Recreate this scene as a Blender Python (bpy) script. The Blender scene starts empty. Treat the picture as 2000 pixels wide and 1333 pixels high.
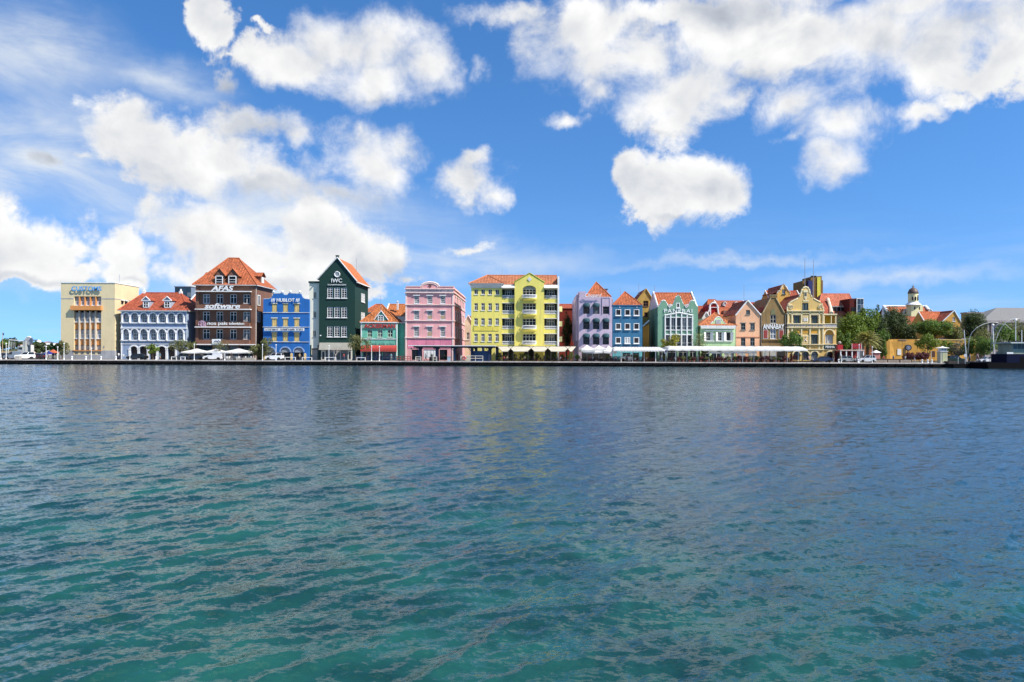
import bpy, bmesh, math, random
import numpy as np
from mathutils import Vector, Matrix
from mathutils.geometry import tessellate_polygon

# ---------------------------------------------------------------- scene, camera
S = bpy.context.scene
COL = S.collection
R = math.radians
F = 1400.0            # focal length in pixels of the 2000 px wide photograph
VPX, YH = 1040.0, 690.0
ROLL = 0.0039
CAMH = 2.9
QUAY_Y = 160.0        # distance from the camera to the quay edge
G = 1.0               # level of the quay and the streets behind it

cam = bpy.data.cameras.new('camera')
cam.sensor_width = 36.0
cam.lens = 36.0 * F / 2000.0
cam.shift_x = (1000.0 - VPX) / 2000.0
cam.shift_y = (YH - 666.5) / 2000.0
cam.clip_start = 0.1
cam.clip_end = 20000
camo = bpy.data.objects.new('camera', cam)
COL.objects.link(camo)
camo.location = (0, 0, CAMH)
camo.rotation_euler = (Matrix.Rotation(R(90), 3, 'X') @ Matrix.Rotation(ROLL, 3, 'Z')).to_euler()
S.camera = camo

S.view_settings.view_transform = 'Standard'
S.view_settings.look = 'None'
S.view_settings.gamma = 1.0
S.view_settings.exposure = 0.62
S.cycles.use_denoising = True
S.cycles.use_adaptive_sampling = True
S.cycles.adaptive_threshold = 0.015
S.cycles.max_bounces = 6
S.cycles.diffuse_bounces = 2
S.cycles.glossy_bounces = 3
S.cycles.transmission_bounces = 2
S.cycles.transparent_max_bounces = 6
S.cycles.sample_clamp_indirect = 6.0
S.cycles.sample_clamp_direct = 12.0
S.cycles.caustics_reflective = False
S.cycles.caustics_refractive = False
S.render.film_transparent = False

# ---------------------------------------------------------------- sun
SUN = Vector((0.61, -0.30, 0.74)).normalized()      # towards the sun
sl = bpy.data.lights.new('sun', 'SUN')
sl.energy = 5.0
sl.angle = R(0.53)
sl.color = (1.0, 0.95, 0.87)
so = bpy.data.objects.new('sun', sl)
COL.objects.link(so)
so.rotation_euler = SUN.to_track_quat('Z', 'Y').to_euler()
so.location = (60, -60, 120)

# ---------------------------------------------------------------- sky with clouds
W = bpy.data.worlds.new('World')
S.world = W
W.use_nodes = True
wt = W.node_tree
for n in list(wt.nodes):
    wt.nodes.remove(n)


class NT:
    """small wrapper that writes node expressions"""
    def __init__(self, tree):
        self.t = tree
        self.links = tree.links

    def new(self, kind, **kw):
        n = self.t.nodes.new(kind)
        for k, v in kw.items():
            setattr(n, k, v)
        return n

    def put(self, sock, v):
        if v is None:
            return
        if isinstance(v, bpy.types.NodeSocket):
            self.links.new(v, sock)
        elif isinstance(v, (tuple, list)) and len(v) == 3 and sock.type == 'RGBA':
            sock.default_value = (v[0], v[1], v[2], 1)
        else:
            sock.default_value = v

    def math(self, op, a, b=None, c=None, clamp=False):
        n = self.new('ShaderNodeMath', operation=op, use_clamp=clamp)
        for i, v in enumerate((a, b, c)):
            self.put(n.inputs[i], v)
        return n.outputs[0]

    def vec(self, op, a, b=None, c=None, out=0):
        n = self.new('ShaderNodeVectorMath', operation=op)
        for i, v in enumerate((a, b, c)):
            if v is not None:
                self.put(n.inputs[i], v)
        return n.outputs['Value'] if op in ('LENGTH', 'DOT_PRODUCT', 'DISTANCE') else n.outputs[0]

    def noise(self, vec, scale, detail=4, rough=0.5, dist=0.0, lac=2.0, color=False, dims='3D'):
        n = self.new('ShaderNodeTexNoise', noise_dimensions=dims)
        self.put(n.inputs['Vector'], vec)
        self.put(n.inputs['Scale'], scale)
        self.put(n.inputs['Detail'], detail)
        self.put(n.inputs['Roughness'], rough)
        self.put(n.inputs['Lacunarity'], lac)
        self.put(n.inputs['Distortion'], dist)
        return n.outputs['Color' if color else 'Fac']

    def step(self, v, a, b, lo=0.0, hi=1.0, smooth=True):
        n = self.new('ShaderNodeMapRange', interpolation_type='SMOOTHSTEP' if smooth else 'LINEAR')
        self.put(n.inputs[0], v)
        for i, x in enumerate((a, b, lo, hi)):
            self.put(n.inputs[1 + i], x)
        return n.outputs[0]

    def mix(self, f, a, b, blend='MIX'):
        n = self.new('ShaderNodeMix', data_type='RGBA', blend_type=blend)
        self.put(n.inputs[0], f)
        self.put(n.inputs[6], a)
        self.put(n.inputs[7], b)
        return n.outputs[2]


def px_angles(px, py):
    """direction of a photograph pixel as azimuth and elevation"""
    py = py - ROLL * (px - 1000)
    x, z = (px - VPX) / F, (YH - py) / F
    return math.atan2(x, 1.0), math.asin(z / math.sqrt(1 + x * x + z * z)), x, z


N = NT(wt)
tc = N.new('ShaderNodeTexCoord')
D = N.vec('NORMALIZE', tc.outputs['Generated'])
sx_ = N.new('ShaderNodeSeparateXYZ')
N.put(sx_.inputs[0], D)
AZ = N.math('ARCTAN2', sx_.outputs[0], sx_.outputs[1])
EL = N.math('ARCSINE', sx_.outputs[2])
cx_ = N.new('ShaderNodeCombineXYZ')
N.put(cx_.inputs[0], AZ)
N.put(cx_.inputs[1], EL)
Q0 = cx_.outputs[0]
# break the cloud outlines up: warp the angles by two sizes of noise
w1 = N.vec('SUBTRACT', N.noise(D, 7.0, 3, 0.55, color=True), (0.5, 0.5, 0.5))
w2 = N.vec('SUBTRACT', N.noise(D, 26.0, 4, 0.6, color=True), (0.5, 0.5, 0.5))
Q = N.vec('MULTIPLY_ADD', w1, (0.085, 0.06, 0), Q0)
Q = N.vec('MULTIPLY_ADD', w2, (0.046, 0.038, 0), Q)
zero = N.vec('MULTIPLY', Q, (1, 1, 0))
Q = zero


def blob_field(blobs, k=0.12):
    acc = None
    for (px, py, rx, ry, w) in blobs:
        az, el, x, z = px_angles(px, py)
        sa = 1 / (F * (1 + x * x))
        se = 1 / (F * math.sqrt(1 + x * x) * (1 + z * z / (1 + x * x)))
        ix, iy = 1 / (rx * 1.06 * sa), 1 / (ry * 1.06 * se)
        v = N.vec('MULTIPLY_ADD', Q, (ix, iy, 0), (-az * ix, -el * iy, 0))
        v = N.math('SUBTRACT', w, N.vec('LENGTH', v))
        acc = v if acc is None else N.math('SMOOTH_MAX', acc, v, k)
    return acc


CLOUDS = [
    # the cumulus above the green gabled house
    (560, 118, 120, 62, 1), (655, 85, 120, 72, 1), (745, 95, 120, 92, 1), (815, 135, 85, 80, 1), (720, 165, 130, 58, 1),
    (425, 38, 58, 58, .9), (505, 48, 42, 20, .6), (455, 110, 70, 30, .4), (455, 165, 66, 50, .5),
    (935, 125, 56, 66, .42), (915, 50, 35, 50, .2), (840, 208, 90, 30, .22),
    # the long bank over the brown and blue houses
    (250, 262, 95, 66, 1), (335, 280, 130, 78, 1), (440, 318, 150, 78, 1), (530, 352, 130, 60, 1), (500, 240, 150, 48, .8),
    (575, 265, 85, 48, .7), (725, 322, 112, 80, 1), (650, 375, 130, 40, .9), (770, 345, 75, 65, .8), (690, 262, 45, 45, .6),
    (85, 312, 80, 34, .55), (170, 300, 70, 30, .5),
    (915, 365, 85, 58, .9), (960, 388, 55, 40, .8), (930, 322, 45, 32, .8),
    # low banks on the left
    (20, 470, 110, 75, 1), (110, 492, 95, 70, 1), (160, 528, 70, 36, .8), (0, 425, 50, 45, .9), (30, 536, 150, 28, .7),
    (250, 512, 72, 66, 1), (250, 548, 90, 36, .9),
    (400, 450, 100, 76, 1), (440, 500, 130, 90, 1), (610, 432, 110, 56, 1), (660, 480, 130, 72, 1), (725, 505, 85, 66, .9),
    (560, 540, 240, 44, .72), (390, 545, 160, 40, .75), (640, 562, 190, 36, .7),
    (900, 488, 150, 26, .22), (980, 512, 130, 26, .22), (810, 540, 100, 30, .35),
    # the great cloud at the upper right
    (1140, 60, 130, 105, 1), (1260, 100, 190, 130, 1), (1300, 195, 150, 88, 1), (1170, 180, 80, 60, .8), (1400, 50, 230, 110, 1),
    (1560, 75, 220, 80, 1), (1700, 80, 230, 110, 1), (1850, 75, 220, 120, 1), (1970, 110, 110, 95, 1), (1045, 22, 60, 40, .7),
    (1545, 205, 120, 70, .8), (1640, 250, 120, 55, .8), (1625, 318, 75, 52, .9), (1550, 270, 100, 30, .5), (1810, 225, 100, 34, .7),
    (1880, 195, 90, 34, .7), (1420, 200, 90, 60, .6), (1330, 20, 500, 40, 1), (1800, 10, 400, 50, 1),
    # the single cloud over the mint green house
    (1295, 385, 100, 66, 1), (1385, 372, 85, 66, .95), (1225, 350, 54, 50, .9), (1255, 372, 66, 52, 1), (1300, 418, 75, 38, .9),
    (1090, 236, 58, 24, .8),
]
M = blob_field(CLOUDS)
# away from the view the same kind of broken cumulus goes on
gen = N.noise(N.vec('MULTIPLY', D, (1, 1, 1.7)), 3.1, 3, 0.5)
gen = N.step(gen, 0.50, 0.72, -0.5, 0.9, smooth=False)
away = N.math('MAXIMUM', N.step(N.math('ABSOLUTE', AZ), 0.70, 0.85), N.step(EL, 0.50, 0.62))
up = N.step(EL, -0.02, 0.05)
M = N.math('MAXIMUM', M, N.math('MULTIPLY_ADD', away, 1.5, N.math('SUBTRACT', gen, 1.5)))

fb = N.noise(D, 11.0, 12, 0.63, 0.25)
fa = N.noise(D, 10.0, 6, 0.52, 0.3)
D2 = N.vec('ADD', D, (0.016, -0.004, 0.026))
fa2 = N.noise(D2, 10.0, 6, 0.52, 0.3)
dens = N.math('ADD', M, N.math('MULTIPLY_ADD', fb, 2.1, -1.05))
soft = N.noise(D, 4.0, 3, 0.55)
wid = N.math('MULTIPLY', N.step(soft, 0.37, 0.63, 0.26, 0.95), N.step(EL, 0.06, 0.26, 0.55, 1.0))
alpha = N.step(dens, -0.05, wid)
# thin veils of high cloud, mostly on the left and low down
VEILS = [(120, 330, 330, 130, 1), (480, 440, 420, 90, 1), (60, 110, 240, 120, .8), (330, 160, 200, 70, .55), (900, 505, 300, 46, .8), (1450, 512, 500, 22, .5), (1750, 545, 420, 34, .5), (300, 540, 500, 60, .9)]
vf = N.step(blob_field(VEILS, 0.3), -0.45, 0.95)
DV = N.vec('MULTIPLY', D, (2.2, 2.2, 7.0))
streak = N.step(N.noise(DV, 1.8, 8, 0.60, 0.8), 0.30, 0.72)
veil = N.math('MULTIPLY', vf, N.math('MULTIPLY_ADD', streak, 0.84, 0.22))
gv = N.math('MULTIPLY', N.math('MULTIPLY', away, streak), 0.22)
low = N.math('MULTIPLY', N.step(EL, 0.22, 0.02), N.step(N.noise(N.vec('MULTIPLY', D, (3, 3, 22)), 1.3, 5, .55), .42, .72, 0.05, .34))
veil = N.math('MAXIMUM', N.math('MAXIMUM', veil, low), gv)

# light and shade in the clouds: billows turned to the sun are white, bases grey
SHADE = [
    (440, 175, 80, 75, 1), (720, 200, 160, 30, .5), (500, 250, 150, 45, .8), (560, 372, 220, 34, 1), (700, 388, 140, 26, .9), (110, 312, 110, 40, 1.2),
    (60, 546, 200, 24, .7), (270, 556, 100, 20, .5), (560, 556, 260, 30, .7), (440, 566, 200, 22, .7), (590, 480, 70, 40, .35), (820, 530, 120, 36, .9),
    (1400, 20, 180, 60, .8), (1760, 110, 150, 60, .8), (1450, 150, 90, 50, .6), (1300, 262, 160, 22, .5), (1900, 40, 200, 50, .5), (1320, 440, 120, 18, .6),
    (1250, 50, 120, 50, .5), (900, 400, 120, 20, .5),
]
base = blob_field(SHADE, 0.1)
base = N.step(base, -0.1, 0.75)
relief = N.math('MULTIPLY_ADD', N.math('SUBTRACT', fa, fa2), 0.80, N.math('MULTIPLY_ADD', soft, 0.40, -0.20))
thick = N.step(dens, 0.15, 1.1)
lum = N.math('ADD', 0.94, relief)
lum = N.math('SUBTRACT', lum, N.math('MULTIPLY', base, 0.21))
lum = N.math('SUBTRACT', lum, N.math('MULTIPLY', thick, 0.07))
lum = N.math('MINIMUM', N.math('MAXIMUM', lum, 0.52), 1.03)
CL = 0.66
warm = N.mix(N.step(lum, 0.55, 0.95), (0.87, 0.935, 1.05), (1.0, 1.0, 0.995))
ccol = N.vec('SCALE', warm)
ccol.node.inputs['Scale'].default_value = CL
N.links.new(N.math('MULTIPLY', lum, CL), ccol.node.inputs['Scale'])

sky = N.new('ShaderNodeTexSky', sky_type='NISHITA')
sky.sun_disc = False
sky.sun_elevation = math.asin(SUN.z)
sky.sun_rotation = math.atan2(SUN.x, SUN.y)
sky.altitude = 0
sky.air_density = 1.0
sky.dust_density = 0.1
sky.ozone_density = 3.0
svec = N.vec('MAXIMUM', N.vec('MULTIPLY_ADD', D, (1, 1, 0.95), (0, 0, 0.165)), (-9, -9, 0.15))
N.put(sky.inputs[0], svec)
hs = N.new('ShaderNodeHueSaturation')
hs.inputs['Saturation'].default_value = 1.22
hs.inputs['Value'].default_value = 1.0
N.put(hs.inputs['Color'], sky.outputs[0])
SKY = 0.12
skyc = N.vec('MULTIPLY', hs.outputs[0], (SKY * 0.94, SKY * 1.04, SKY * 1.13))
c = N.mix(veil, skyc, (0.53, 0.565, 0.60))
alpha = N.math('MULTIPLY', N.math('MULTIPLY', alpha, up), 0.985)
c = N.mix(alpha, c, ccol)
bg = N.new('ShaderNodeBackground')
N.put(bg.inputs[0], c)
bg.inputs[1].default_value = 1.0
wo = N.new('ShaderNodeOutputWorld')
N.links.new(bg.outputs[0], wo.inputs[0])
W.cycles.sampling_method = 'MANUAL'
W.cycles.sample_map_resolution = 512

# ---------------------------------------------------------------- materials
MATS = {}


def lin(c):
    return tuple(((v / 255) / 12.92 if v <= 10 else (((v / 255) + 0.055) / 1.055) ** 2.4) for v in c)


def alb(c, k=1.12):
    """base colour of a wall that reads as sRGB colour c in the photograph when sunlit from the front"""
    return tuple(min(0.8, max(0.006, v / (k * t))) for v, t in zip(lin(c), (0.86, 0.94, 1.12)))


def new_mat(name):
    m = bpy.data.materials.new(name)
    m.use_nodes = True
    t = m.node_tree
    b = t.nodes['Principled BSDF']
    return m, NT(t), b


def plain(name, col, rough=0.6, metal=0.0, var=0.10, scale=1.5, spec=0.4, emit=None):
    if name in MATS:
        return MATS[name]
    m, n, b = new_mat(name)
    tc = n.new('ShaderNodeTexCoord')
    f = n.noise(tc.outputs['Object'], scale, 4, 0.6)
    k = n.step(f, 0.25, 0.75, 1 - var, 1 + var, smooth=False)
    v = n.vec('SCALE', tuple(col))
    n.links.new(k, v.node.inputs['Scale'])
    n.put(b.inputs['Base Color'], v)
    b.inputs['Roughness'].default_value = rough
    b.inputs['Metallic'].default_value = metal
    b.inputs['Specular IOR Level'].default_value = spec
    if emit:
        b.inputs['Emission Color'].default_value = (*emit, 1)
        b.inputs['Emission Strength'].default_value = 1
    MATS[name] = m
    return m


def plaster(name, col, dirt=0.22, rough=0.82, grain=0.25):
    """painted render: blotches, rain streaks and a fine rough grain"""
    if name in MATS:
        return MATS[name]
    m, n, b = new_mat(name)
    tc = n.new('ShaderNodeTexCoord')
    o = tc.outputs['Object']
    dirt = min(.5, dirt * 2.0)
    big = n.noise(o, 0.35, 4, 0.6)
    st = n.noise(n.vec('MULTIPLY', o, (3.2, 3.2, 0.16)), 1.0, 5, 0.65)
    fine = n.noise(o, 5.0, 4, 0.6)
    k = n.step(big, 0.3, 0.7, 1 - dirt * 0.55, 1 + dirt * 0.25, smooth=False)
    k = n.math('MULTIPLY', k, n.step(st, 0.50, 0.75, 1.0, 1 - dirt, smooth=True))
    k = n.math('MULTIPLY', k, n.step(fine, 0.3, 0.7, 0.95, 1.04, smooth=False))
    v = n.vec('SCALE', tuple(col))
    n.links.new(k, v.node.inputs['Scale'])
    grey = n.mix(n.step(st, 0.58, 0.80, 0, dirt * 0.8), v, (0.25, 0.23, 0.20))
    n.put(b.inputs['Base Color'], grey)
    b.inputs['Roughness'].default_value = rough
    b.inputs['Specular IOR Level'].default_value = 0.25
    bp = n.new('ShaderNodeBump')
    bp.inputs['Strength'].default_value = grain
    bp.inputs['Distance'].default_value = 0.03
    n.put(bp.inputs['Height'], fine)
    n.put(b.inputs['Normal'], bp.outputs[0])
    MATS[name] = m
    return m


def brickwork(name, col, mortar, k=1.0):
    if name in MATS:
        return MATS[name]
    m, n, b = new_mat(name)
    tc = n.new('ShaderNodeTexCoord')
    sp = n.new('ShaderNodeSeparateXYZ')
    n.put(sp.inputs[0], tc.outputs['Object'])
    cb = n.new('ShaderNodeCombineXYZ')
    n.put(cb.inputs[0], n.math('ADD', sp.outputs[0], sp.outputs[1]))
    n.put(cb.inputs[1], sp.outputs[2])
    t = n.new('ShaderNodeTexBrick')
    n.put(t.inputs['Vector'], cb.outputs[0])
    t.inputs['Color1'].default_value = (*[c * 0.85 for c in col], 1)
    t.inputs['Color2'].default_value = (*[c * 1.15 for c in col], 1)
    t.inputs['Mortar'].default_value = (*mortar, 1)
    t.inputs['Scale'].default_value = 1
    t.inputs['Brick Width'].default_value = 0.24
    t.inputs['Row Height'].default_value = 0.08
    t.inputs['Mortar Size'].default_value = 0.008
    big = n.noise(tc.outputs['Object'], 0.5, 5, 0.6)
    v = n.vec('SCALE', t.outputs['Color'])
    n.links.new(n.step(big, 0.3, 0.7, 0.75, 1.2, smooth=False), v.node.inputs['Scale'])
    n.put(b.inputs['Base Color'], v)
    b.inputs['Roughness'].default_value = 0.85
    MATS[name] = m
    return m


def tiles(name, col, weather=0.35):
    """clay pantiles: rolls run up the slope, courses across it"""
    if name in MATS:
        return MATS[name]
    m, n, b = new_mat(name)
    uv = n.new('ShaderNodeUVMap')
    sp = n.new('ShaderNodeSeparateXYZ')
    n.put(sp.inputs[0], uv.outputs[0])
    u, vv = sp.outputs[0], sp.outputs[1]
    roll = n.math('SINE', n.math('MULTIPLY', u, 2 * math.pi / 0.34))
    course = n.math('FRACT', n.math('MULTIPLY', vv, 1 / 0.40))
    h = n.math('MULTIPLY_ADD', roll, 0.5, n.math('MULTIPLY', course, -0.6))
    cell = n.new('ShaderNodeCombineXYZ')
    n.put(cell.inputs[0], n.math('FLOOR', n.math('MULTIPLY', u, 1 / 0.34)))
    n.put(cell.inputs[1], n.math('FLOOR', n.math('MULTIPLY', vv, 1 / 0.40)))
    wn = n.new('ShaderNodeTexWhiteNoise', noise_dimensions='2D')
    n.put(wn.inputs['Vector'], cell.outputs[0])
    big = n.noise(uv.outputs[0], 0.5, 5, 0.65)
    k = n.step(wn.outputs['Value'], 0, 1, 0.66, 1.22, smooth=False)
    k = n.math('MULTIPLY', k, n.step(big, 0.3, 0.7, 1 - weather * 0.6, 1.12, smooth=False))
    k = n.math('MULTIPLY', k, n.math('MULTIPLY_ADD', n.math('SINE', n.math('MULTIPLY', u, 2 * math.pi / 0.68)), 0.13, 0.94))  # broad stripes up the slope: valley shade put into the colour
    v = n.vec('SCALE', tuple(col))
    n.links.new(k, v.node.inputs['Scale'])
    blot = n.noise(uv.outputs[0], 1.4, 5, 0.7)
    c = n.mix(n.step(blot, 0.50, 0.74, 0, weather), v, (0.24, 0.16, 0.11))
    n.put(b.inputs['Base Color'], c)
    b.inputs['Roughness'].default_value = 0.8
    b.inputs['Specular IOR Level'].default_value = 0.25
    bp = n.new('ShaderNodeBump')
    bp.inputs['Strength'].default_value = 0.9
    bp.inputs['Distance'].default_value = 0.07
    n.put(bp.inputs['Height'], h)
    n.put(b.inputs['Normal'], bp.outputs[0])
    MATS[name] = m
    return m


def glass(name, col=(0.010, 0.012, 0.014), rough=0.06, blind=0.0):
    """window glass seen from outside in daylight: dark room, faint curtains, sky mirrored"""
    if name in MATS:
        return MATS[name]
    m, n, b = new_mat(name)
    tc = n.new('ShaderNodeTexCoord')
    oi = n.new('ShaderNodeObjectInfo')
    q = n.vec('MULTIPLY_ADD', tc.outputs['Object'], (2.2, 2.2, 0.5), oi.outputs['Location'])
    f = n.noise(q, 1.0, 3, 0.5)
    c = n.mix(n.step(f, 0.54, 0.72, 0, 0.16 + blind), col, (0.26, 0.27, 0.27))
    c = n.mix(n.step(oi.outputs['Random'], 0.82, 0.85, 0, 0.5), c, (0.16, 0.16, 0.155))
    rnd = n.math('MULTIPLY_ADD', oi.outputs['Random'], 0.9, 0.6)
    v = n.vec('SCALE', c)
    n.links.new(rnd, v.node.inputs['Scale'])
    n.put(b.inputs['Base Color'], v)
    b.inputs['Roughness'].default_value = rough
    b.inputs['Specular IOR Level'].default_value = 0.22
    MATS[name] = m
    return m


def leafmat(name, c1, c2):
    if name in MATS:
        return MATS[name]
    m, n, b = new_mat(name)
    geo = n.new('ShaderNodeNewGeometry')
    oi = n.new('ShaderNodeObjectInfo')
    tc = n.new('ShaderNodeTexCoord')
    f = n.noise(tc.outputs['Object'], 1.3, 4, 0.7)
    c = n.mix(n.step(n.math('MULTIPLY_ADD', geo.outputs['Random Per Island'], 0.5, f), 0.4, 1.05), c1, c2)
    n.put(b.inputs['Base Color'], c)
    b.inputs['Roughness'].default_value = 0.6
    b.inputs['Specular IOR Level'].default_value = 0.3
    tr = n.new('ShaderNodeBsdfTranslucent')
    n.put(tr.inputs[0], n.mix(0.5, c, (c2[0] * 1.5, c2[1] * 1.6, c2[2] * 0.8)))
    mx = n.new('ShaderNodeMixShader')
    mx.inputs[0].default_value = 0.32
    out = n.t.nodes['Material Output']
    n.links.new(b.outputs[0], mx.inputs[1])
    n.links.new(tr.outputs[0], mx.inputs[2])
    n.links.new(mx.outputs[0], out.inputs[0])
    MATS[name] = m
    return m


def fabric(name, col, trans=0.35):
    if name in MATS:
        return MATS[name]
    m, n, b = new_mat(name)
    tc = n.new('ShaderNodeTexCoord')
    f = n.noise(tc.outputs['Object'], 0.9, 5, 0.6)
    v = n.vec('SCALE', tuple(col))
    n.links.new(n.step(f, 0.3, 0.7, 0.86, 1.06, smooth=False), v.node.inputs['Scale'])
    n.put(b.inputs['Base Color'], v)
    b.inputs['Roughness'].default_value = 0.75
    b.inputs['Specular IOR Level'].default_value = 0.2
    tr = n.new('ShaderNodeBsdfTranslucent')
    n.put(tr.inputs[0], v)
    mx = n.new('ShaderNodeMixShader')
    mx.inputs[0].default_value = trans
    out = n.t.nodes['Material Output']
    n.links.new(b.outputs[0], mx.inputs[1])
    n.links.new(tr.outputs[0], mx.inputs[2])
    n.links.new(mx.outputs[0], out.inputs[0])
    MATS[name] = m
    return m


WHITE = plaster('white_paint', (0.78, 0.77, 0.74), dirt=0.12)
OFFWHITE = plaster('off_white_paint', (0.66, 0.65, 0.61), dirt=0.15)
CREAM = plaster('cream_paint', (0.70, 0.66, 0.55), dirt=0.15)
GREY = plaster('grey_render', (0.36, 0.36, 0.37), dirt=0.2)
CONC = plaster('concrete', (0.42, 0.40, 0.36), dirt=0.3)
GLASS = glass('window_glass')
GLASSB = glass('blue_glass', (0.03, 0.06, 0.09), 0.04)
CURTAIN = plain('curtain', (0.42, 0.43, 0.42), 0.8, var=0.25, scale=3)
BLIND = plain('blind', (0.38, 0.36, 0.33), 0.8, var=0.08)
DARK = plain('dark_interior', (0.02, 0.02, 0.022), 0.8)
BLACK = plain('black_metal', (0.02, 0.02, 0.022), 0.45)
NAVY = plain('navy_paint', (0.012, 0.025, 0.07), 0.45)
STEEL = plain('galvanised_steel', (0.45, 0.46, 0.47), 0.4, 0.6)
LAMPW = plain('white_enamel', (0.74, 0.74, 0.72), 0.4)
RED = plain('red_paint', (0.50, 0.025, 0.02), 0.5)
ORANGE_T = tiles('orange_tiles', (0.42, 0.115, 0.045), .5)
REDT = tiles('red_tiles', (0.37, 0.082, 0.040), .5)
PALET = tiles('pale_tiles', (0.46, 0.165, 0.075), 0.5)
BROWNT = tiles('old_tiles', (0.33, 0.105, 0.045), 0.6)
WOOD = plain('timber', (0.16, 0.09, 0.05), 0.7, var=0.25)


# ---------------------------------------------------------------- mesh building
class MB:
    def __init__(self):
        self.v, self.f, self.uv, self.mi = [], [], None, []

    def add(self, vs, fs, mi=0):
        o = len(self.v)
        self.v += [tuple(p) for p in vs]
        for q in fs:
            self.f.append(tuple(i + o for i in q))
            self.mi.append(mi)
        return self

    def box(self, x0, x1, y0, y1, z0, z1, mi=0):
        x0, x1 = min(x0, x1), max(x0, x1)
        y0, y1 = min(y0, y1), max(y0, y1)
        z0, z1 = min(z0, z1), max(z0, z1)
        return self.add([(x0, y0, z0), (x1, y0, z0), (x1, y1, z0), (x0, y1, z0), (x0, y0, z1), (x1, y0, z1), (x1, y1, z1), (x0, y1, z1)],
                        [(3, 2, 1, 0), (4, 5, 6, 7), (0, 1, 5, 4), (1, 2, 6, 5), (2, 3, 7, 6), (3, 0, 4, 7)], mi)

    def poly(self, pts, mi=0):
        return self.add(pts, [tuple(range(len(pts)))], mi)

    def prism(self, pts, y0, y1, mi=0):
        """outline in x,z (counter-clockwise seen from -y), pushed from y0 to y1"""
        n = len(pts)
        tri = tessellate_polygon([[Vector((p[0], p[1], 0)) for p in pts]])
        a = sum(pts[i][0] * pts[(i + 1) % n][1] - pts[(i + 1) % n][0] * pts[i][1] for i in range(n))
        if a < 0:
            pts = pts[::-1]
            tri = tessellate_polygon([[Vector((p[0], p[1], 0)) for p in pts]])
        vs = [(p[0], y0, p[1]) for p in pts] + [(p[0], y1, p[1]) for p in pts]
        fs = []
        for t in tri:
            p0, p1, p2 = (pts[i] for i in t)
            s = (p1[0] - p0[0]) * (p2[1] - p0[1]) - (p2[0] - p0[0]) * (p1[1] - p0[1])
            t = tuple(t) if s > 0 else tuple(t)[::-1]
            fs.append(t)
            fs.append(tuple(i + n for i in t[::-1]))
        for i in range(n):
            j = (i + 1) % n
            fs.append((j, i, i + n, j + n))
        return self.add(vs, fs, mi)

    def wall(self, outline, holes, y0, depth, reveal=0.3, mi=0):
        """a solid whose front has real openings with reveals"""
        loops = [outline] + holes
        flat = [p for l in loops for p in l]
        tri = tessellate_polygon([[Vector((p[0], p[1], 0)) for p in l] for l in loops])
        fs = []
        for t in tri:
            p0, p1, p2 = (flat[i] for i in t)
            s = (p1[0] - p0[0]) * (p2[1] - p0[1]) - (p2[0] - p0[0]) * (p1[1] - p0[1])
            if abs(s) < 1e-9:
                continue
            fs.append(tuple(t) if s > 0 else tuple(t)[::-1])
        self.add([(p[0], y0, p[1]) for p in flat], fs, mi)
        for h in holes:
            n = len(h)
            a = sum(h[i][0] * h[(i + 1) % n][1] - h[(i + 1) % n][0] * h[i][1] for i in range(n))
            h = h if a > 0 else h[::-1]
            vs = [(p[0], y0, p[1]) for p in h] + [(p[0], y0 + reveal, p[1]) for p in h]
            self.add(vs, [(i, (i + 1) % n, (i + 1) % n + n, i + n) for i in range(n)], mi)
        o = outline
        n = len(o)
        a = sum(o[i][0] * o[(i + 1) % n][1] - o[(i + 1) % n][0] * o[i][1] for i in range(n))
        o = o if a > 0 else o[::-1]
        vs = [(p[0], y0, p[1]) for p in o] + [(p[0], y0 + depth, p[1]) for p in o]
        fs = [((i + 1) % n, i, i + n, (i + 1) % n + n) for i in range(n)]
        self.add(vs, fs, mi)
        # closed back
        t2 = tessellate_polygon([[Vector((p[0], p[1], 0)) for p in o]])
        fb = []
        for t in t2:
            p0, p1, p2 = (o[i] for i in t)
            s = (p1[0] - p0[0]) * (p2[1] - p0[1]) - (p2[0] - p0[0]) * (p1[1] - p0[1])
            fb.append(tuple(t)[::-1] if s > 0 else tuple(t))
        self.add([(p[0], y0 + depth, p[1]) for p in o], fb, mi)
        return self

    def tube(self, pts, r, n=8, mi=0, r1=None, cap=True):
        pts = [Vector(p) for p in pts]
        m = len(pts)
        rs = r if isinstance(r, (list, tuple)) else [r + (0 if r1 is None else (r1 - r) * i / max(1, m - 1)) for i in range(m)]
        vs, fs = [], []
        for i, p in enumerate(pts):
            d = (pts[min(i + 1, m - 1)] - pts[max(i - 1, 0)])
            d = d.normalized() if d.length > 1e-9 else Vector((0, 0, 1))
            a = d.orthogonal().normalized() if abs(d.z) < 0.9 else Vector((1, 0, 0))
            a = (a - d * a.dot(d)).normalized()
            b = d.cross(a)
            for k in range(n):
                t = 2 * math.pi * k / n
                vs.append(p + (a * math.cos(t) + b * math.sin(t)) * rs[i])
        for i in range(m - 1):
            for k in range(n):
                j = (k + 1) % n
                fs.append((i * n + k, i * n + j, (i + 1) * n + j, (i + 1) * n + k))
        if cap:
            fs.append(tuple(range(n))[::-1])
            fs.append(tuple((m - 1) * n + k for k in range(n)))
        return self.add(vs, fs, mi)

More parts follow.
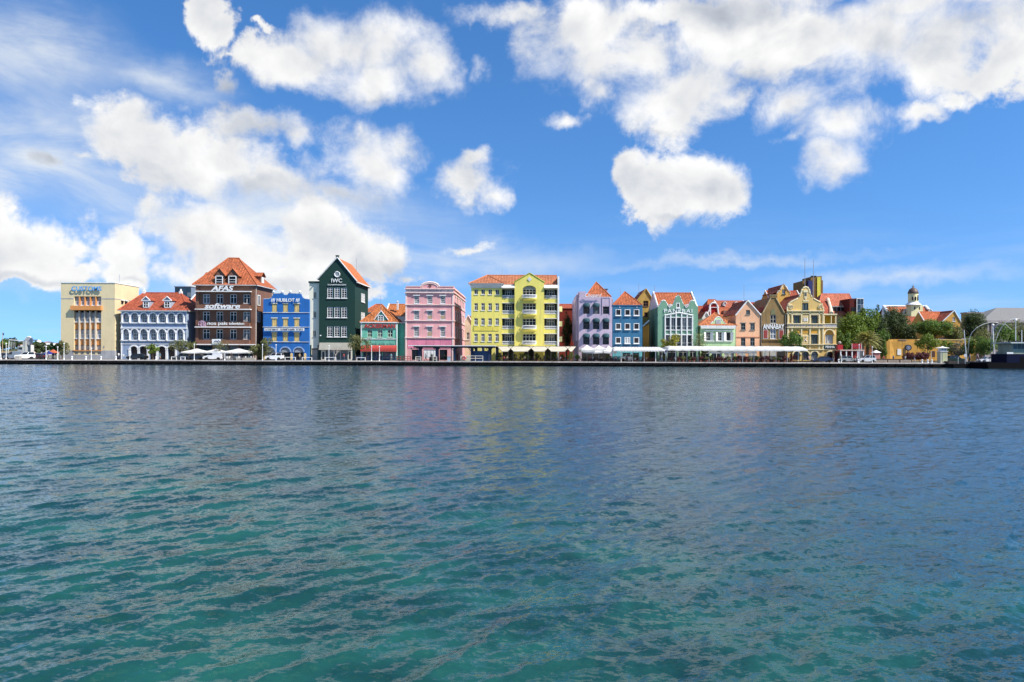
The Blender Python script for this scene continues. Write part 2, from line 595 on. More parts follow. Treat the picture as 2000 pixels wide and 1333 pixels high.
    def lathe(self, prof, cx=0, cy=0, n=14, mi=0, arc=2 * math.pi, a0=0.0):
        """profile of (radius, z)"""
        vs, fs = [], []
        full = arc > 6.28
        cols = n if full else n + 1
        for (r, z) in prof:
            for k in range(cols):
                t = a0 + arc * k / n
                vs.append((cx + r * math.cos(t), cy + r * math.sin(t), z))
        for i in range(len(prof) - 1):
            for k in range(n):
                j = (k + 1) % cols
                fs.append((i * cols + k, i * cols + j, (i + 1) * cols + j, (i + 1) * cols + k))
        if full:
            fs.append(tuple(range(cols))[::-1])
            fs.append(tuple((len(prof) - 1) * cols + k for k in range(cols)))
        return self.add(vs, fs, mi)

    def roof(self, quads):
        """tiled slopes with coordinates measured along the eave and up the slope, and a little thickness"""
        if self.uv is None:
            self.uv = []
        for q in quads:
            P = [Vector(p) for p in q]
            nrm = (P[1] - P[0]).cross(P[2] - P[0])
            if nrm.length < 1e-6:
                nrm = (P[2] - P[0]).cross(P[3] - P[0])
            nrm.normalize()
            if nrm.z < 0:
                P = P[::-1]
                nrm = -nrm
            u = Vector((0, 0, 1)).cross(nrm)
            u = u.normalized() if u.length > 1e-5 else Vector((1, 0, 0))
            w = nrm.cross(u)
            o = len(self.v)
            self.v += [tuple(p) for p in P]
            self.f.append(tuple(range(o, o + len(P))))
            self.mi.append(0)
            self.uv += [(p.dot(u), p.dot(w)) for p in P]
        return self

    def mesh(self, name, mats, smooth=False):
        me = bpy.data.meshes.new(name)
        me.from_pydata(self.v, [], self.f)
        for m in (mats if isinstance(mats, (list, tuple)) else [mats]):
            me.materials.append(m)
        if any(self.mi):
            me.polygons.foreach_set('material_index', self.mi)
        if self.uv is not None:
            uvl = me.uv_layers.new(name='UVMap')
            flat = [c for p in self.uv for c in p]
            if len(flat) == 2 * len(me.loops):
                uvl.data.foreach_set('uv', flat)
        if smooth:
            me.polygons.foreach_set('use_smooth', [True] * len(me.polygons))
        me.update()
        return me

    def build(self, name, mats, parent=None, loc=None, smooth=False):
        return link(name, self.mesh(name, mats, smooth), parent, loc)


def link(name, me, parent=None, loc=None):
    o = bpy.data.objects.new(name, me)
    COL.objects.link(o)
    if parent is not None:
        o.parent = parent
    if loc is not None:
        o.location = loc
    return o


def tag(o, label=None, cat=None, group=None, kind=None):
    if label:
        o['label'] = label
    if cat:
        o['category'] = cat
    if group:
        o['group'] = group
    if kind:
        o['kind'] = kind
    return o


def thing(name, label, cat, loc=(0, 0, 0), rz=0.0, group=None):
    o = bpy.data.objects.new(name, None)
    COL.objects.link(o)
    o.location = loc
    o.rotation_euler = (0, 0, rz)
    return tag(o, label, cat, group)


def copy_tree(o, parent=None, loc=None, rz=None, label=None, group=None, scale=None):
    c = o.copy()
    COL.objects.link(c)
    c.parent = parent
    if loc is not None:
        c.location = loc
    if rz is not None:
        c.rotation_euler = (0, 0, rz)
    if scale is not None:
        c.scale = scale if isinstance(scale, (tuple, list)) else (scale,) * 3
    if label:
        c['label'] = label
    if group:
        c['group'] = group
    for ch in o.children:
        copy_tree(ch, c)
    return c


def X(px, Y):
    return (px - VPX) * Y / F


def Z(py, px, Y):
    return CAMH - (py - ROLL * (px - 1000) - YH) * Y / F


TXT = {}


def text_mesh(s, w, h, mat, shear=0.0, bold=0.0, depth=0.12, spacing=1.0):
    """lettering standing upright, fitted into w by h, its back at y = 0"""
    cu = bpy.data.curves.new('lettering', 'FONT')
    cu.body = s
    cu.shear = shear
    cu.offset = bold
    cu.extrude = 0.03
    cu.space_character = spacing
    cu.resolution_u = 3
    o = bpy.data.objects.new('lettering', cu)
    COL.objects.link(o)
    bpy.context.view_layer.update()
    me = bpy.data.meshes.new_from_object(o.evaluated_get(bpy.context.evaluated_depsgraph_get()))
    bpy.data.objects.remove(o)
    n = len(me.vertices)
    a = np.empty(n * 3)
    me.vertices.foreach_get('co', a)
    a = a.reshape(-1, 3)
    lo, hi = a.min(0), a.max(0)
    b = np.empty_like(a)
    b[:, 0] = (a[:, 0] - lo[0]) / max(1e-6, hi[0] - lo[0]) * w
    b[:, 2] = (a[:, 1] - lo[1]) / max(1e-6, hi[1] - lo[1]) * h
    b[:, 1] = -(a[:, 2] - lo[2]) / max(1e-6, hi[2] - lo[2]) * depth
    me.vertices.foreach_set('co', b.ravel())
    me.materials.clear()
    me.materials.append(mat)
    me.update()
    return me


WCACHE = {}


def arch_pts(x0, x1, z0, z1, rise, n=8):
    """rectangle with an arched head: z1 is the crown, the arch springs at z1 - rise"""
    pts = [(x0, z0), (x1, z0)]
    c, r = (x0 + x1) / 2, (x1 - x0) / 2
    for i in range(n + 1):
        t = math.pi * i / n
        pts.append((c + r * math.cos(t), z1 - rise + rise * math.sin(t)))
    return pts


class Bld:
    """a building laid out from measurements of the photograph, on the street at distance Y"""
    def __init__(self, name, label, cat, pxl, pxr, Y, group=None, base=G):
        self.pc, self.Y, self.base = (pxl + pxr) / 2, Y, base
        self.root = thing(name, label, cat, (X(self.pc, Y), Y, base), 0, group)
        self.holes = []

    def x(self, px, dy=0.0):
        return (px - VPX) * (self.Y + dy) / F - X(self.pc, self.Y)

    def z(self, py, dy=0.0):
        return max(0.0, CAMH - (py - ROLL * (self.pc - 1000) - YH) * (self.Y + dy) / F - self.base)

    def rect(self, a, dy=0.0):
        x0, x1, y0, y1 = a
        return self.x(x0, dy), self.x(x1, dy), self.z(y1, dy), self.z(y0, dy)

    def hole(self, a, rise=0.0):
        x0, x1, z0, z1 = self.rect(a)
        z0 = max(z0, 0.02)
        self.holes.append(arch_pts(x0, x1, z0, z1, rise * (z1 - z0)) if rise else [(x0, z0), (x1, z0), (x1, z1), (x0, z1)])

    def wall(self, outline, depth, mat, y0=0.0, reveal=0.35, name='wall', body=None):
        """outline in photograph pixels; openings collected before are cut through its front"""
        o = [(self.x(p[0]), self.z(p[1])) for p in outline]
        w = MB().wall(o, self.holes, y0, depth, reveal).build(name, mat, self.root)
        self.holes = []
        return w

    def box(self, a, y0, y1, mat, name, parent=None, dy=0.0):
        x0, x1, z0, z1 = self.rect(a, dy)
        return MB().box(x0, x1, y0, y1, z0, z1).build(name, mat, parent or self.root)

    def window(self, a, mat=WHITE, pane=GLASS, nx=2, rows=(0.65,), y=0.22, bar=0.09, sill=True, rise=0.0, border=None,
               cut=True, sillmat=None, hood=False, bars=None, name='window'):
        """an opening with pane, frame with glazing bars, and sill"""
        x0, x1, z0, z1 = self.rect(a)
        z0 = max(z0, 0.02)
        w, h = x1 - x0, z1 - z0
        if cut:
            self.hole(a, rise)
        key = (round(w, 2), round(h, 2), mat.name, pane.name, nx, rows, bar, sill, rise, border, hood, bars)
        if key not in WCACHE:
            pm = MB()
            out = arch_pts(0, w, 0, h, rise * h) if rise else [(0, 0), (w, 0), (w, h), (0, h)]
            pm.prism(out, 0, 0.05)
            fm = MB()
            b = bar if border is None else border
            ht = h - rise * h
            fm.box(0, b, -0.10, -0.005, 0, ht).box(w - b, w, -0.10, -0.005, 0, ht)
            fm.box(b, w - b, -0.098, -0.005, 0, b)
            if rise:
                q = arch_pts(0, w, 0, h, rise * h)[2:]
                qi = arch_pts(b, w - b, 0, h - b, rise * h - b)[2:]
                for i in range(len(q) - 1):
                    fm.prism([q[i], q[i + 1], qi[i + 1], qi[i]], -0.10, -0.005)
                fm.box(b, w - b, -0.096, -0.005, ht - bar * .5, ht + bar * .5)
            else:
                fm.box(b, w - b, -0.098, -0.005, h - b, h)
            bb = bars or bar
            for i in range(1, nx):
                t = w * i / nx
                fm.box(t - bb / 2, t + bb / 2, -0.085, -0.006, b, ht - (0 if rise else b))
            for r in rows:
                fm.box(b, w - b, -0.09, -0.007, h * r - bb / 2, h * r + bb / 2)
            sm = MB().box(-0.10, w + 0.10, -0.36, -0.11, -0.14, 0.0) if sill else None
            hm = None
            if hood:
                hm = MB().box(-0.22, w + 0.22, -0.46, -y - .004, h + 0.02, h + 0.20).box(-0.14, w + 0.14, -0.38, -y - .006, h - .04, h + 0.02)
            WCACHE[key] = (pm.mesh('window', pane), fm.mesh('frame', mat), sm.mesh('sill', sillmat or mat) if sm else None,
                           hm.mesh('hood', mat) if hm else None)
        pm, fm, sm, hm = WCACHE[key]
        o = link(name, pm, self.root, (x0, y, z0))
        link('frame', fm, o)
        if sm:
            link('sill', sm, o)
        if hm:
            link('hood', hm, o)
        return o

    def text(self, s, a, mat, y=-0.25, shear=0.0, bold=0.0, depth=0.12, spacing=1.0, name='lettering', parent=None):
        x0, x1, z0, z1 = self.rect(a)
        return link(name, text_mesh(s, x1 - x0, z1 - z0, mat, shear, bold, depth, spacing), parent or self.root, (x0, y, z0))

    def hip(self, x0, x1, y0, y1, ze, ridge, zr, mat, name='roof', over=0.35, caps=True):
        """hipped roof; ridge is ((xa, ya), (xb, yb)) in local metres"""
        (xa, ya), (xb, yb) = ridge
        X0, X1, Y0, Y1 = x0 - over, x1 + over, y0 - over, y1 + over
        A, B_, C, D_ = (X0, Y0, ze), (X1, Y0, ze), (X1, Y1, ze), (X0, Y1, ze)
        Ra, Rb = (xa, ya, zr), (xb, yb, zr)
        if abs(xb - xa) >= abs(yb - ya):
            q = [[A, B_, Rb, Ra], [C, D_, Ra, Rb], [B_, C, Rb], [D_, A, Ra]]
        else:
            q = [[A, B_, Ra], [C, D_, Rb], [B_, C, Rb, Ra], [D_, A, Ra, Rb]]
        q = [[p for i, p in enumerate(f) if p not in f[:i]] for f in q]
        rf = MB().roof(q).build(name, mat, self.root)
        MB().box(X0 + .02, X1 - .02, Y0 + .02, Y1 - .02, ze - .16, ze - .004).build('eave', OFFWHITE, rf)
        if caps:
            m = MB()
            for e in ((A, Ra), (B_, Ra if abs(xb - xa) < abs(yb - ya) else Rb), (Ra, Rb)):
                if (Vector(e[0]) - Vector(e[1])).length > .2:
                    m.tube([Vector(e[0]) + Vector((0, 0, .03)), Vector(e[1]) + Vector((0, 0, .03))], 0.13, 6)
            m.build('ridge_cap', mat, rf)
        return rf

    def gable(self, x0, x1, y0, y1, ze, zr, mat, axis='y', over=0.25, name='roof', xr=None):
        """two slopes; axis y: the ridge runs away from the street, axis x: along it"""
        if axis == 'y':
            c = (x0 + x1) / 2 if xr is None else xr
            q = [[(x0 - over, y0, ze), (c, y0, zr), (c, y1, zr), (x0 - over, y1, ze)], [(x1 + over, y0, ze), (x1 + over, y1, ze), (c, y1, zr), (c, y0, zr)]]
            r = ((c, y0, zr + .03), (c, y1, zr + .03))
        else:
            c = (y0 + y1) / 2
            q = [[(x0, y0 - over, ze), (x1, y0 - over, ze), (x1, c, zr), (x0, c, zr)], [(x1, y1 + over, ze), (x0, y1 + over, ze), (x0, c, zr), (x1, c, zr)]]
            r = ((x0, c, zr + .03), (x1, c, zr + .03))
        rf = MB().roof(q).build(name, mat, self.root)
        MB().tube(r, 0.13, 6).build('ridge_cap', mat, rf)
        return rf

# ---------------------------------------------------------------- water
def make_water():
    rng = np.random.default_rng(11)
    d, rows = 2.2, []
    while d < 167.0:
        rows.append(d)
        d += min(0.36, max(0.018, 0.0052 * d))
    rows = np.array(rows)
    nc = 900
    u = np.linspace(-1, 1, nc)
    Yg = np.repeat(rows[:, None], nc, 1)
    half = rows * 0.98 + 5
    Xg = u[None, :] * half[:, None]
    sy = np.gradient(rows)[:, None]
    sx = (2 * half / nc)[:, None]
    Zg = np.zeros_like(Xg)
    DX = np.zeros_like(Xg)
    DY = np.zeros_like(Xg)
    nw = 104
    lam = np.exp(np.linspace(math.log(0.11), math.log(7.5), nw)) * rng.uniform(0.93, 1.07, nw)
    main = R(128)
    # patches of livelier and calmer water
    gust = 0.82 + 0.30 * np.sin(Xg * 0.11 + 1.3 + 0.8 * np.sin(Yg * 0.07)) * np.sin(Yg * 0.09 + 0.6 + 0.5 * np.sin(Xg * 0.05)) \
        + 0.12 * np.sin(Xg * 0.31 + Yg * 0.23)
    for i in range(nw):
        L = lam[i]
        th = main + rng.normal(0, R(24 if L > 0.8 else 42))
        kx, ky = math.cos(th), math.sin(th)
        k = 2 * math.pi / L
        s = 0.0185 * math.exp(-((math.log(L) - math.log(0.42)) / 1.25) ** 2) + (0.013 if L < 0.5 else 0.0055)
        a = s / k
        eff = np.maximum(abs(kx) * sx, abs(ky) * sy)
        f = np.clip((L / eff - 2.4) / 2.6, 0, 1)
        ph = k * (kx * Xg + ky * Yg) + rng.uniform(0, 6.283)
        amp = a * f * (gust if L < 3 else 1.0)
        Zg += amp * np.cos(ph)
        sn = amp * np.sin(ph) * 0.85
        DX -= sn * kx
        DY -= sn * ky
    Xg = Xg + DX
    Yg = Yg + DY
    nr = len(rows)
    co = np.stack([Xg, Yg, Zg], -1).reshape(-1, 3).astype(np.float32)
    idx = np.arange(nr * nc).reshape(nr, nc)
    quads = np.stack([idx[:-1, :-1], idx[:-1, 1:], idx[1:, 1:], idx[1:, :-1]], -1).reshape(-1, 4).astype(np.int32)
    me = bpy.data.meshes.new('water')
    me.vertices.add(len(co))
    me.vertices.foreach_set('co', co.ravel())
    me.loops.add(quads.size)
    me.loops.foreach_set('vertex_index', quads.ravel())
    me.polygons.add(len(quads))
    me.polygons.foreach_set('loop_start', np.arange(0, quads.size, 4, dtype=np.int32))
    me.polygons.foreach_set('loop_total', np.full(len(quads), 4, dtype=np.int32))
    me.polygons.foreach_set('use_smooth', np.ones(len(quads), dtype=bool))
    me.update(calc_edges=True)
    m, n, b = new_mat('sea_water')
    geo = n.new('ShaderNodeNewGeometry')
    P = geo.outputs['Position']
    sp = n.new('ShaderNodeSeparateXYZ')
    n.put(sp.inputs[0], P)
    yy = sp.outputs[1]
    n1 = n.noise(P, 0.10, 4, 0.55)
    # the bed shelves up to the near shore: green over sand there, deep blue out in the channel
    t = n.math('MULTIPLY_ADD', n1, 16.0, n.math('ADD', yy, -8.0))
    t = n.math('MULTIPLY_ADD', sp.outputs[0], 0.75, t)
    shallow = n.step(t, 27.0, 4.0)
    bed = n.noise(P, 0.55, 5, 0.6)
    teal = n.mix(n.step(bed, 0.35, 0.66), (0.004, 0.034, 0.033), (0.010, 0.074, 0.060))
    c = n.mix(shallow, (0.005, 0.030, 0.048), teal)
    n.put(b.inputs['Base Color'], c)
    b.inputs['IOR'].default_value = 1.333
    b.inputs['Specular IOR Level'].default_value = 0.5
    b.inputs['Roughness'].default_value = 0.10
    q = n.vec('MULTIPLY', P, (1.0, 1.6, 1.0))
    r1 = n.vec('SUBTRACT', n.noise(q, 2.6, 5, 0.62, color=True), (0.5, 0.5, 0.5))
    r2 = n.vec('SUBTRACT', n.noise(q, 15.0, 3, 0.55, color=True), (0.5, 0.5, 0.5))
    k1 = n.step(yy, 6.0, 80.0, 0.40, 1.75, smooth=False)
    s1 = n.vec('SCALE', r1)
    n.links.new(k1, s1.node.inputs['Scale'])
    s2 = n.vec('SCALE', r2)
    s2.node.inputs['Scale'].default_value = 0.62
    nn = n.vec('ADD', geo.outputs['Normal'], n.vec('MULTIPLY', n.vec('ADD', s1, s2), (1, 1, 0)))
    n.put(b.inputs['Normal'], n.vec('NORMALIZE', nn))
    me.materials.append(m)
    tag(link('water', me), kind='structure')


make_water()

# ---------------------------------------------------------------- ground, quay and street
asphalt = plain('asphalt', (0.09, 0.088, 0.085), 0.9, var=0.25, scale=0.6)
earth = plain('dry_ground', (0.16, 0.14, 0.10), 0.95, var=0.3, scale=0.1)
paving = plaster('paving', (0.40, 0.36, 0.31), dirt=0.3)
XE = X(1846, QUAY_Y)            # where the quay ends
tag(MB().poly([(-6000, 160.6, G - 0.03), (XE - 1, 160.6, G - 0.03), (XE - 1, 166.2, G - 0.03), (6000, 166.2, G - 0.03), (6000, 9000, G - 0.03), (-6000, 9000, G - 0.03)])
    .build('ground', earth), kind='structure')
tag(MB().box(-300, XE + 40, 167.6, 171.6, G - 0.02, G + 0.006).build('road', asphalt), kind='structure')

m_, n_, b_ = new_mat('wet_quay_wall')
tc_ = n_.new('ShaderNodeTexCoord')
sp_ = n_.new('ShaderNodeSeparateXYZ')
n_.put(sp_.inputs[0], tc_.outputs['Object'])
f_ = n_.noise(n_.vec('MULTIPLY', tc_.outputs['Object'], (1.2, 1, 3)), 1.0, 5, 0.7)
n_.put(b_.inputs['Base Color'], n_.mix(n_.step(f_, 0.4, 0.7), (0.005, 0.005, 0.005), (0.018, 0.016, 0.015)))
b_.inputs['Roughness'].default_value = 0.9
b_.inputs['Specular IOR Level'].default_value = 0.1
qw = MB().box(-260, XE, QUAY_Y + 0.12, QUAY_Y + 6, -2.0, G - 0.24).build('quay', m_)
tag(qw, kind='structure')
MB().box(-260, XE + 0.1, QUAY_Y - 0.10, QUAY_Y + 0.9, G - 0.20, G + 0.02).build('kerb_stone', plaster('kerb_stone', (0.56, 0.50, 0.45), dirt=0.3), qw)
MB().box(-260, XE, QUAY_Y + 0.9, 167.5, G - 0.20, G + 0.004).build('promenade', paving, qw)
pile = MB().box(-0.16, 0.16, -0.30, 0.10, -1.0, 0.70).mesh('fender_pile', plain('tarred_timber', (0.008, 0.007, 0.007), 0.9, var=0.4, spec=.1))
plank = MB().box(0, 3.9, -0.16, 0.05, 0.34, 0.62).mesh('fender_plank', plain('old_plank', (0.012, 0.011, 0.010), 0.9, var=0.4, spec=.1))
rq = random.Random(3)
xq = XE - 0.6
while xq > -135:
    link('fender_pile', pile, qw, (xq, QUAY_Y + 0.02, rq.uniform(-.08, .05)))
    link('fender_plank', plank, qw, (xq - 2.2, QUAY_Y + 0.06, rq.uniform(-.12, .05)))
    xq -= 2.05 + rq.uniform(-.1, .1) + (2.1 if rq.random() < .3 else 0)

# ---------------------------------------------------------------- the row of houses
YF = 172.0


def cols(cs, rows):
    return [(a, b, c, d) for (c, d) in rows for (a, b) in cs]


def marks(B, a, mat, y, words, parent=None):
    """lettering too small to read in the photograph: upright strokes and bows in groups"""
    x0, x1, z0, z1 = B.rect(a)
    rr = random.Random(int(a[0]))
    n = sum(words) + 1.2 * (len(words) - 1)
    w = (x1 - x0) / n
    x = x0
    h = z1 - z0
    for g in words:
        m = MB()
        for k in range(g):
            m.tube([(x + w * .2, y, z0), (x + w * .2, y, z1)], w * .13, 4)
            zz = z0 + h * rr.choice((.1, .5, .9))
            m.tube([(x + w * .2, y, zz), (x + w * .75, y, z0 + h * rr.choice((.2, .5, .8, .9)))], w * .11, 4)
            if rr.random() < .6:
                m.tube([(x + w * .75, y, z0), (x + w * .75, y, z0 + h * rr.uniform(.6, 1))], w * .12, 4)
            x += w
        m.build('lettering', mat, parent or B.root)
        x += w * 1.2


# ---- customs office
def customs():
    B = Bld('office_block', 'cream office block with orange window panels and blue customs lettering on top', 'office building', 118.5, 224, YF)
    wallm = plaster('cream_yellow_render', alb((212, 202, 172)), dirt=0.08)
    orange = plaster('orange_panel', alb((206, 146, 92)), dirt=0.12)
    B.hole((144.3, 197.3, 579.5, 685))
    for i in range(5):
        B.hole((145.5 + 11.2 * i, 152.0 + 11.2 * i, 687, 693))
    B.wall([(118.5, 705.5), (224, 705.5), (224, 553), (118.5, 553)], 10.4, wallm, reveal=0.7)
    xr0, xr1, z0, z1 = B.rect((118.5, 224, 552, 553.4))
    MB().box(xr0 - .12, xr1 + .12, -.12, 10.5, z0, z1 + .05).build('parapet_cap', WHITE, B.root)
    x0, x1, z0, z1 = B.rect((118.5, 224, 685, 705.5))
    pl = MB()
    pl.box(x0 - .06, B.x(144.3), -.05, 10.45, z0, z1).box(B.x(197.3), x1 + .06, -.05, 10.45, z0, z1)
    pl.box(B.x(144.3), B.x(197.3), -.052, .2, z0, B.z(693.6)).build('plinth', GREY, B.root)
    for a in ((118.3, 143.2), (198.3, 224.2)):
        B.box((a[0], a[1], 583.2, 584.6), -.04, .02, GREY, 'string_course')
    cs = [144.6 + 10.55 * i for i in range(5)]
    for i, c in enumerate(cs):
        c0, c1 = c + 0.4, c + 9.6
        for (a, b) in ((580.5, 588.5), (611, 621.4), (644.5, 653.3), (675.5, 684)):
            B.box((c0, c1, a, b), .52, .62, BLIND if (i * 7 + int(a)) % 3 else GREY, 'blind')
        for (a, b) in ((588.8, 596.6), (621.6, 629.2), (653.5, 661.4)):
            B.window((c0 + .4, c1 - .6, a, b), nx=3, rows=(), y=.5, bar=.14, sill=True, cut=False, sillmat=WHITE)
        for (a, b) in ((630.2, 643.6), (662.4, 674.6)):
            B.box((c0, c1, a, b), .35, .6, orange, 'spandrel_panel')
        B.window((145.5 + 11.2 * i, 152.0 + 11.2 * i, 687, 693), nx=3, rows=(), y=.3, cut=False, sill=False)
        if i:
            B.box((c - 1.6, c + .2, 580, 597), .0, .6, orange, 'fin')
            B.box((c - 1.6, c + .2, 607.5, 684.5), -.1, .6, plaster('pale_fin', alb((196, 190, 184))), 'fin')
    x0, x1, z0, z1 = B.rect((140.7, 200, 598, 606.5))
    MB().box(x0, x1, -.75, .3, z0, z1).build('canopy', orange, B.root)
    B.box((143, 198.5, 684.4, 686), -.2, .4, orange, 'ledge')
    B.text('CUSTOMS', (141, 199.5, 560, 569), plain('blue_enamel', (0.10, 0.32, 0.62), .4), y=-.30, bold=.02, depth=.12)
    # side windows on the right
    sx = B.x(224)
    for k, yy in enumerate((2.6, 4.2)):
        for (a, b) in ((586, 593),):
            m = MB().box(sx - .05, sx + .03, yy, yy + .9, B.z(b), B.z(a)).build('side_window', GLASS, B.root)
            MB().box(sx - .05, sx + .35, yy - .15, yy + 1.05, B.z(a) + .01, B.z(a) + .22).build('hood', WHITE, m)
    MB().box(sx - .02, sx + .05, .05, 10.3, B.z(584.6), B.z(583.3)).build('string_course', GREY, B.root)
    MB().tube([(B.x(195), 3, B.z(553)), (B.x(195), 3, B.z(540))], .3, 8).build('vent', LAMPW, B.root)
    MB().tube([(B.x(214), 4, B.z(553)), (B.x(214), 4, B.z(533))], .05, 5).box(B.x(212), B.x(216), 3.97, 4.03, B.z(537), B.z(536.6)).build('antenna', STEEL, B.root)
    MB().box(B.x(202), B.x(204), -.06, 0, B.z(680), B.z(676)).build('meter_box', GREY, B.root)


# ---- pale blue house with galleries
def gallery_house():
    B = Bld('arcaded_house', 'pale blue house with white arched galleries and red roof beside the cream office block', 'house', 236.4, 365, YF)
    blue = plaster('pale_blue_render', alb((138, 160, 198)), dirt=0.15)
    pitch = 17.95
    c0 = 245.0
    top = [(c0 + pitch * i - (4.6 if i == 0 else 6.6), c0 + pitch * i + (5.2 if i == 6 else 6.6)) for i in range(7)]
    gal = [(a, b, 612.6, 630.4) for a, b in top] + [(a, b, 643.6, 664.6) for a, b in top]
    for g in gal:
        B.hole(g, 0.30)
    gx = [253, 270.4, 289, 307, 325.4, 343.8]
    ground = [(gx[i] + 1.6, gx[i + 1] - 1.6, 676.8, 705.3) for i in range(5)]
    for g in ground:
        B.hole(g, 0.25)
    B.wall([(236.4, 705.5), (365, 705.5), (365, 607.5), (236.4, 607.5)], 12.0, blue, reveal=.8)
    for g in ground:
        B.box((g[0] - .5, g[1] + .5, g[2], g[3]), 0.75, .85, plain('brown_shutter', (.055, .035, .028), .7), 'shop_front')
    for g in gal:
        x0, x1, z0, z1 = B.rect(g)
        B.box((g[0] - .3, g[1] + .3, g[2], g[3]), 0.74, .82, plaster('gallery_blue', alb((176, 190, 214))), 'gallery_wall')  # even pale blue wall colour, lighter than the house front
        B.window((g[0] + 1.2, g[1] - 1.2, g[2] + 3.2, g[3]), nx=3, rows=(.35, .72), y=.6, bar=.10, cut=False, sill=False, pane=glass('gallery_glass', (.05, .055, .065), .08, .3))
        # white archivolt over every opening
        m = MB()
        q = arch_pts(x0 - .25, x1 + .25, z0, z1 + .28, .30 * (z1 - z0) + .28, 10)[2:]
        qi = arch_pts(x0, x1, z0, z1, .30 * (z1 - z0), 10)[2:]
        for i in range(len(q) - 1):
            m.prism([q[i], q[i + 1], qi[i + 1], qi[i]], -.16, .05)
        m.build('archivolt', WHITE, B.root)
    edges = [top[0][0] - 1.6] + [(top[i][1] + top[i + 1][0]) / 2 for i in range(6)] + [top[6][1] + 1.6]
    for (zt, zb) in ((618.5, 630.6), (650.2, 664.8)):
        for e in edges:
            x, z0, z1 = B.x(e), B.z(zb), B.z(zt)
            MB().lathe([(.26, z0), (.26, z0 + .12), (.19, z0 + .16), (.17, z1 - .2), (.26, z1 - .12), (.28, z1)], x, -.16, 10).build('column', WHITE, B.root, smooth=False)
    for (a, b, p) in ((607.4, 609.6, .35), (630.6, 632.4, .30), (640.6, 642.4, .22), (664.8, 666.8, .30), (672.0, 673.2, .12)):
        B.box((235.6, 365.8, a, b), -p, .06, WHITE, 'cornice')
    for g in ground:
        x0, x1, z0, z1 = B.rect(g)
        m = MB()
        q = arch_pts(x0 - .32, x1 + .32, z0, z1 + .3, .25 * (z1 - z0) + .3, 10)[2:]
        qi = arch_pts(x0, x1, z0, z1, .25 * (z1 - z0), 10)[2:]
        for i in range(len(q) - 1):
            m.prism([q[i], q[i + 1], qi[i + 1], qi[i]], -.14, .05)
        m.build('archivolt', WHITE, B.root)
    for e in gx:
        x = B.x(e)
        MB().box(x - .2, x + .2, -.15, .1, 0, B.z(683)).box(x - .28, x + .28, -.2, .12, B.z(683.6), B.z(682)).build('pier', WHITE, B.root)
    for e in (237.5, 364):
        B.box((e - 1.1, e + 1.1, 607.6, 705), -.08, .04, WHITE if e < 300 else plaster('pale_pier', alb((170, 186, 212))), 'pilaster')
    x0, x1 = B.x(236.4), B.x(365)
    ze = B.z(607)
    zr = B.z(572.5, 6)
    B.hip(x0, x1, 0, 12, ze, ((B.x(281, 6), 6), (B.x(353, 6), 6)), zr, REDT, over=.55)
    for px in (281.3, 352.8):
        x = B.x(px, 6)
        MB().box(x - .35, x + .35, 5.7, 6.3, zr - .2, zr + .35).lathe([(.3, zr + .35), (.36, zr + .45), (.16, zr + .6), (.2, zr + .8), (.02, zr + 1.0)], x, 6, 8).build('chimney', WHITE, B.root)
    for (a, b) in ((277.2, 292.8), (318.6, 334.8)):
        dormer(B, a, b, 580, 587, 604.5, .25, plaster('dormer_blue', alb((150, 168, 200))), REDT, 3.6, win=(a + 3.0, b - 3.2, 590, 601), pediment=True)
    B.box((240, 243, 693, 697), -.08, 0, WHITE, 'notice')


def dormer(B, a, b, ypk, yeave, ybase, y, mat, tile, back, win=None, pediment=False, trim=WHITE, wmat=WHITE, wrows=(.5,), wnx=2):
    """a roof dormer: cheeks and front, little gable roof, window"""
    x0, x1 = B.x(a, y), B.x(b, y)
    zb, ze, zp = B.z(ybase, y), B.z(yeave, y), B.z(ypk, y)
    c = (x0 + x1) / 2
    i = .22 * (x1 - x0) / 2
    d = MB().prism([(x0 + i, zb), (x1 - i, zb), (x1 - i, ze), (x0 + i, ze)], y, y + back)
    d = d.prism([(x0 + i, ze + .001), (x1 - i, ze + .001), (c, zp - .12)], y + .02, y + back).build('dormer', mat, B.root)
    MB().roof([[(x0 - .05, y - .15, ze - .05), (c, y - .15, zp), (c, y + back, zp), (x0 - .05, y + back, ze - .05)],
               [(x1 + .05, y - .15, ze - .05), (x1 + .05, y + back, ze - .05), (c, y + back, zp), (c, y - .15, zp)]]).build('dormer_roof', tile, d)
    m = MB()
    for s, e in (((x0 - .08, ze - .06), (c, zp + .02)), ((x1 + .08, ze - .06), (c, zp + .02))):
        m.tube([(s[0], y - .16, s[1]), (e[0], y - .16, e[1])], .11, 6)
    if pediment:
        m.box(x0 - .1, x1 + .1, y - .25, y, ze - .16, ze)
    m.build('bargeboard', trim, d)
    if win:
        wx0, wx1, wz0, wz1 = B.x(win[0], y), B.x(win[1], y), B.z(win[3], y), B.z(win[2], y)
        w, h = wx1 - wx0, wz1 - wz0
        o = MB().box(0, w, -.03, .02, 0, h).build('dormer_window', GLASS, d, (wx0, y - .02, wz0))
        f = MB().box(-.1, .08, -.12, -.01, 0, h).box(w - .08, w + .1, -.12, -.01, 0, h).box(.08, w - .08, -.118, -.01, -.08, .08).box(.08, w - .08, -.118, -.01, h - .08, h + .1)
        for k in range(1, wnx):
            f.box(w * k / wnx - .05, w * k / wnx + .05, -.1, -.012, .08, h - .08)
        for r in wrows:
            f.box(.08, w - .08, -.105, -.013, h * r - .05, h * r + .05)
        f.build('frame', wmat, o)
    return d


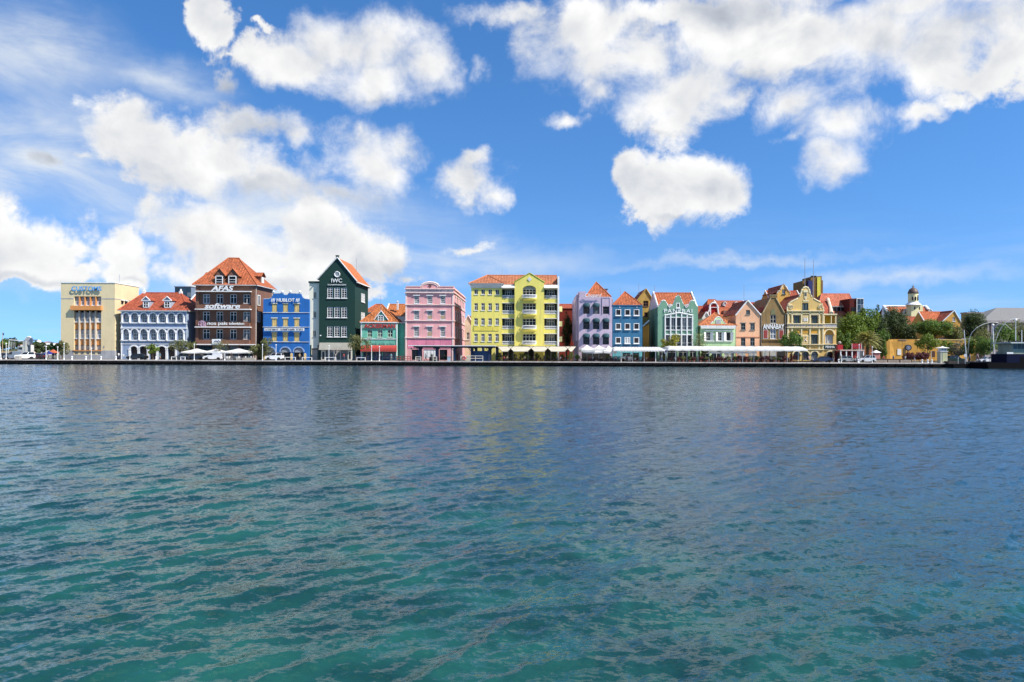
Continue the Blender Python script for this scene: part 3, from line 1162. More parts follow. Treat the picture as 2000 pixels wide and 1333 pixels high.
# ---- brown brick house with balconies
def brick_house():
    B = Bld('brick_building', 'tall brown brick building with balconies and white lettering under an orange hipped roof', 'building', 383.5, 498, YF)
    brick = brickwork('brown_brick', alb((116, 76, 58), 1.1), (.16, .12, .095))
    wins = cols([(395.9, 409.4), (422.3, 435.3), (448.9, 461.8), (474.8, 488)], [(575.5, 593.6), (609.5, 628.5), (644, 663.5)])
    for w in wins:
        B.window(w, nx=2, rows=(.68,), y=.25, bar=.10, sill=False, border=.13)
    shop = [(386, 414.5, 676, 705.2), (416, 445.5, 676, 705.2), (447, 466, 676, 705.2), (468, 494, 676, 705.2)]
    for s in shop:
        B.hole(s)
    B.wall([(383.5, 705.5), (498, 705.5), (498, 558), (383.5, 558)], 12.0, brick, reveal=.4)
    for i, s in enumerate(shop):
        B.window(s, mat=plain('teal_frame', (.03, .09, .10), .5), pane=GLASSB if i < 3 else GLASS, nx=3, rows=(.78,), y=.36, bar=.1, sill=False, cut=False, name='shop_window')
    # corner piers stand forward of the balconies
    for (a, b) in ((383.0, 388.5), (490.5, 498.4)):
        B.box((a, b, 559.6, 672.4), -.32, -.005, brick, 'pier')
    for (ys, yt, rail) in ((604.3, 597.5, True), (638.9, 631, True), (672.7, 664.5, True)):
        x0, x1, z0, z1 = B.rect((388.7, 490.3, yt, ys))
        MB().box(x0, x1, -1.15, -.95, z0, z1).box(x0, x0 + .2, -.95, -.01, z0, z1 - .01).box(x1 - .2, x1, -.95, -.01, z0, z1 - .01).build('balcony_parapet', brick, B.root)
        x0, x1, z0, z1 = B.rect((384.7 if ys < 672 else 379, 492.3 if ys < 672 else 499, ys, ys + 1.8))
        MB().box(x0, x1, -1.3, -.012, z0, z1).build('balcony_slab', WHITE, B.root)
        m = MB()
        zt = B.z(yt - 2.6)
        m.tube([(B.x(389), -1.05, zt), (B.x(490), -1.05, zt)], .035, 5)
        for k in range(9):
            xx = B.x(389 + 12.6 * k)
            m.tube([(xx, -1.05, B.z(yt)), (xx, -1.05, zt)], .025, 4)
        m.build('railing', BLACK, B.root)
    x0, x1, z0, z1 = B.rect((384.7, 492.3, 569.6, 571.2))
    MB().box(x0, x1, -1.2, -.34, z0, z1).box(x0 + .9, x1 - .4, -.34, -.011, z0, z1 - .02).build('canopy_slab', WHITE, B.root)
    x0, x1 = B.x(383.5), B.x(498)
    ze, zr = B.z(557.2), B.z(504.7, 6)
    B.hip(x0, x1, 0, 12, ze, ((B.x(446, 6), 5.9), (B.x(466, 6), 6.1)), zr, ORANGE_T, over=.75)
    for (a, b) in ((416.4, 440.5), (441.8, 466.7)):
        dormer(B, a, b, 524.6, 539.5, 559, -.45, brick, ORANGE_T, 3.6, win=(a + 4.8, b - 6.2, 540, 557.4), wrows=(.35, .62), wnx=1, trim=plain('tile_edge', (.42, .13, .05), .8))
    # side dormers, one on each flank
    for (sgn, xe, yy) in ((1, x1, 5.2), (-1, x0, 5.2)):
        zb, zt, zp = ze + .3, ze + 2.6, ze + 3.6
        xin = xe - sgn * 4.2
        m = MB().box(xe - sgn * .2, xin, yy - 1.2, yy + 1.2, zb, zt).build('side_dormer', brick, B.root)
        MB().roof([[(xe + sgn * .15, yy - 1.5, zt - .1), (xin, yy - 1.5, zt - .1), (xin, yy, zp), (xe + sgn * .15, yy, zp)],
                   [(xe + sgn * .15, yy + 1.5, zt - .1), (xe + sgn * .15, yy, zp), (xin, yy, zp), (xin, yy + 1.5, zt - .1)]]).build('dormer_roof', ORANGE_T, m)
        MB().box(xe - sgn * .22, xe - sgn * .1, yy - .7, yy + .7, zb + .7, zt - .2).build('dormer_window', LAMPW, m)
    # flank windows
    for (a, b) in ((576.5, 595), (610, 628)):
        for yy in (1.6,):
            z0, z1 = B.z(b), B.z(a)
            o = MB().box(x1 - .05, x1 + .02, yy, yy + 1.3, z0, z1).build('side_window', GLASS, B.root)
            MB().box(x1 - .02, x1 + .10, yy - .2, yy, z0 - .1, z1 + .15).box(x1 - .02, x1 + .10, yy + 1.3, yy + 1.5, z0 - .1, z1 + .15) \
                .box(x1 - .02, x1 + .11, yy, yy + 1.3, z1, z1 + .15).box(x1 - .02, x1 + .16, yy, yy + 1.3, z0 - .14, z0).box(x1, x1 + .07, yy + .6, yy + .7, z0, z1).build('frame', WHITE, o)
    MB().tube([(x1 + .12, .25, 0), (x1 + .12, .25, ze - .3)], .07, 6).build('downpipe', OFFWHITE, B.root)
    MB().tube([(x1 + .12, 10.8, 0), (x1 + .12, 10.8, ze - .3)], .07, 6).build('downpipe', OFFWHITE, B.root)
    B.text('AFAS', (416, 459, 559.6, 569.4), LAMPW, y=-1.02, shear=.22, bold=.03, depth=.14)
    B.text('software', (404, 472.4, 593.6, 604), LAMPW, y=-1.18, shear=.22, bold=.025, depth=.14)
    B.text('nos pais', (409.5, 448, 629.4, 637.8), LAMPW, y=-1.18, bold=.012, depth=.1)
    B.text('television', (451, 480.6, 630, 635.6), LAMPW, y=-1.18, bold=.01, depth=.1)
    m = MB()
    for (cx, r, t) in ((397.5, .85, .075), (400.6, .85, .06)):
        x, z = B.x(cx), B.z(634)
        m.tube([(x + r * .8 * math.cos(k * math.pi / 6), -1.24, z + r * .85 * math.sin(k * math.pi / 6)) for k in range(-1, 8)], t, 5)
        m.tube([(x + .68, -1.24, z - .7), (x + .68, -1.24, z + .1)], t, 5).tube([(x, -1.24, z - .7), (x, -1.24, z + .6)], t * .8, 5)
    m.build('logo', plain('pink_enamel', (.62, .42, .56), .5), B.root)
    sg = B.box((419, 436, 663.2, 672.2), -1.42, -1.32, LAMPW, 'sign_board')
    m = MB()
    for k in range(5):
        x = B.x(422 + 2.6 * k)
        m.tube([(x, -1.44, B.z(670.5)), (x + .25, -1.44, B.z(667 - (k % 2) * 2)), (x + .55, -1.44, B.z(668.5))], .05, 4)
    m.build('emblem', NAVY, sg)


# ---- bright blue shop
def blue_shop():
    B = Bld('blue_shop_house', 'bright blue shop house with tan shutters and four white balls on its curved parapet', 'shop', 513.8, 603.5, YF)
    blue = plaster('bright_blue_render', alb((40, 106, 190)), dirt=0.14)
    tan = plain('tan_shutter', alb((220, 198, 142)), .7)
    sh = cols([(530.2, 541), (551.8, 562.5), (573.8, 584.8)], [(594, 610), (622.6, 638.2), (650, 667)])
    for a in sh:
        B.hole(a)
    ar = [(517, 537, 679.5, 705.3), (548, 566.6, 679.5, 705.3), (574, 592.6, 679.5, 705.3)]
    for a in ar:
        B.hole(a, .35)
    out = [(513.8, 705.5), (603.5, 705.5), (603.5, 585.6), (595, 584.8), (591, 582.5), (589, 579), (587.5, 575), (563, 574), (561, 577), (554, 577), (552.5, 574),
           (533.5, 575), (532, 579), (529.5, 582.5), (525, 584.8), (513.8, 585.6)]
    B.wall(out, .6, blue, reveal=.3)
    x0, x1 = B.x(513.8), B.x(603.5)
    MB().box(x0 + .02, x1 - .02, .6, 12, 0, B.z(588)).build('body', blue, B.root)
    for a in sh:
        xa, xb, z0, z1 = B.rect(a)
        c = (xa + xb) / 2
        o = MB().box(xa, xb, .2, .26, z0, z1).build('window', tan, B.root)
        for (s0, s1) in ((xa + .12, c - .03), (c + .03, xb - .12)):
            s = MB().box(s0, s1, .12, .2, z0 + .05, z1 - .15)
            for k in range(9):
                zz = z0 + .2 + (z1 - z0 - .5) * k / 8
                s.box(s0 + .06, s1 - .06, .09, .12, zz, zz + .09)
            s.build('shutter', tan, o)
        MB().box(xa - .12, xb + .12, -.06, .1, z1, z1 + .22).build('lintel', CREAM, o)
        MB().box(xa - .1, xb + .1, -.05, .1, z0 - .12, z0).build('sill', CREAM, o)
    for yy in (610.6, 638.9, 667.8):
        B.box((513.2, 604, yy, yy + 1.1), -.14, -.001, plaster('pale_blue_trim', alb((196, 208, 224))), 'string_course')
    m = MB()
    for i in range(2, len(out) - 1):
        a, b = out[i], out[i + 1]
        m.tube([(B.x(a[0]), .3, B.z(a[1]) + .06), (B.x(b[0]), .3, B.z(b[1]) + .06)], .17, 6)
    m.build('parapet_cap', plaster('grey_blue_trim', alb((150, 166, 190))), B.root)
    for px in (533, 550, 566, 584.5):
        x, z = B.x(px), B.z(574.4)
        MB().lathe([(.12, z), (.12, z + .2), (.2, z + .24), (.30, z + .42), (.30, z + .58), (.18, z + .76), (.02, z + .82)], x, .3, 10).build('finial', WHITE, B.root, smooth=True)
    for a in ar:
        xa, xb, z0, z1 = B.rect(a)
        h = z1 - z0
        m = MB()
        q = arch_pts(xa - .28, xb + .28, z0, z1 + .28, .35 * h + .28, 12)[2:]
        qi = arch_pts(xa, xb, z0, z1, .35 * h, 12)[2:]
        for i in range(len(q) - 1):
            m.prism([q[i], q[i + 1], qi[i + 1], qi[i]], -.12, .04)
        m.build('archivolt', plaster('light_blue_trim', alb((140, 172, 226))), B.root)
        B.window(a, mat=BLACK, nx=3, rows=(), y=.26, bar=.08, rise=.35, cut=False, sill=False, name='shop_window')
        o = MB()
        zz = z1 - .35 * h
        o.prism(arch_pts(xa + .1, xb - .1, zz - .1, z1 - .1, .35 * h, 10), .12, .16)
        o.build('fanlight', plain('grey_fanlight', (.30, .31, .33), .6), B.root)
    B.text('HUBLOT', (540.5, 575.5, 583.4, 590.2), LAMPW, y=-.16, bold=.02, depth=.1)
    for (a, b) in ((530.5, 537), (578.5, 585)):
        x0_, x1_, z0, z1 = B.rect((a, b, 583.4, 590.2))
        w = x1_ - x0_
        m = MB()
        for k in (0, .45):
            m.tube([(x0_ + k * w, -.36, z0), (x0_ + k * w + .18, -.36, z1)], .07, 5)
            m.tube([(x0_ + k * w + .3, -.36, z0), (x0_ + k * w + .48, -.36, z1)], .07, 5)
        m.tube([(x0_ + .1, -.36, (z0 + z1) / 2), (x1_ - .05, -.36, (z0 + z1) / 2)], .06, 5)
        m.build('logo', LAMPW, B.root)
    sg = B.box((518, 595, 641.6, 646.8), -.55, -.35, LAMPW, 'sign_board')
    marks(B, (520, 593, 642.4, 646), BLACK, -.56, (10, 11, 5), sg)
    for px in (517.3, 569.6, 596):
        x = B.x(px)
        MB().prism(arch_pts(x - .28, x + .28, B.z(703), B.z(690), .3, 6), -.05, .02).build('niche', tan, B.root)


# ---- narrow annex
def annex():
    B = Bld('narrow_annex', 'narrow pale grey annex with slit windows left of the dark green gabled house', 'building', 603.6, 623, YF + .8)
    w = plaster('pale_grey_render', alb((232, 230, 222)), dirt=.10)
    ws = [(611.6, 617.8, 571, 583), (611.4, 617.6, 609, 621.2), (611.0, 617.2, 646, 659)]
    for a in ws:
        B.window(a, mat=w, nx=2, rows=(), y=.25, bar=.12, sillmat=GREY)
    B.hole((608.5, 620, 681, 705.3))
    B.wall([(603.7, 705.5), (622.8, 705.5), (622.8, 551), (603.7, 551)], 10, w)
    x0, x1, z0, z1 = B.rect((602.6, 623, 550, 553.6))
    MB().box(x0, x1, -.3, 10.2, z0, z1).build('cornice', plain('dark_green_trim', (.014, .04, .034), .6), B.root)
    d = B.box((609, 619.6, 683, 705.3), .25, .33, plain('beige_door', (.34, .31, .26), .6), 'door')
    B.box((614.2, 614.6, 684, 705), .22, .245, GREY, 'door_split', d)
    B.box((609, 619.6, 681.2, 683.2), .1, .24, BLACK, 'door_head', d)
    for a in ((603.8, 608.3), (620.2, 622.7)):
        B.box((a[0], a[1], 674.6, 705.2), -.06, -.001, plain('dark_green_trim', (.014, .04, .034), .6), 'dark_base')


# ---- dark green gabled house
def green_house():
    B = Bld('green_gabled_house', 'tall dark green gabled house with white grid windows and a round attic window', 'house', 622.8, 693, YF)
    g = plaster('dark_green_render', (.012, .042, .034), dirt=.10)
    ws = cols([(638.8, 649.6), (652.5, 663.4), (666.3, 677.2)], [(562.6, 583), (600.4, 621), (638, 658.6)])
    for w in ws:
        B.window(w, nx=2, rows=(.22, .44, .66, .82), y=.16, bar=.11, bars=.075, border=.14)
    shop = (638, 678, 684, 705.3)
    B.hole(shop)
    out = [(622.8, 705.5), (693, 705.5), (693, 546), (658, 504), (622.8, 543)]
    B.wall(out, 13.6, g, reveal=.3)
    x0, x1, xa = B.x(622.8), B.x(693), B.x(658)
    zp, zl, zr = B.z(504), B.z(543), B.z(546)
    ov = .5
    sl_l, sl_r = (zp - zl) / (xa - x0), (zp - zr) / (x1 - xa)
    up = .06
    q = [[(x0 - ov, -.1, zl - sl_l * ov + up), (xa, -.1, zp + up), (xa, 13.8, zp + up), (x0 - ov, 13.8, zl - sl_l * ov + up)],
         [(x1 + ov, -.1, zr - sl_r * ov + up), (x1 + ov, 13.8, zr - sl_r * ov + up), (xa, 13.8, zp + up), (xa, -.1, zp + up)]]
    rf = MB().roof(q).build('roof', tiles('bright_orange_tiles', (.52, .15, .05), .2), B.root)
    m = MB()
    for (p, q_) in (((x0 - ov, zl - sl_l * ov), (xa, zp)), ((x1 + ov, zr - sl_r * ov), (xa, zp))):
        m.tube([(p[0], -.16, p[1] + .1), (q_[0], -.16, q_[1] + .1)], .17, 6)
    m.build('bargeboard', OFFWHITE, rf)
    MB().box(x1 + ov - .1, x1 + ov + .22, -.1, 13.8, zr - sl_r * ov - .25, zr - sl_r * ov + .02).build('gutter', OFFWHITE, rf)
    MB().box(x1 + .01, x1 + ov - .12, 0, 13.7, zr - .95, zr - .6).build('eave', g, rf)
    MB().box(xa - .30, xa + .30, -.22, .4, zp - .6, zp + .45).box(xa - .38, xa + .38, -.3, .48, zp + .45, zp + .58).build('gable_cap', g, B.root)
    MB().tube([(xa + 2.4, 9, zp - 2.6), (xa + 2.4, 9, zp + 1.2)], .05, 5).build('antenna', STEEL, B.root)
    cx, cz, r = B.x(657.9), B.z(536.4), .62
    ring = MB().tube([(cx + r * math.cos(t * math.pi / 8), -.06, cz + r * math.sin(t * math.pi / 8)) for t in range(17)], .14, 6, cap=False).build('round_window', WHITE, B.root)
    MB().prism([(cx + .52 * math.cos(t * math.pi / 8), cz + .52 * math.sin(t * math.pi / 8)) for t in range(16)], -.05, -.02).build('pane', plain('clock_grey', (.30, .32, .32), .5), ring)
    B.text('IWC', (647, 667.8, 544.8, 552.6), LAMPW, y=-.1, bold=.008)
    B.text('SCHAFFHAUSEN', (640, 675.4, 555.6, 558.2), LAMPW, y=-.12, bold=.01, depth=.06)
    for (a, b) in ((574, 589.6), (611, 625.6)):
        z0, z1 = B.z(b, 7), B.z(a, 7)
        for yy in (6.2, 8.2):
            o = MB().box(x1 - .05, x1 + .02, yy, yy + 1.5, z0, z1).build('side_window', glass('pale_side_glass', (.10, .11, .11), .08, .2), B.root)
            f = MB()
            for k in range(4):
                f.box(x1, x1 + .08, yy + .5 * k - .06, yy + .5 * k + .06, z0, z1)
            for k in range(4):
                f.box(x1, x1 + .078, yy, yy + 1.5, z0 + (z1 - z0) * k / 3 - .05, z0 + (z1 - z0) * k / 3 + .05)
            f.box(x1, x1 + .2, yy - .1, yy + 1.6, z0 - .2, z0 - .06).build('frame', WHITE, o)
    # shop front
    aw = B.rect((624.5, 688, 670, 684))
    q = MB().prism([(aw[0], aw[2]), (aw[1], aw[2]), (aw[1] - .2, aw[3]), (aw[0] + .2, aw[3])], -.02, -.9)
    q.build('fascia', fabric('cream_canvas', (.60, .56, .46), .15), B.root)
    B.window(shop, mat=OFFWHITE, nx=3, rows=(.8,), y=.28, bar=.12, cut=False, sill=False, name='shop_window')
    for a in ((627.5, 636.5), (679.5, 688)):
        B.box((a[0], a[1], 684.2, 705.4), -.2, -.002, CREAM, 'shop_pier')
        B.box((a[0] + 2.4, a[1] - 2.4, 688, 702), -.24, -.205, BLACK, 'display_case')
    B.box((624.6, 627.3, 655, 657), -.1, 0, LAMPW, 'wall_lamp')


# ---- turquoise shop
def turquoise_shop():
    B = Bld('turquoise_shop_house', 'small turquoise shop with red lettering, red canopy and steep orange roof', 'shop', 705, 775.5, YF)
    t = plaster('turquoise_render', alb((110, 190, 178)), dirt=.22)
    ws = cols([(717.6, 726.6), (737, 747), (757, 767)], [(644.6, 659.2)])
    for w in ws:
        B.window(w, mat=plaster('pale_turquoise', alb((190, 212, 206))), nx=2, rows=(.5,), y=.2, bar=.14)
    shop = [(709, 726.5, 688, 702.5), (728, 746, 688, 702.5), (747.5, 772, 688, 702.5)]
    for s in shop:
        B.hole(s)
    B.wall([(705, 705.5), (775.5, 705.5), (775.5, 631), (705, 631)], 9, t)
    for s in shop:
        B.window(s, mat=NAVY, pane=glass('shop_glass', (.03, .035, .04), .08, .45), nx=2, rows=(), y=.3, cut=False, sill=False, name='shop_window')
    B.box((706, 775, 702.6, 705.3), -.06, -.001, NAVY, 'shop_plinth')
    for px in (705.6, 775):
        B.box((px - .9, px + .9, 630, 705), -.12, -.003, WHITE, 'pilaster')
    B.box((704, 776.5, 629.6, 631.2), -.35, .1, WHITE, 'cornice')
    sg = B.box((707, 774, 632.6, 642.4), -.16, -.005, plaster('grey_sign_board', alb((150, 176, 172))), 'sign_board')
    B.text('ACKERMAN', (711.4, 772, 633.4, 641.4), plain('faded_red', (.42, .045, .035), .6), y=-.2, bold=.02, depth=.1, parent=sg)
    B.box((706, 775, 662, 663.4), -.12, -.004, WHITE, 'string_course')
    # barrel canopy
    x0, x1 = B.x(706.5), B.x(775)
    z0, z1 = B.z(687.2), B.z(675)
    pr = [(0, z1), (-.5, z1 - .06), (-.95, z1 - .25), (-1.25, z1 - .6), (-1.35, z1 - 1.0), (-1.35, z0)]
    m = MB()
    n_seg = 9
    for k in range(n_seg):
        xa, xb = x0 + (x1 - x0) * k / n_seg, x0 + (x1 - x0) * (k + 1) / n_seg - .04
        for i in range(len(pr) - 1):
            m.poly([(xa, pr[i + 1][0], pr[i + 1][1]), (xb, pr[i + 1][0], pr[i + 1][1]), (xb, pr[i][0], pr[i][1]), (xa, pr[i][0], pr[i][1])])
    for xx in (x0, x1):
        m.poly([(xx, p[0], p[1]) for p in pr] + [(xx, 0, z0)])
    m.build('canopy', fabric('red_canvas', (.52, .075, .06), .2), B.root)
    marks(B, (727, 770, 671.4, 674.4), NAVY, -.3, (4, 5, 6))
    # roof, front gable dormer
    ze = B.z(630)
    B.hip(B.x(705), B.x(775.5), 0, 9, ze, ((B.x(747, 3.5), 3.4), (B.x(749, 5), 5.2)), B.z(597, 4), tiles('weathered_orange', (.46, .15, .048), .45), over=.3)
    dormer(B, 731, 757.5, 607.5, 625, 630.6, .1, t, BROWNT, 2.6, win=(738.6, 748.6, 617, 630), wnx=2, wrows=(.33, .66))
    # side wing set back
    B.wall([(775.8, 705.5), (789, 705.5), (789, 630.5), (775.8, 630.5)], 8, t, y0=1.6, name='side_wing')
    B.box((775.8, 789, 629.8, 631.4), 1.35, 1.7, WHITE, 'wing_cornice')
    MB().tube([(B.x(788), 1.45, 0), (B.x(788), 1.45, B.z(637)), (B.x(781), 1.45, B.z(632))], .09, 6).build('downpipe', plaster('pale_turquoise', (0.5, .6, .58)), B.root)
    MB().tube([(B.x(743.2), .0, B.z(608)), (B.x(743.2), .0, B.z(578))], .04, 5).build('antenna', STEEL, B.root)


# ---- pink house
def pink_house():
    B = Bld('pink_house', 'pink three storey house with sash windows and a rounded pediment with an emblem', 'house', 792, 886, YF)
    p = plaster('pink_render', alb((218, 166, 178)), dirt=.12)
    trim = plaster('pale_pink_trim', alb((240, 210, 216)), dirt=.1)
    ws = cols([(808.2, 818.2), (834.0, 844.0), (859.6, 869.6)], [(578.4, 593.4), (607.8, 624.6), (638.8, 657.6)])
    for i, w in enumerate(ws):
        B.window(w, nx=4, rows=(.25, .5, .74), y=.2, bar=.12, bars=.07, hood=True)
        if i in (4, 5, 7):
            x0, x1, z0, z1 = B.rect(w)
            MB().box(x0 + .13, x1 - .13, .05, .09, z0 + .1, z0 + (z1 - z0) * .47).build('plywood_panel', plain('plywood', (.40, .28, .17), .7), B.root)
    door = [(804, 818.6, 683.4, 703.8), (827.6, 853, 683.4, 701), (858.4, 873.6, 683.4, 703.8)]
    for d in door:
        B.hole(d)
    out = [(792, 705.5), (886, 705.5), (886, 560)] + [(839.3 + 18.2 * math.cos(t * math.pi / 12), 562 - 9.6 * math.sin(t * math.pi / 12)) for t in range(13)] + [(792, 560)]
    out = [q for q in out if q[1] <= 560 or q[1] > 600 or abs(q[0] - 839.3) > 20]
    B.wall(out, .7, p)
    x0, x1 = B.x(792), B.x(886)
    MB().box(x0 + .02, x1 - .01, .7, 29, 0, B.z(561)).build('body', p, B.root)
    m = MB()
    a = [(B.x(839.3 + 18.2 * math.cos(t * math.pi / 12)), B.z(562 - 9.6 * math.sin(t * math.pi / 12))) for t in range(13)]
    m.tube([(q[0], .1, q[1] + .06) for q in a], .24, 6)
    m.tube([(q[0] * .82 + B.x(839.3) * .18, -.05, (q[1] - B.z(562)) * .80 + B.z(562)) for q in a], .09, 5)
    m.build('pediment_rim', trim, B.root)
    m = MB()
    for s in ((792, 821), (857.6, 886)):
        m.box(B.x(s[0]) - .1, B.x(s[1]), -.15, .9, B.z(560.4), B.z(559.2))
    m.build('parapet_cap', trim, B.root)
    ex, ez = B.x(839.3), B.z(559.5)
    em = MB().box(ex - .06, ex + .06, -.1, .0, B.z(563.8), ez)
    em.prism([(ex - .42, ez - .05), (ex + .42, ez - .05), (ex + .30, ez + .25), (ex, ez + .62), (ex - .30, ez + .25)], -.12, 0).build('emblem', plain('brown_emblem', (.12, .05, .04), .6), B.root)
    MB().box(x0 - .25, x1 + .25, -.35, 29.2, B.z(565.6), B.z(564.2)).build('cornice', trim, B.root)
    MB().box(x0 - .3, x1 + .3, -.4, 29.2, B.z(573.2), B.z(571.8)).build('cornice', trim, B.root)
    fr = B.box((792.2, 885.8, 565.8, 571.6), -.08, -.002, plaster('lilac_frieze', alb((196, 188, 200))), 'frieze')
    marks(B, (816, 863, 567.2, 570.2), plain('grey_letter', (.34, .31, .36), .6), -.1, (8, 5, 7), fr)
    for yy in (595.2, 626.2, 659.6):
        MB().box(x0 - .18, x1 + .18, -.25, 29.1, B.z(yy + 1.6), B.z(yy)).build('string_course', trim, B.root)
        B.box((792, 886, yy + 1.8, yy + 3.6), -.06, -.003, plaster('pink_shade', alb((206, 134, 158))), 'string_course')  # darker pink strip: shade under the course put into the colour
    for px in (793, 884.4):
        B.box((px - 1.4, px + 1.4, 573.4, 705), -.12, -.004, trim, 'pilaster')
    B.box((796, 882, 664, 681), -.05, -.002, plaster('rose_render', alb((224, 140, 176))), 'shop_band')
    for i, d in enumerate(door):
        if i == 1:
            x0_, x1_, z0, z1 = B.rect(d)
            for k in range(4):
                w = (x1_ - x0_) / 4
                MB().box(x0_ + w * k + .03, x0_ + w * (k + 1) - .03, .1, .16, z0, z1).box(x0_ + w * k + .1, x0_ + w * (k + 1) - .1, .07, .1, z0 + .3, z1 - .5).build('folding_shutter', WHITE, B.root)
        else:
            B.window(d, mat=BLACK, nx=2, rows=(.78,), y=.3, cut=False, sill=False, name='shop_door')
    # flank openings on the right, tall in pairs
    for k in range(6):
        yy = 3.0 + 4.2 * k
        for (a_, b_) in ((578, 593), (608, 624), (639, 657)):
            z0, z1 = B.z(b_), B.z(a_)
            o = MB().box(x1 - .05, x1 + .02, yy, yy + 1.3, z0, z1).build('side_window', GLASS, B.root)
            MB().box(x1 - .02, x1 + .25, yy - .2, yy + 1.5, z1 + .02, z1 + .2).box(x1 - .02, x1 + .2, yy - .1, yy + 1.4, z0 - .15, z0).box(x1 + .02, x1 + .07, yy + .6, yy + .7, z0, z1).build('frame', WHITE, o)


# ---- yellow apartment house
def yellow_house():
    B = Bld('yellow_apartment_house', 'lemon yellow apartment house with white balustraded balconies and a pointed centre bay', 'apartment building', 920, 1091.5, YF)
    ye = plaster('lemon_render', alb((222, 216, 122)), dirt=.09)
    ws = cols([(926, 933), (939.6, 946.6), (953.4, 960.4), (967.2, 974.2)], [(566.2, 576), (593, 606.8), (622.4, 635.6), (652.8, 667.6)])
    for w in ws:
        B.window(w, nx=2, rows=(.62,) if w[2] > 580 else (), y=.25, bar=.07, bars=.12, sill=True)
    for c in (926, 939.6, 953.4, 967.2):
        B.hole((c, c + 7, 677, 704.8))
    out = [(920, 705.5), (979.5, 705.5), (979.5, 556), (920, 556)]
    B.wall(out, 16, ye, name='left_block')
    for c in (926, 939.6, 953.4, 967.2):
        B.window((c, c + 7, 677, 704.8), mat=CREAM, nx=1, rows=(), y=.28, cut=False, sill=False, name='shop_window')
    x0, x1, z0, z1 = B.rect((919, 980.6, 554.6, 563.5))
    m = MB()
    m.add([(x0 - .0, -.75, z1), (x1, -.75, z1), (x1, -.04, z0), (x0, -.04, z0), (x0, -.03, z1), (x1, -.03, z1)], [(0, 3, 2, 1), (0, 1, 5, 4), (0, 4, 3), (1, 2, 5)])
    m.build('cove_cornice', OFFWHITE, B.root)
    B.box((924.4, 974, 639, 646.8), -.1, -.003, plaster('lemon_panel', alb((216, 206, 100))), 'sign_panel')
    # balcony bays behind open loggias
    bays = [(979.7, 1004.6), (1062.2, 1088.4)]
    rows = [(565, 577.4, 583), (592.8, 607, 613.6), (622.6, 637, 643), (652.6, 667, 673.2)]
    for bi, (a, b) in enumerate(bays):
        for (t, m_, lo) in rows:
            B.hole((a + .6, b - .4, t, lo))
        B.hole((a + 1, b - 1, 677, 704.8))
        B.wall([(a, 705.5), (b, 705.5), (b, 556), (a, 556)], 14, ye, y0=.25, reveal=1.9, name='balcony_bay')
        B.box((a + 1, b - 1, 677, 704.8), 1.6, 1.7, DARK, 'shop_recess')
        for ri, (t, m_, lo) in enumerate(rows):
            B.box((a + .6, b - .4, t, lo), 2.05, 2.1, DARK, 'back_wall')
            B.window((a + 5.6, b - 5.4, t + 1, lo), nx=3, rows=(.78,), y=2.0, bar=.12, cut=False, sill=False, name='balcony_door')
            for (s0, s1) in ((a + .8, a + 5.4), (b - 5.2, b - .8)):
                B.box((s0, s1, t + 1.5, lo), 1.85, 1.95, plain('dark_green_shutter', (.03, .04, .04), .6), 'shutter')
            balustrade(B, a + .6, b - .4, m_, lo, .30)
            if ri == 0:
                x0, x1, z0, z1 = B.rect((a - .4, b + .4, 556.4, 565.4))
                MB().add([(x0, -.9, z0 + .3), (x1, -.9, z0 + .3), (x1, .2, z1), (x0, .2, z1), (x0, .24, z0), (x1, .24, z0)], [(0, 1, 2, 3), (0, 4, 5, 1), (0, 3, 4), (1, 5, 2)]).build('eave_canopy', OFFWHITE, B.root)
            else:
                B.box((a + .2, b - .2, t - 1, t + .2), .1, .24, OFFWHITE, 'lintel')
    # pointed centre bay
    for (t, m_, lo) in rows:
        B.hole((1020.6, 1046.4, t - (6.6 if t < 570 else 0), lo), .30 if t < 570 else 0)
    B.hole((1024, 1043, 677, 704.8))
    B.wall([(1004.8, 705.5), (1062, 705.5), (1062, 551.5), (1034, 535), (1004.8, 551.5)], 6, ye, y0=-.5, reveal=1.4, name='centre_bay')
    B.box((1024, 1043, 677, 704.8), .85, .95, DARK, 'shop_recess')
    for ri, (t, m_, lo) in enumerate(rows):
        B.window((1020.8, 1046.2, t, lo), nx=4, rows=(.72,), y=.75, bar=.11, cut=False, sill=False, name='balcony_door')
        if ri == 0:
            xa, xb, z0, z1 = B.rect((1020.8, 1046.2, 558.4, 565))
            MB().prism(arch_pts(xa, xb, z0, z1 + .02, z1 - z0, 12), .6, .74).build('fanlight', plain('grey_glass', (.30, .35, .40), .3), B.root)
        # rounded balcony
        xc, hw = B.x(1033.5), (B.x(1047.2) - B.x(1019.8)) / 2
        z0, z1, zm = B.z(lo + 6.0), B.z(lo), B.z(m_)
        pts = [(xc - hw, -.5)] + [(xc + hw * math.cos(math.pi * (1 - k / 10)), -.5 - 1.15 * math.sin(math.pi * k / 10) ** .6) for k in range(1, 10)] + [(xc + hw, -.5)]
        mm = MB()
        for k in range(len(pts) - 1):
            p0, p1 = pts[k], pts[k + 1]
            mm.poly([(p0[0], p0[1], z1 - .35), (p1[0], p1[1], z1 - .35), (p1[0], p1[1], z1), (p0[0], p0[1], z1)])
            c0 = ((p0[0] - xc) * .75 + xc, -.5 + (p0[1] + .5) * .15)
            c1 = ((p1[0] - xc) * .75 + xc, -.5 + (p1[1] + .5) * .15)
            mm.poly([(c0[0], c0[1], z0), (c1[0], c1[1], z0), (p1[0], p1[1], z1 - .35), (p0[0], p0[1], z1 - .35)])
        mm.poly([(p[0], p[1], z1) for p in pts]).build('balcony', ye, B.root)
        rl = MB()
        rl.tube([(p[0], p[1] - .02, zm) for p in pts], .10, 5).tube([(p[0], p[1] - .02, z1 + .06) for p in pts], .08, 5)
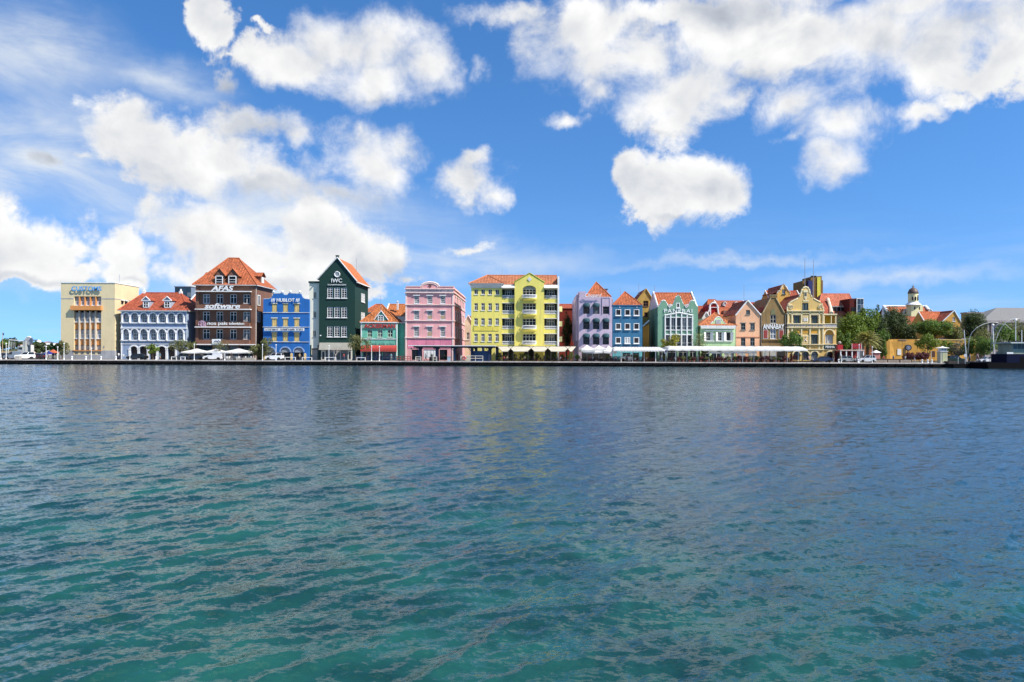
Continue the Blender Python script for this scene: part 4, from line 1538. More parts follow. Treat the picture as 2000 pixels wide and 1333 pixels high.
        for k in range(21):
            f = k / 20 * (len(pts) - 1)
            i = min(int(f), len(pts) - 2)
            x, y = [pts[i][j] + (pts[i + 1][j] - pts[i][j]) * (f - i) for j in (0, 1)]
            rl.tube([(x, y, z1), (x, y, zm)], .055, 5)
        rl.build('balustrade', WHITE, B.root)
    m = MB()
    for (p, q) in (((1003.4, 552.4), (1034, 534.4)), ((1063.4, 552.4), (1034, 534.4))):
        m.tube([(B.x(p[0]), -.45, B.z(p[1])), (B.x(q[0]), -.45, B.z(q[1]))], .16, 6)
    m.build('gable_coping', plaster('olive_trim', alb((160, 172, 80))), B.root)
    cx, cz = B.x(1033.8), B.z(546.3)
    MB().prism([(cx - .55, cz), (cx, cz - .55), (cx + .55, cz), (cx, cz + .55)], -.62, -.51).build('ornament', OFFWHITE, B.root)
    B.box((1088.6, 1092, 540, 705), .0, 14, WHITE, 'end_pier')
    ze, zr = B.z(555.6), B.z(538.6, 7)
    B.hip(B.x(920), B.x(979.5), 0, 14, B.z(555), ((B.x(951.8, 7), 6.9), (B.x(953.2, 7), 7.1)), B.z(538.3, 7), PALET, over=.6)
    B.gable(B.x(952, 7), B.x(1089), .3, 13.7, B.z(556), zr, PALET, axis='x', over=.2)
    MB().tube([(B.x(980, 7), 7, zr), (B.x(980, 7), 7, zr + 1.6)], .05, 5).build('antenna', STEEL, B.root)
    # small balconies on the flank
    for (t, m_, lo) in rows[1:]:
        x = B.x(1092)
        MB().box(x + .01, x + .8, 2.2, 5.0, B.z(lo - 6), B.z(lo - 16)).build('side_balcony', plaster('pale_lemon', alb((236, 226, 170))), B.root)


def balustrade(B, a, b, yt, yb, y):
    x0, x1, z0, z1 = B.rect((a, b, yt, yb))
    m = MB().box(x0, x1, y - .12, y + .12, z1 - .16, z1).box(x0, x1, y - .11, y + .11, z0, z0 + .12)
    n = max(4, int((x1 - x0) / .27))
    for k in range(n):
        xx = x0 + (x1 - x0) * (k + .5) / n
        m.tube([(xx, y, z0 + .1), (xx, y, z1 - .1)], .065, 5)
    return m.build('balustrade', WHITE, B.root)


# ---- lilac house
def lilac_house():
    B = Bld('lilac_house', 'lilac house with domed teal window awnings and orange pyramid roof', 'house', 1130.6, 1195.4, YF)
    li = plaster('lilac_render', alb((184, 174, 206)), dirt=.12)
    cs = [(1138.9, 1151.4), (1158, 1170.6), (1177.2, 1189.4)]
    ws = cols(cs, [(599, 613.8), (628.4, 643.8), (658.4, 673.8)])
    teal = fabric('teal_canvas', (.035, .085, .105), .15)
    for i, w in enumerate(ws):
        B.window(w, mat=plain('grey_frame', (.06, .065, .07), .5), nx=1, rows=(.62,), y=.25, bar=.09, sill=False)
    B.hole((1136, 1191, 683, 705))
    B.wall([(1130.6, 705.5), (1195.4, 705.5), (1195.4, 581), (1130.6, 581)], 22, li)
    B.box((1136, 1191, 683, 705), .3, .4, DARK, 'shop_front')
    for i, w in enumerate(ws):
        if i == 2:
            x0, x1, z0, z1 = B.rect((1176.2, 1190.2, 581.2, 599))
            MB().box(x0 - .1, x0, -.14, -.003, B.z(614), z1).box(x1, x1 + .1, -.14, -.003, B.z(614), z1).box(x0, x1, -.141, -.003, z1 - .12, z1).box(x0, x1, -.05, -.002, z0, z1 - .12).build('panel', li, B.root)
            continue
        x0, x1, z0, z1 = B.rect((w[0] - .8, w[1] + .8, w[2] - 6.6, w[2] + 1))
        c, hw, h = (x0 + x1) / 2, (x1 - x0) / 2, z1 - z0
        m = MB()
        n, k_ = 10, 5
        grid = []
        for a in range(k_ + 1):
            t = math.pi / 2 * a / k_
            row = []
            for b in range(n + 1):
                s = math.pi * b / n
                row.append((c - hw * math.cos(s), -1.0 * math.sin(s) ** .75 * math.cos(t) - .01, z0 + .22 + (h - .22) * math.sin(t) * (math.sin(s) ** .5)))
            grid.append(row)
        for a in range(k_):
            for b in range(n):
                m.poly([grid[a][b], grid[a][b + 1], grid[a + 1][b + 1], grid[a + 1][b]])
        for b in range(n):
            p, q = grid[0][b], grid[0][b + 1]
            m.poly([(p[0], p[1], z0), (q[0], q[1], z0), q, p])
        m.build('awning', teal, B.root)
    x0, x1 = B.x(1130.6), B.x(1195.4)
    ze = B.z(580)
    B.hip(B.x(1143.6), x1 - .3, .3, 9, ze + .0, ((B.x(1164, 4), 4.2), (B.x(1165, 4), 5)), B.z(552, 4.5), ORANGE_T, over=.1)
    B.wall([(1131.6, 581), (1144, 581), (1144, 570), (1131.6, 570)], 5, li, y0=.02, name='corner_parapet')
    B.wall([(1180, 575), (1190.6, 575), (1190.6, 563.6), (1180, 560)], 4, li, y0=5.5, name='roof_hut')
    B.box((1179, 1191.4, 560.6, 562), 5.2, 9.6, plain('slate_blue', (.06, .07, .10), .6), 'hut_roof')
    # stepped buttresses along the left flank
    for k in range(4):
        y0 = 2.2 + 5.2 * k
        MB().box(x0 - .55, x0 - .005, y0, y0 + 1.6, B.z(666), ze + .6 - .1 * k).build('buttress', li, B.root)
        MB().box(x0 - .02, x0 + .5, y0 - .2, y0 + 2.6, ze, ze + 1.3).build('parapet_block', li, B.root)
        for (a, b) in ((598, 612), (629, 643)):
            MB().box(x0 - .06, x0 + .02, y0 + 2.2, y0 + 4.4, B.z(b), B.z(a)).build('side_window', GLASS, B.root)
    B.text('Chopard', (1142, 1174, 574, 582.6), LAMPW, y=-.55, shear=.35, bold=.004, depth=.08)
    MB().tube([(B.x(1138), -.5, B.z(579.4)), (B.x(1176), -.5, B.z(578.8))], .035, 4).build('sign_rail', LAMPW, B.root)


# ---- deep blue house
def steel_blue_house():
    B = Bld('steel_blue_house', 'steel blue house with nine square white framed windows and orange pyramid roof', 'house', 1195.8, 1254.6, YF)
    bl = plaster('steel_blue_render', alb((54, 110, 154)), dirt=.25)
    ws = cols([(1202, 1212.8), (1219.8, 1230.8), (1237.4, 1248.4)], [(604.6, 617), (631.8, 644.2), (659.2, 671.6)])
    for i, w in enumerate(ws):
        B.window(w, mat=WHITE, pane=CURTAIN if i == 7 else glass('brown_glass', (.028, .02, .018), .07), nx=2 if i == 7 else 1, rows=(), y=.08, bar=.16, sill=True)
    B.hole((1216, 1231, 690, 705))
    B.hole((1236, 1248, 690, 705))
    B.wall([(1195.8, 705.5), (1254.6, 705.5), (1254.6, 597), (1195.8, 597)], 12, bl)
    B.box((1196.2, 1254.2, 683, 689.6), -.06, -.003, plaster('cyan_render', alb((110, 190, 220))), 'shop_band')
    for a in ((1196.2, 1215.6), (1231.4, 1235.6), (1248.4, 1254.2)):
        B.box((a[0], a[1], 689.6, 705), -.05, -.002, plaster('cyan_render', alb((110, 190, 220))), 'shop_pier')
    for a in ((1216, 1231, 690, 705), (1236, 1248, 690, 705)):
        B.window(a, mat=OFFWHITE, nx=2, rows=(.8,), y=.3, cut=False, sill=False, name='shop_window')
    B.box((1195.4, 1255, 596.2, 597.6), -.12, .1, bl, 'eave_band')
    B.hip(B.x(1198), B.x(1253), .1, 10, B.z(596.4), ((B.x(1220.2, 4), 4.4), (B.x(1221, 4), 5.4)), B.z(570.6, 4.8), ORANGE_T, over=.15)
    for px in (1209.5, 1243):
        MB().tube([(B.x(px), 0, B.z(600.6)), (B.x(px), -.5, B.z(600.2)), (B.x(px), -.6, B.z(601.6))], [.04, .05, .14], 6).build('spot_lamp', LAMPW, B.root)
    MB().box(B.x(1196.6), B.x(1198), 1, 1.8, B.z(597), B.z(584)).build('chimney', GREY, B.root)
    MB().tube([(B.x(1215), 4, B.z(576)), (B.x(1215), 4, B.z(561))], .04, 5).build('antenna', STEEL, B.root)


# ---- simple gabled house used for the rows behind
def back_gable(name, label, pxl, pxr, ypk, yeave, Y, wall, roofm, depth=10, wins=(), xpk=None, trim=WHITE, cat='house', wmat=WHITE, ant=None):
    B = Bld(name, label, cat, pxl, pxr, Y)
    xpk = (pxl + pxr) / 2 if xpk is None else xpk
    for w in wins:
        B.window(w, mat=wmat, nx=2, rows=(.5,), y=.2, bar=.1)
    B.wall([(pxl, 705.5), (pxr, 705.5), (pxr, yeave), (xpk, ypk), (pxl, yeave)], depth, wall)
    B.gable(B.x(pxl), B.x(pxr), -.1, depth, B.z(yeave) + .04, B.z(ypk) + .1, roofm, axis='y', over=.3, xr=B.x(xpk))
    m = MB()
    for px in (pxl - 1, pxr + 1):
        m.tube([(B.x(px), -.12, B.z(yeave) - .1), (B.x(xpk), -.12, B.z(ypk) + .14)], .16, 6)
    m.build('bargeboard', trim, B.root)
    if ant:
        MB().tube([(B.x(ant[0]), 2, B.z(ant[1])), (B.x(ant[0]), 2, B.z(ant[2]))], .05, 5).build('antenna', STEEL, B.root)
    return B


def ridge_roof(name, label, pxl, pxr, yr, ye, Y, wall, roofm, depth=10, hipped=False, cat='house', inset=0.2, wins=()):
    """a house whose ridge runs along the street"""
    B = Bld(name, label, cat, pxl, pxr, Y)
    for w in wins:
        B.window(w, nx=2, rows=(.5,), y=.2, bar=.1)
    B.wall([(pxl, 705.5), (pxr, 705.5), (pxr, ye), (pxl, ye)], depth, wall)
    x0, x1 = B.x(pxl), B.x(pxr)
    zr = B.z(yr, depth / 2)
    if hipped:
        i = inset * (x1 - x0)
        B.hip(x0, x1, 0, depth, B.z(ye), ((x0 + i, depth / 2), (x1 - i, depth / 2)), zr, roofm, over=.3)
    else:
        B.gable(x0, x1, 0, depth, B.z(ye), zr, roofm, axis='x')
        m = MB()
        for xx in (x0, x1):
            MB().add([(xx, 0, B.z(ye)), (xx, depth, B.z(ye)), (xx, depth / 2, zr)], [(0, 1, 2)]).build('gable_end', wall, B.root)
            MB().tube([(xx, -.2, B.z(ye)), (xx, depth / 2, zr + .12)], .17, 6).build('coping', WHITE, B.root)
    return B


# ---- mint green house with wavy gable
def mint_green_house():
    B = Bld('wavy_gabled_house', 'sea green house with a three peaked wavy gable and tall white window bay', 'house', 1284.6, 1363, YF)
    gr = plaster('sea_green_render', alb((116, 160, 144)), dirt=.14)
    B.hole((1320.6, 1327.6, 592, 602.4))
    bay = [(1298.8, 1352.2, 620.6, 645), (1298.8, 1352.2, 654.4, 677)]
    for b in bay:
        B.hole(b)
    gx = [(1287, 1300), (1303, 1322), (1325, 1344), (1347, 1360)]
    for a, b in gx:
        B.hole((a, b, 684, 705))
    prof = [(1284.6, 599.6), (1288, 597.5), (1290.4, 592.6), (1292.4, 588.8), (1296, 587.4), (1299.6, 588.8), (1301.6, 592.6), (1304, 597.6), (1307.4, 600.6), (1311.6, 597.8),
            (1316, 592.4), (1318.2, 586.6), (1319.8, 580.8), (1324.4, 577.6), (1329, 580.8), (1330.6, 586.6), (1333, 592.6), (1337.4, 598), (1341, 600.6), (1344.6, 597.6),
            (1347, 592.6), (1348.8, 588.8), (1352.2, 587.4), (1355.6, 588.8), (1357.6, 592.6), (1360, 597.6), (1363, 600)]
    B.wall([(1284.6, 705.5), (1363, 705.5)] + prof[::-1], .6, gr)
    x0, x1 = B.x(1284.6), B.x(1363)
    ze = B.z(600)
    MB().box(x0 + .02, x1 - .02, .6, 16, 0, ze - .1).build('body', gr, B.root)
    m = MB()
    m.tube([(B.x(p[0]), .2, B.z(p[1]) + .04) for p in prof], .15, 6)
    for cx in (1308, 1340.6):
        m.tube([(B.x(cx) + .5 * (1 - k / 14) * math.cos(k * .8), -.08, B.z(598.6) + .5 * (1 - k / 14) * math.sin(k * .8)) for k in range(14)], .11, 5)
    m.build('gable_coping', WHITE, B.root)
    rf = B.gable(x0 + .2, x1 - .2, .7, 13, ze, B.z(573, 7), ORANGE_T, axis='x', over=0)
    m = MB()
    for xx in (x0 + .1, x1 - .1):
        m.add([(xx, .6, 0), (xx, 13, 0), (xx, 13, ze), (xx, 6.9, B.z(571.6, 7)), (xx, .6, ze)], [(0, 1, 2, 3, 4)])
        m.tube([(xx, .5, ze), (xx, 6.9, B.z(571.4, 7)), (xx, 13.2, ze)], .24, 6)
    m.build('gable_end', WHITE, rf)
    B.window((1320.6, 1327.6, 592, 602.4), nx=1, rows=(), y=.1, bar=.2, cut=False)
    B.text('PANERAI', (1296.6, 1351.6, 604, 611.4), LAMPW, y=-.1, bold=.012, depth=.08, spacing=1.2)
    cxs = [1298.8 + 10.68 * i for i in range(6)]
    for bi, b in enumerate(bay):
        for k in range(5):
            B.window((cxs[k] + .9, cxs[k + 1] - .9, b[2], b[3]), nx=2 if k % 2 else 1, rows=(.3,), y=.2, bar=.10, cut=False, sill=False, pane=glass('bay_glass', (.05, .055, .06), .07, .3))
    m = MB()
    for k, c in enumerate(cxs):
        zt = B.z(612.4) + (B.z(611.6) - B.z(616.2)) * 0 - abs(k - 2.5) / 2.5 * .5
        m.box(B.x(c) - .13, B.x(c) + .13, -.25, -.002, B.z(678), zt)
    for (a, b) in ((619.6, 621), (644.6, 646), (653, 655), (676.4, 678)):
        m.box(B.x(1298.2), B.x(1352.8), -.2, -.004, B.z(b), B.z(a))
    m.tube([(B.x(1297.6), -.15, B.z(616.6)), (B.x(1325.4), -.15, B.z(611.4)), (B.x(1353.4), -.15, B.z(616.6))], .17, 6)
    m.build('bay_frame', WHITE, B.root)
    for a, b in gx:
        B.window((a, b, 684, 705), mat=OFFWHITE, nx=2, rows=(.8,), y=.3, cut=False, sill=False, name='shop_window')
    for px in (1277.8, 1353.8):
        MB().tube([(B.x(px, 3), 3, B.z(577)), (B.x(px, 3), 3, B.z(556 if px < 1300 else 568))], .05, 5).build('antenna', STEEL, B.root)


# ---- small pale mint house
def pale_mint_house():
    B = Bld('pale_mint_house', 'low pale mint house with open white shutters and a small scrolled dormer', 'house', 1367.6, 1436.4, YF)
    mi = plaster('pale_mint_render', alb((184, 220, 178)), dirt=.12)
    op = [(1378.8, 1387.4, 649.2, 665.8), (1402, 1409.6, 649.2, 665.8), (1418.2, 1427, 649.2, 665.8)]
    for o in op:
        B.hole(o)
    gx = [(1370, 1386), (1390, 1410), (1414, 1434)]
    for a, b in gx:
        B.hole((a, b, 686, 705))
    B.wall([(1367.6, 705.5), (1436.4, 705.5), (1436.4, 637), (1367.6, 637)], 10, mi)
    for i, o in enumerate(op):
        w = B.window(o, mat=OFFWHITE, nx=2 if i < 2 else 1, rows=(.33, .66) if i < 2 else (), y=.25, bar=.09, cut=False, pane=DARK)
        x0, x1, z0, z1 = B.rect(o)
        for (s, d) in ((x0, -1), (x1, 1)):
            q = MB().add([(0, 0, 0), (d * .55, -.35, 0), (d * .55, -.35, z1 - z0), (0, 0, z1 - z0), (d * .02, .05, 0), (d * .57, -.30, 0), (d * .57, -.30, z1 - z0), (d * .02, .05, z1 - z0)],
                         [(0, 1, 2, 3), (7, 6, 5, 4), (3, 2, 6, 7), (0, 4, 5, 1), (1, 5, 6, 2), (0, 3, 7, 4)])
            q.build('shutter', WHITE, w, (s - x0, -.3, 0))
    for (a, b) in ((1376, 1431),):
        B.box((a, b, 645.4, 646.8), -.25, -.003, WHITE, 'window_cornice')
        B.box((a, b, 666, 667.4), -.25, -.004, WHITE, 'sill_band')
    x0, x1, z0, z1 = B.rect((1366.6, 1437, 636.6, 642.6))
    MB().prism([(x0, z1), (x1, z1), (x1 - .3, z0), (x0 + .3, z0)], -.5, .0).build('cornice', OFFWHITE, B.root)
    for a, b in gx:
        B.window((a, b, 686, 705), mat=WHITE, nx=2, rows=(.75,), y=.3, cut=False, sill=False, name='shop_door', pane=CURTAIN if a > 1400 else GLASS)
    B.hip(B.x(1367), B.x(1436.6), 0, 9, B.z(636.4), ((B.x(1396.6, 4), 4.3), (B.x(1398.4, 4), 4.8)), B.z(611.4, 4.5), tiles('speckled_tiles', (.46, .155, .06), .55), over=.3)
    # scrolled dormer front
    y = .3
    pr = [(1388, 636.6), (1388.6, 632.4), (1391.4, 629.8), (1395, 627.6), (1397, 623.8), (1399.4, 620.8), (1403.4, 619.4), (1407.4, 620.8), (1409.8, 623.8), (1411.6, 627.6), (1415.4, 630.4),
          (1417.8, 633), (1418.6, 636.6)]
    pts = [(B.x(p[0]), B.z(p[1])) for p in pr]
    d = MB().prism(pts[::-1], y, y + .3).build('dormer', mi, B.root)
    MB().tube([(p[0], y + .05, p[1] + .03) for p in pts], .12, 6).build('coping', WHITE, d)
    c, zt = B.x(1403.4), B.z(622)
    MB().roof([[(B.x(1396), y + .3, B.z(630)), (c, y + .3, zt), (c, y + 3.4, zt), (B.x(1396), y + 3.4, B.z(630))], [(B.x(1411), y + .3, B.z(630)), (B.x(1411), y + 3.4, B.z(630)), (c, y + 3.4, zt), (c, y + .3, zt)]]).build('dormer_roof', BROWNT, d)
    MB().box(B.x(1399.4), B.x(1407.6), y - .06, y - .002, B.z(636), B.z(625)).build('dormer_window', CURTAIN, d)
    m = MB()
    for t in (0, .33, .66, 1):
        xx = B.x(1399.4) + (B.x(1407.6) - B.x(1399.4)) * t
        m.box(xx - .05, xx + .05, y - .12, y - .06, B.z(636), B.z(625))
    m.box(B.x(1399), B.x(1408), y - .13, y - .06, B.z(625.4), B.z(624.4)).box(B.x(1398), B.x(1409), y - .3, y - .06, B.z(637), B.z(636)).build('frame', OFFWHITE, d)


# ---- peach gabled house
def peach_house():
    wn = [(1456.8, 1464.6, 606, 614.4)] + cols([(1447, 1455.8), (1465.2, 1474)], [(631.8, 644.8), (660.2, 676)])
    pe = plaster('peach_render', alb((222, 178, 150)), dirt=.12)
    B = back_gable('peach_gabled_house', 'peach gabled house with white trimmed gable and small grey framed windows', 1437, 1484.6, 588.6, 615.6, YF, pe, REDT, 12, wn, xpk=1459.6, wmat=plain('grey_green_frame', (.16, .18, .17), .6), ant=(1457.5, 590, 556))
    B.box((1437.4, 1484.2, 658.6, 659.6), -.12, -.003, plaster('brown_band', alb((170, 110, 84))), 'string_course')
    for a in ((1442, 1456), (1462, 1478)):
        B.box((a[0], a[1], 686, 705), -.05, -.003, CURTAIN, 'shop_front')
    m = MB()
    for w in wn[1:]:
        x0, x1, z0, z1 = B.rect(w)
        m = MB().box(x0 - .15, x1 + .15, -.1, -.005, z1 + .03, z1 + .14)
        m.build('lintel', plain('grey_green_frame', (.16, .18, .17), .6), B.root)


# ---- brown gabled shop
def brown_shop():
    br = plaster('brown_stone', alb((142, 120, 84)), dirt=.3)
    B = Bld('brown_gabled_shop', 'narrow brown stone gabled shop with bold white lettering and red wall panels', 'shop', 1485.8, 1534.6, YF)
    B.window((1504.2, 1515.8, 616, 632), nx=2, rows=(.5,), y=.2, bar=.12, mat=plaster('pale_brown_frame', (.5, .46, .38)))
    B.window((1504.2, 1515.6, 644, 662.6), nx=2, rows=(.5,), y=.2, bar=.14, pane=glass('pale_glass', (.16, .18, .20), .06, .5))
    B.wall([(1485.8, 705.5), (1534.6, 705.5), (1534.6, 614), (1530.6, 610), (1514.6, 582), (1505, 582), (1489.6, 610), (1485.8, 614)], 12, br)
    xa = B.x(1509.8)
    x0, x1 = B.x(1485.8), B.x(1534.6)
    B.gable(x0, x1, .2, 12, B.z(613.6), B.z(583) + .2, REDT, axis='y', over=.2, xr=xa)
    B.box((1502.6, 1515.4, 577.4, 582.2), -.15, .5, br, 'gable_cap')
    B.box((1501.8, 1516.2, 576.4, 577.6), -.25, .6, plaster('pale_stone', alb((180, 168, 140))), 'cap_stone')
    m = MB()
    for s in ([(1485, 614.6), (1489.6, 611), (1504.6, 583)], [(1535.4, 614.6), (1530.8, 611), (1515, 583)]):
        m.tube([(B.x(p[0]), -.08, B.z(p[1])) for p in s], .15, 6)
    m.build('gable_coping', plaster('pale_stone', alb((180, 168, 140))), B.root)
    MB().prism(arch_pts(B.x(1505.4), B.x(1514), B.z(615), B.z(603.6), .7, 8), -.06, -.004).build('relief', plaster('green_stone', alb((120, 122, 96))), B.root)
    B.text('ANNABAY', (1489.6, 1531, 633.4, 643.2), LAMPW, y=-.12, bold=.025, depth=.12)
    for (a, b) in ((1489.8, 1499.6), (1520.6, 1530.4)):
        f = B.box((a, b, 644.4, 662.4), -.14, -.01, OFFWHITE, 'poster_frame')
        B.box((a + .9, b - .9, 645.4, 661.4), -.17, -.141, plain('red_poster', (.24, .035, .025), .7, var=.5, scale=2), 'poster', f)
    B.box((1488, 1532, 663.2, 665), -.3, -.006, br, 'ledge')
    for k in range(3):
        B.box((1489 + 14.6 * k, 1501.6 + 14.6 * k, 684, 704), -.05, -.004, CURTAIN if k < 2 else DARK, 'shop_front')
    B.box((1489, 1516, 676.5, 678.4), -.12, -.005, OFFWHITE, 'shop_cornice')
    for px in (1486.4, 1533.6):
        MB().tube([(B.x(px), -.12, 0), (B.x(px), -.12, B.z(615))], .08, 6).build('downpipe', plain('grey_pipe', (.2, .19, .18), .6), B.root)


# ---- ornate yellow corner house
def ornate_house():
    B = Bld('ornate_gabled_house', 'ornate yellow corner house with white stucco and a tall scrolled gable', 'house', 1536.8, 1635, YF)
    ye = plaster('ochre_yellow_render', alb((212, 184, 122)), dirt=.14)
    st = plaster('stucco_white', alb((236, 218, 186)), dirt=.16)
    gf = plain('dark_green_frame', (.025, .05, .04), .5)
    pane = glass('curtained_glass', (.12, .14, .13), .06, .6)
    prof = [(1537.6, 607), (1537.8, 601), (1540, 595), (1544.4, 590.6), (1551, 587.6), (1556.8, 584.6), (1561.4, 579.6), (1564.2, 573), (1566.2, 566.6), (1569, 562.8), (1573.2, 561.6),
            (1577.4, 562.8), (1580, 566.6), (1581.4, 573), (1584.4, 579.6), (1589.6, 584.6), (1595, 588), (1601, 590.6), (1605.4, 595), (1607.6, 601), (1608, 607)]
    B.hole((1566.4, 1578.6, 592.4, 605.8))
    w1 = [(1549.2, 1562, 616.4, 631.8), (1584.2, 1596.8, 616.4, 631.8)]
    w2 = [(1549.2, 1562.4, 654.2, 671.8), (1584, 1596.8, 654.2, 671.8)]
    for w in w1 + w2:
        B.hole(w)
    ar = [(1549.4, 1562, 687, 704), (1566.4, 1579.8, 687, 704), (1584.2, 1597.4, 687, 704)]
    for a in ar:
        B.hole(a, .36)
    B.wall([(1536.8, 705.5), (1608.6, 705.5), (1608.6, 607), (1608, 607)] + prof[::-1][1:] + [(1536.8, 607)], .7, ye)
    x0, x1 = B.x(1536.8), B.x(1608.6)
    MB().box(x0 + .01, x1 - .01, .7, 15, 0, B.z(607.5)).build('body', ye, B.root)
    B.gable(x0 + .2, x1 - .2, .72, 15, B.z(606), B.z(574) , REDT, axis='y', over=0)
    B.window((1566.4, 1578.6, 592.4, 605.8), mat=gf, pane=pane, nx=2, rows=(), y=.15, bar=.14, cut=False)
    for w in w1 + w2:
        B.window(w, mat=gf, pane=pane, nx=2, rows=(.5,), y=.2, bar=.13, cut=False)
    for a in ar:
        B.window(a, mat=gf, pane=glass('poster_glass', (.10, .09, .09), .06, .6), nx=1, rows=(), y=.25, bar=.1, rise=.36, cut=False, sill=False, name='shop_window')
    m = MB()
    m.tube([(B.x(p[0]), .1, B.z(p[1]) + .03) for p in prof], .22, 6)
    for (cx, cz, s) in ((1544, 600.8, 1), (1601.8, 600.8, -1)):
        m.tube([(B.x(cx) + s * .62 * (1 - k / 18) * math.cos(2.6 - k * .75), -.1, B.z(cz) + .62 * (1 - k / 18) * math.sin(2.6 - k * .75)) for k in range(18)], .13, 5)
    m.build('scroll_coping', st, B.root)
    o = MB()
    o.box(B.x(1568.6), B.x(1577.4), -.14, -.003, B.z(571.4), B.z(567)).box(B.x(1570.2), B.x(1575.6), -.1, -.004, B.z(582), B.z(571.4)).prism([(B.x(1570), B.z(582.2)), (B.x(1576), B.z(582.2)), (B.x(1573), B.z(586.4))], -.1, -.004)
    o.box(B.x(1568), B.x(1579), -.08, -.005, B.z(589.6), B.z(587)).build('crest', st, B.root)
    B.box((1570.9, 1574.9, 572.4, 579), -.13, -.101, plain('crest_shadow', (.10, .09, .07), .7), 'niche')  # raised dark plate, its colour paints the shadow in the crest
    for (a, b, p) in ((607, 608.8, .4), (612.4, 613.8, .2), (632.2, 634, .45), (639.4, 641, .35), (672.4, 674.2, .4), (682.2, 684, .3)):
        B.box((1535.8, 1609, a, b), -p, -.004, st, 'cornice')
    for k in range(6):
        a = 1540.2 + 11.6 * k
        f = B.box((a, a + 9, 634.6, 639), -.26, -.18, st, 'balcony_panel')
        B.box((a + 1.4, a + 7.6, 635.4, 638.2), -.275, -.261, plaster('lilac_panel', alb((196, 182, 186))), 'inset', f)
    B.box((1536.4, 1608.8, 634.1, 639.3), -.18, -.005, plaster('stone_lilac', alb((206, 190, 176))), 'balcony_front')
    for px in (1538.6, 1546.4, 1565, 1581.4, 1599.4, 1607):
        B.box((px - 1.2, px + 1.2, 608.9, 632.1), -.2, -.006, st, 'pilaster')
        B.box((px - 1.2, px + 1.2, 641.1, 672.3), -.2, -.007, st, 'pilaster')
        B.box((px - 1.1, px + 1.1, 674.3, 682.1), -.16, -.007, st, 'pilaster')
    for (a, b, c, d) in w1 + w2:
        B.box((a - .8, b + .8, c - 1.7, c - .3), -.24, -.008, st, 'window_head')
    for (a, b) in ((1549.2, 1562.4), (1567, 1579.4), (1584, 1596.8)):
        xa, xb, z0, z1 = B.rect((a, b, 644.6, 651.6))
        mm = MB().prism(arch_pts(xa, xb, z0, z1, (z1 - z0) * .8, 8), -.05, -.004)
        mm.build('tympanum', plaster('deep_ochre', alb((208, 160, 70))), B.root)
    for (a, b, c, d) in ((1567.4, 1578.2, 617, 631), (1567, 1579.2, 655.4, 671)):
        f = B.box((a, b, c, d), -.1, -.005, st, 'relief_panel')
        mm = MB().box(B.x(a) + .2, B.x(b) - .2, -.12, -.101, B.z(d) + .2, B.z(c) - .2)
        mm.build('inset', ye, f)
        x, zc = B.x((a + b) / 2), B.z((c + d) / 2)
        g = MB()
        if c < 640:
            for k in (-1, 0, 1):
                g.prism([(x + k * .36 - .12, zc - .5), (x + k * .36 + .12, zc - .5), (x + k * .36 + .10, zc + .2), (x + k * .36, zc + .45), (x + k * .36 - .10, zc + .2)], -.2, -.121)
        else:
            g.tube([(x - .25, -.16, zc + .6), (x + .2, -.16, zc + .7), (x + .1, -.16, zc + .2), (x - .15, -.16, zc - .1), (x + .35, -.16, zc - .5)], .10, 5).tube([(x, -.16, zc + .1), (x - .4, -.16, zc - .55)], .08, 5)
        g.build('relief', WHITE, f)
    for a in ar:
        xa, xb, z0, z1 = B.rect(a)
        h = z1 - z0
        q = arch_pts(xa - .3, xb + .3, z0, z1 + .3, .36 * h + .3, 12)[2:]
        qi = arch_pts(xa, xb, z0, z1, .36 * h, 12)[2:]
        mm = MB()
        for i in range(len(q) - 1):
            mm.prism([q[i], q[i + 1], qi[i + 1], qi[i]], -.18, .03)
        mm.build('archivolt', st, B.root)
    # lower corner wing
    B.hole((1613, 1629, 645.6, 671.8), .32)
    B.hole((1617, 1629.4, 687, 705), .36)
    B.hole((1611, 1632, 617.2, 632))
    B.wall([(1608.8, 705.5), (1635, 705.5), (1635, 614), (1608.8, 614)], 13, ye, y0=.5, name='corner_wing', reveal=1.2)
    B.window((1613, 1629, 654.4, 671.8), mat=plaster('pale_curtain_frame', (.5, .47, .4)), pane=CURTAIN, nx=3, rows=(), y=.9, cut=False, sill=False)
    B.window((1617, 1629.4, 687, 705), mat=plain('maroon_frame', (.06, .02, .025), .5), pane=glass('maroon_glass', (.05, .018, .022), .1), nx=2, rows=(), y=1.1, rise=.36, cut=False, sill=False, name='door')
    B.box((1611, 1632, 617.2, 632), 1.6, 1.68, plaster('loggia_yellow', alb((236, 186, 60))), 'loggia_wall')
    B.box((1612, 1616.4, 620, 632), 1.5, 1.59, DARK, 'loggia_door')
    for px in (1610.6, 1624.6, 1633.2):
        B.box((px - .8, px + .8, 617, 632), .3, .55, st, 'column')
    for (a, b, p) in ((613, 615.4, .3), (632, 633.4, .3), (639, 640.6, .25), (672.2, 673.6, .3), (682.4, 684, .2)):
        B.box((1608.9, 1635.8, a, b), .5 - p, .499, st, 'wing_cornice')
    B.box((1609.2, 1635, 633.4, 639), .3, .496, plaster('grey_balcony', alb((176, 180, 190))), 'balcony_front')
    xa, xb, z0, z1 = B.rect((1612.2, 1629.8, 644.4, 654))
    q = arch_pts(xa - .3, xb + .3, z0, z1 + .2, z1 - z0 + .2, 12)[2:]
    qi = arch_pts(xa, xb, z0, z1, z1 - z0, 12)[2:]
    mm = MB()
    for i in range(len(q) - 1):
        mm.prism([q[i], q[i + 1], qi[i + 1], qi[i]], .3, .52)
    mm.build('archivolt', st, B.root)
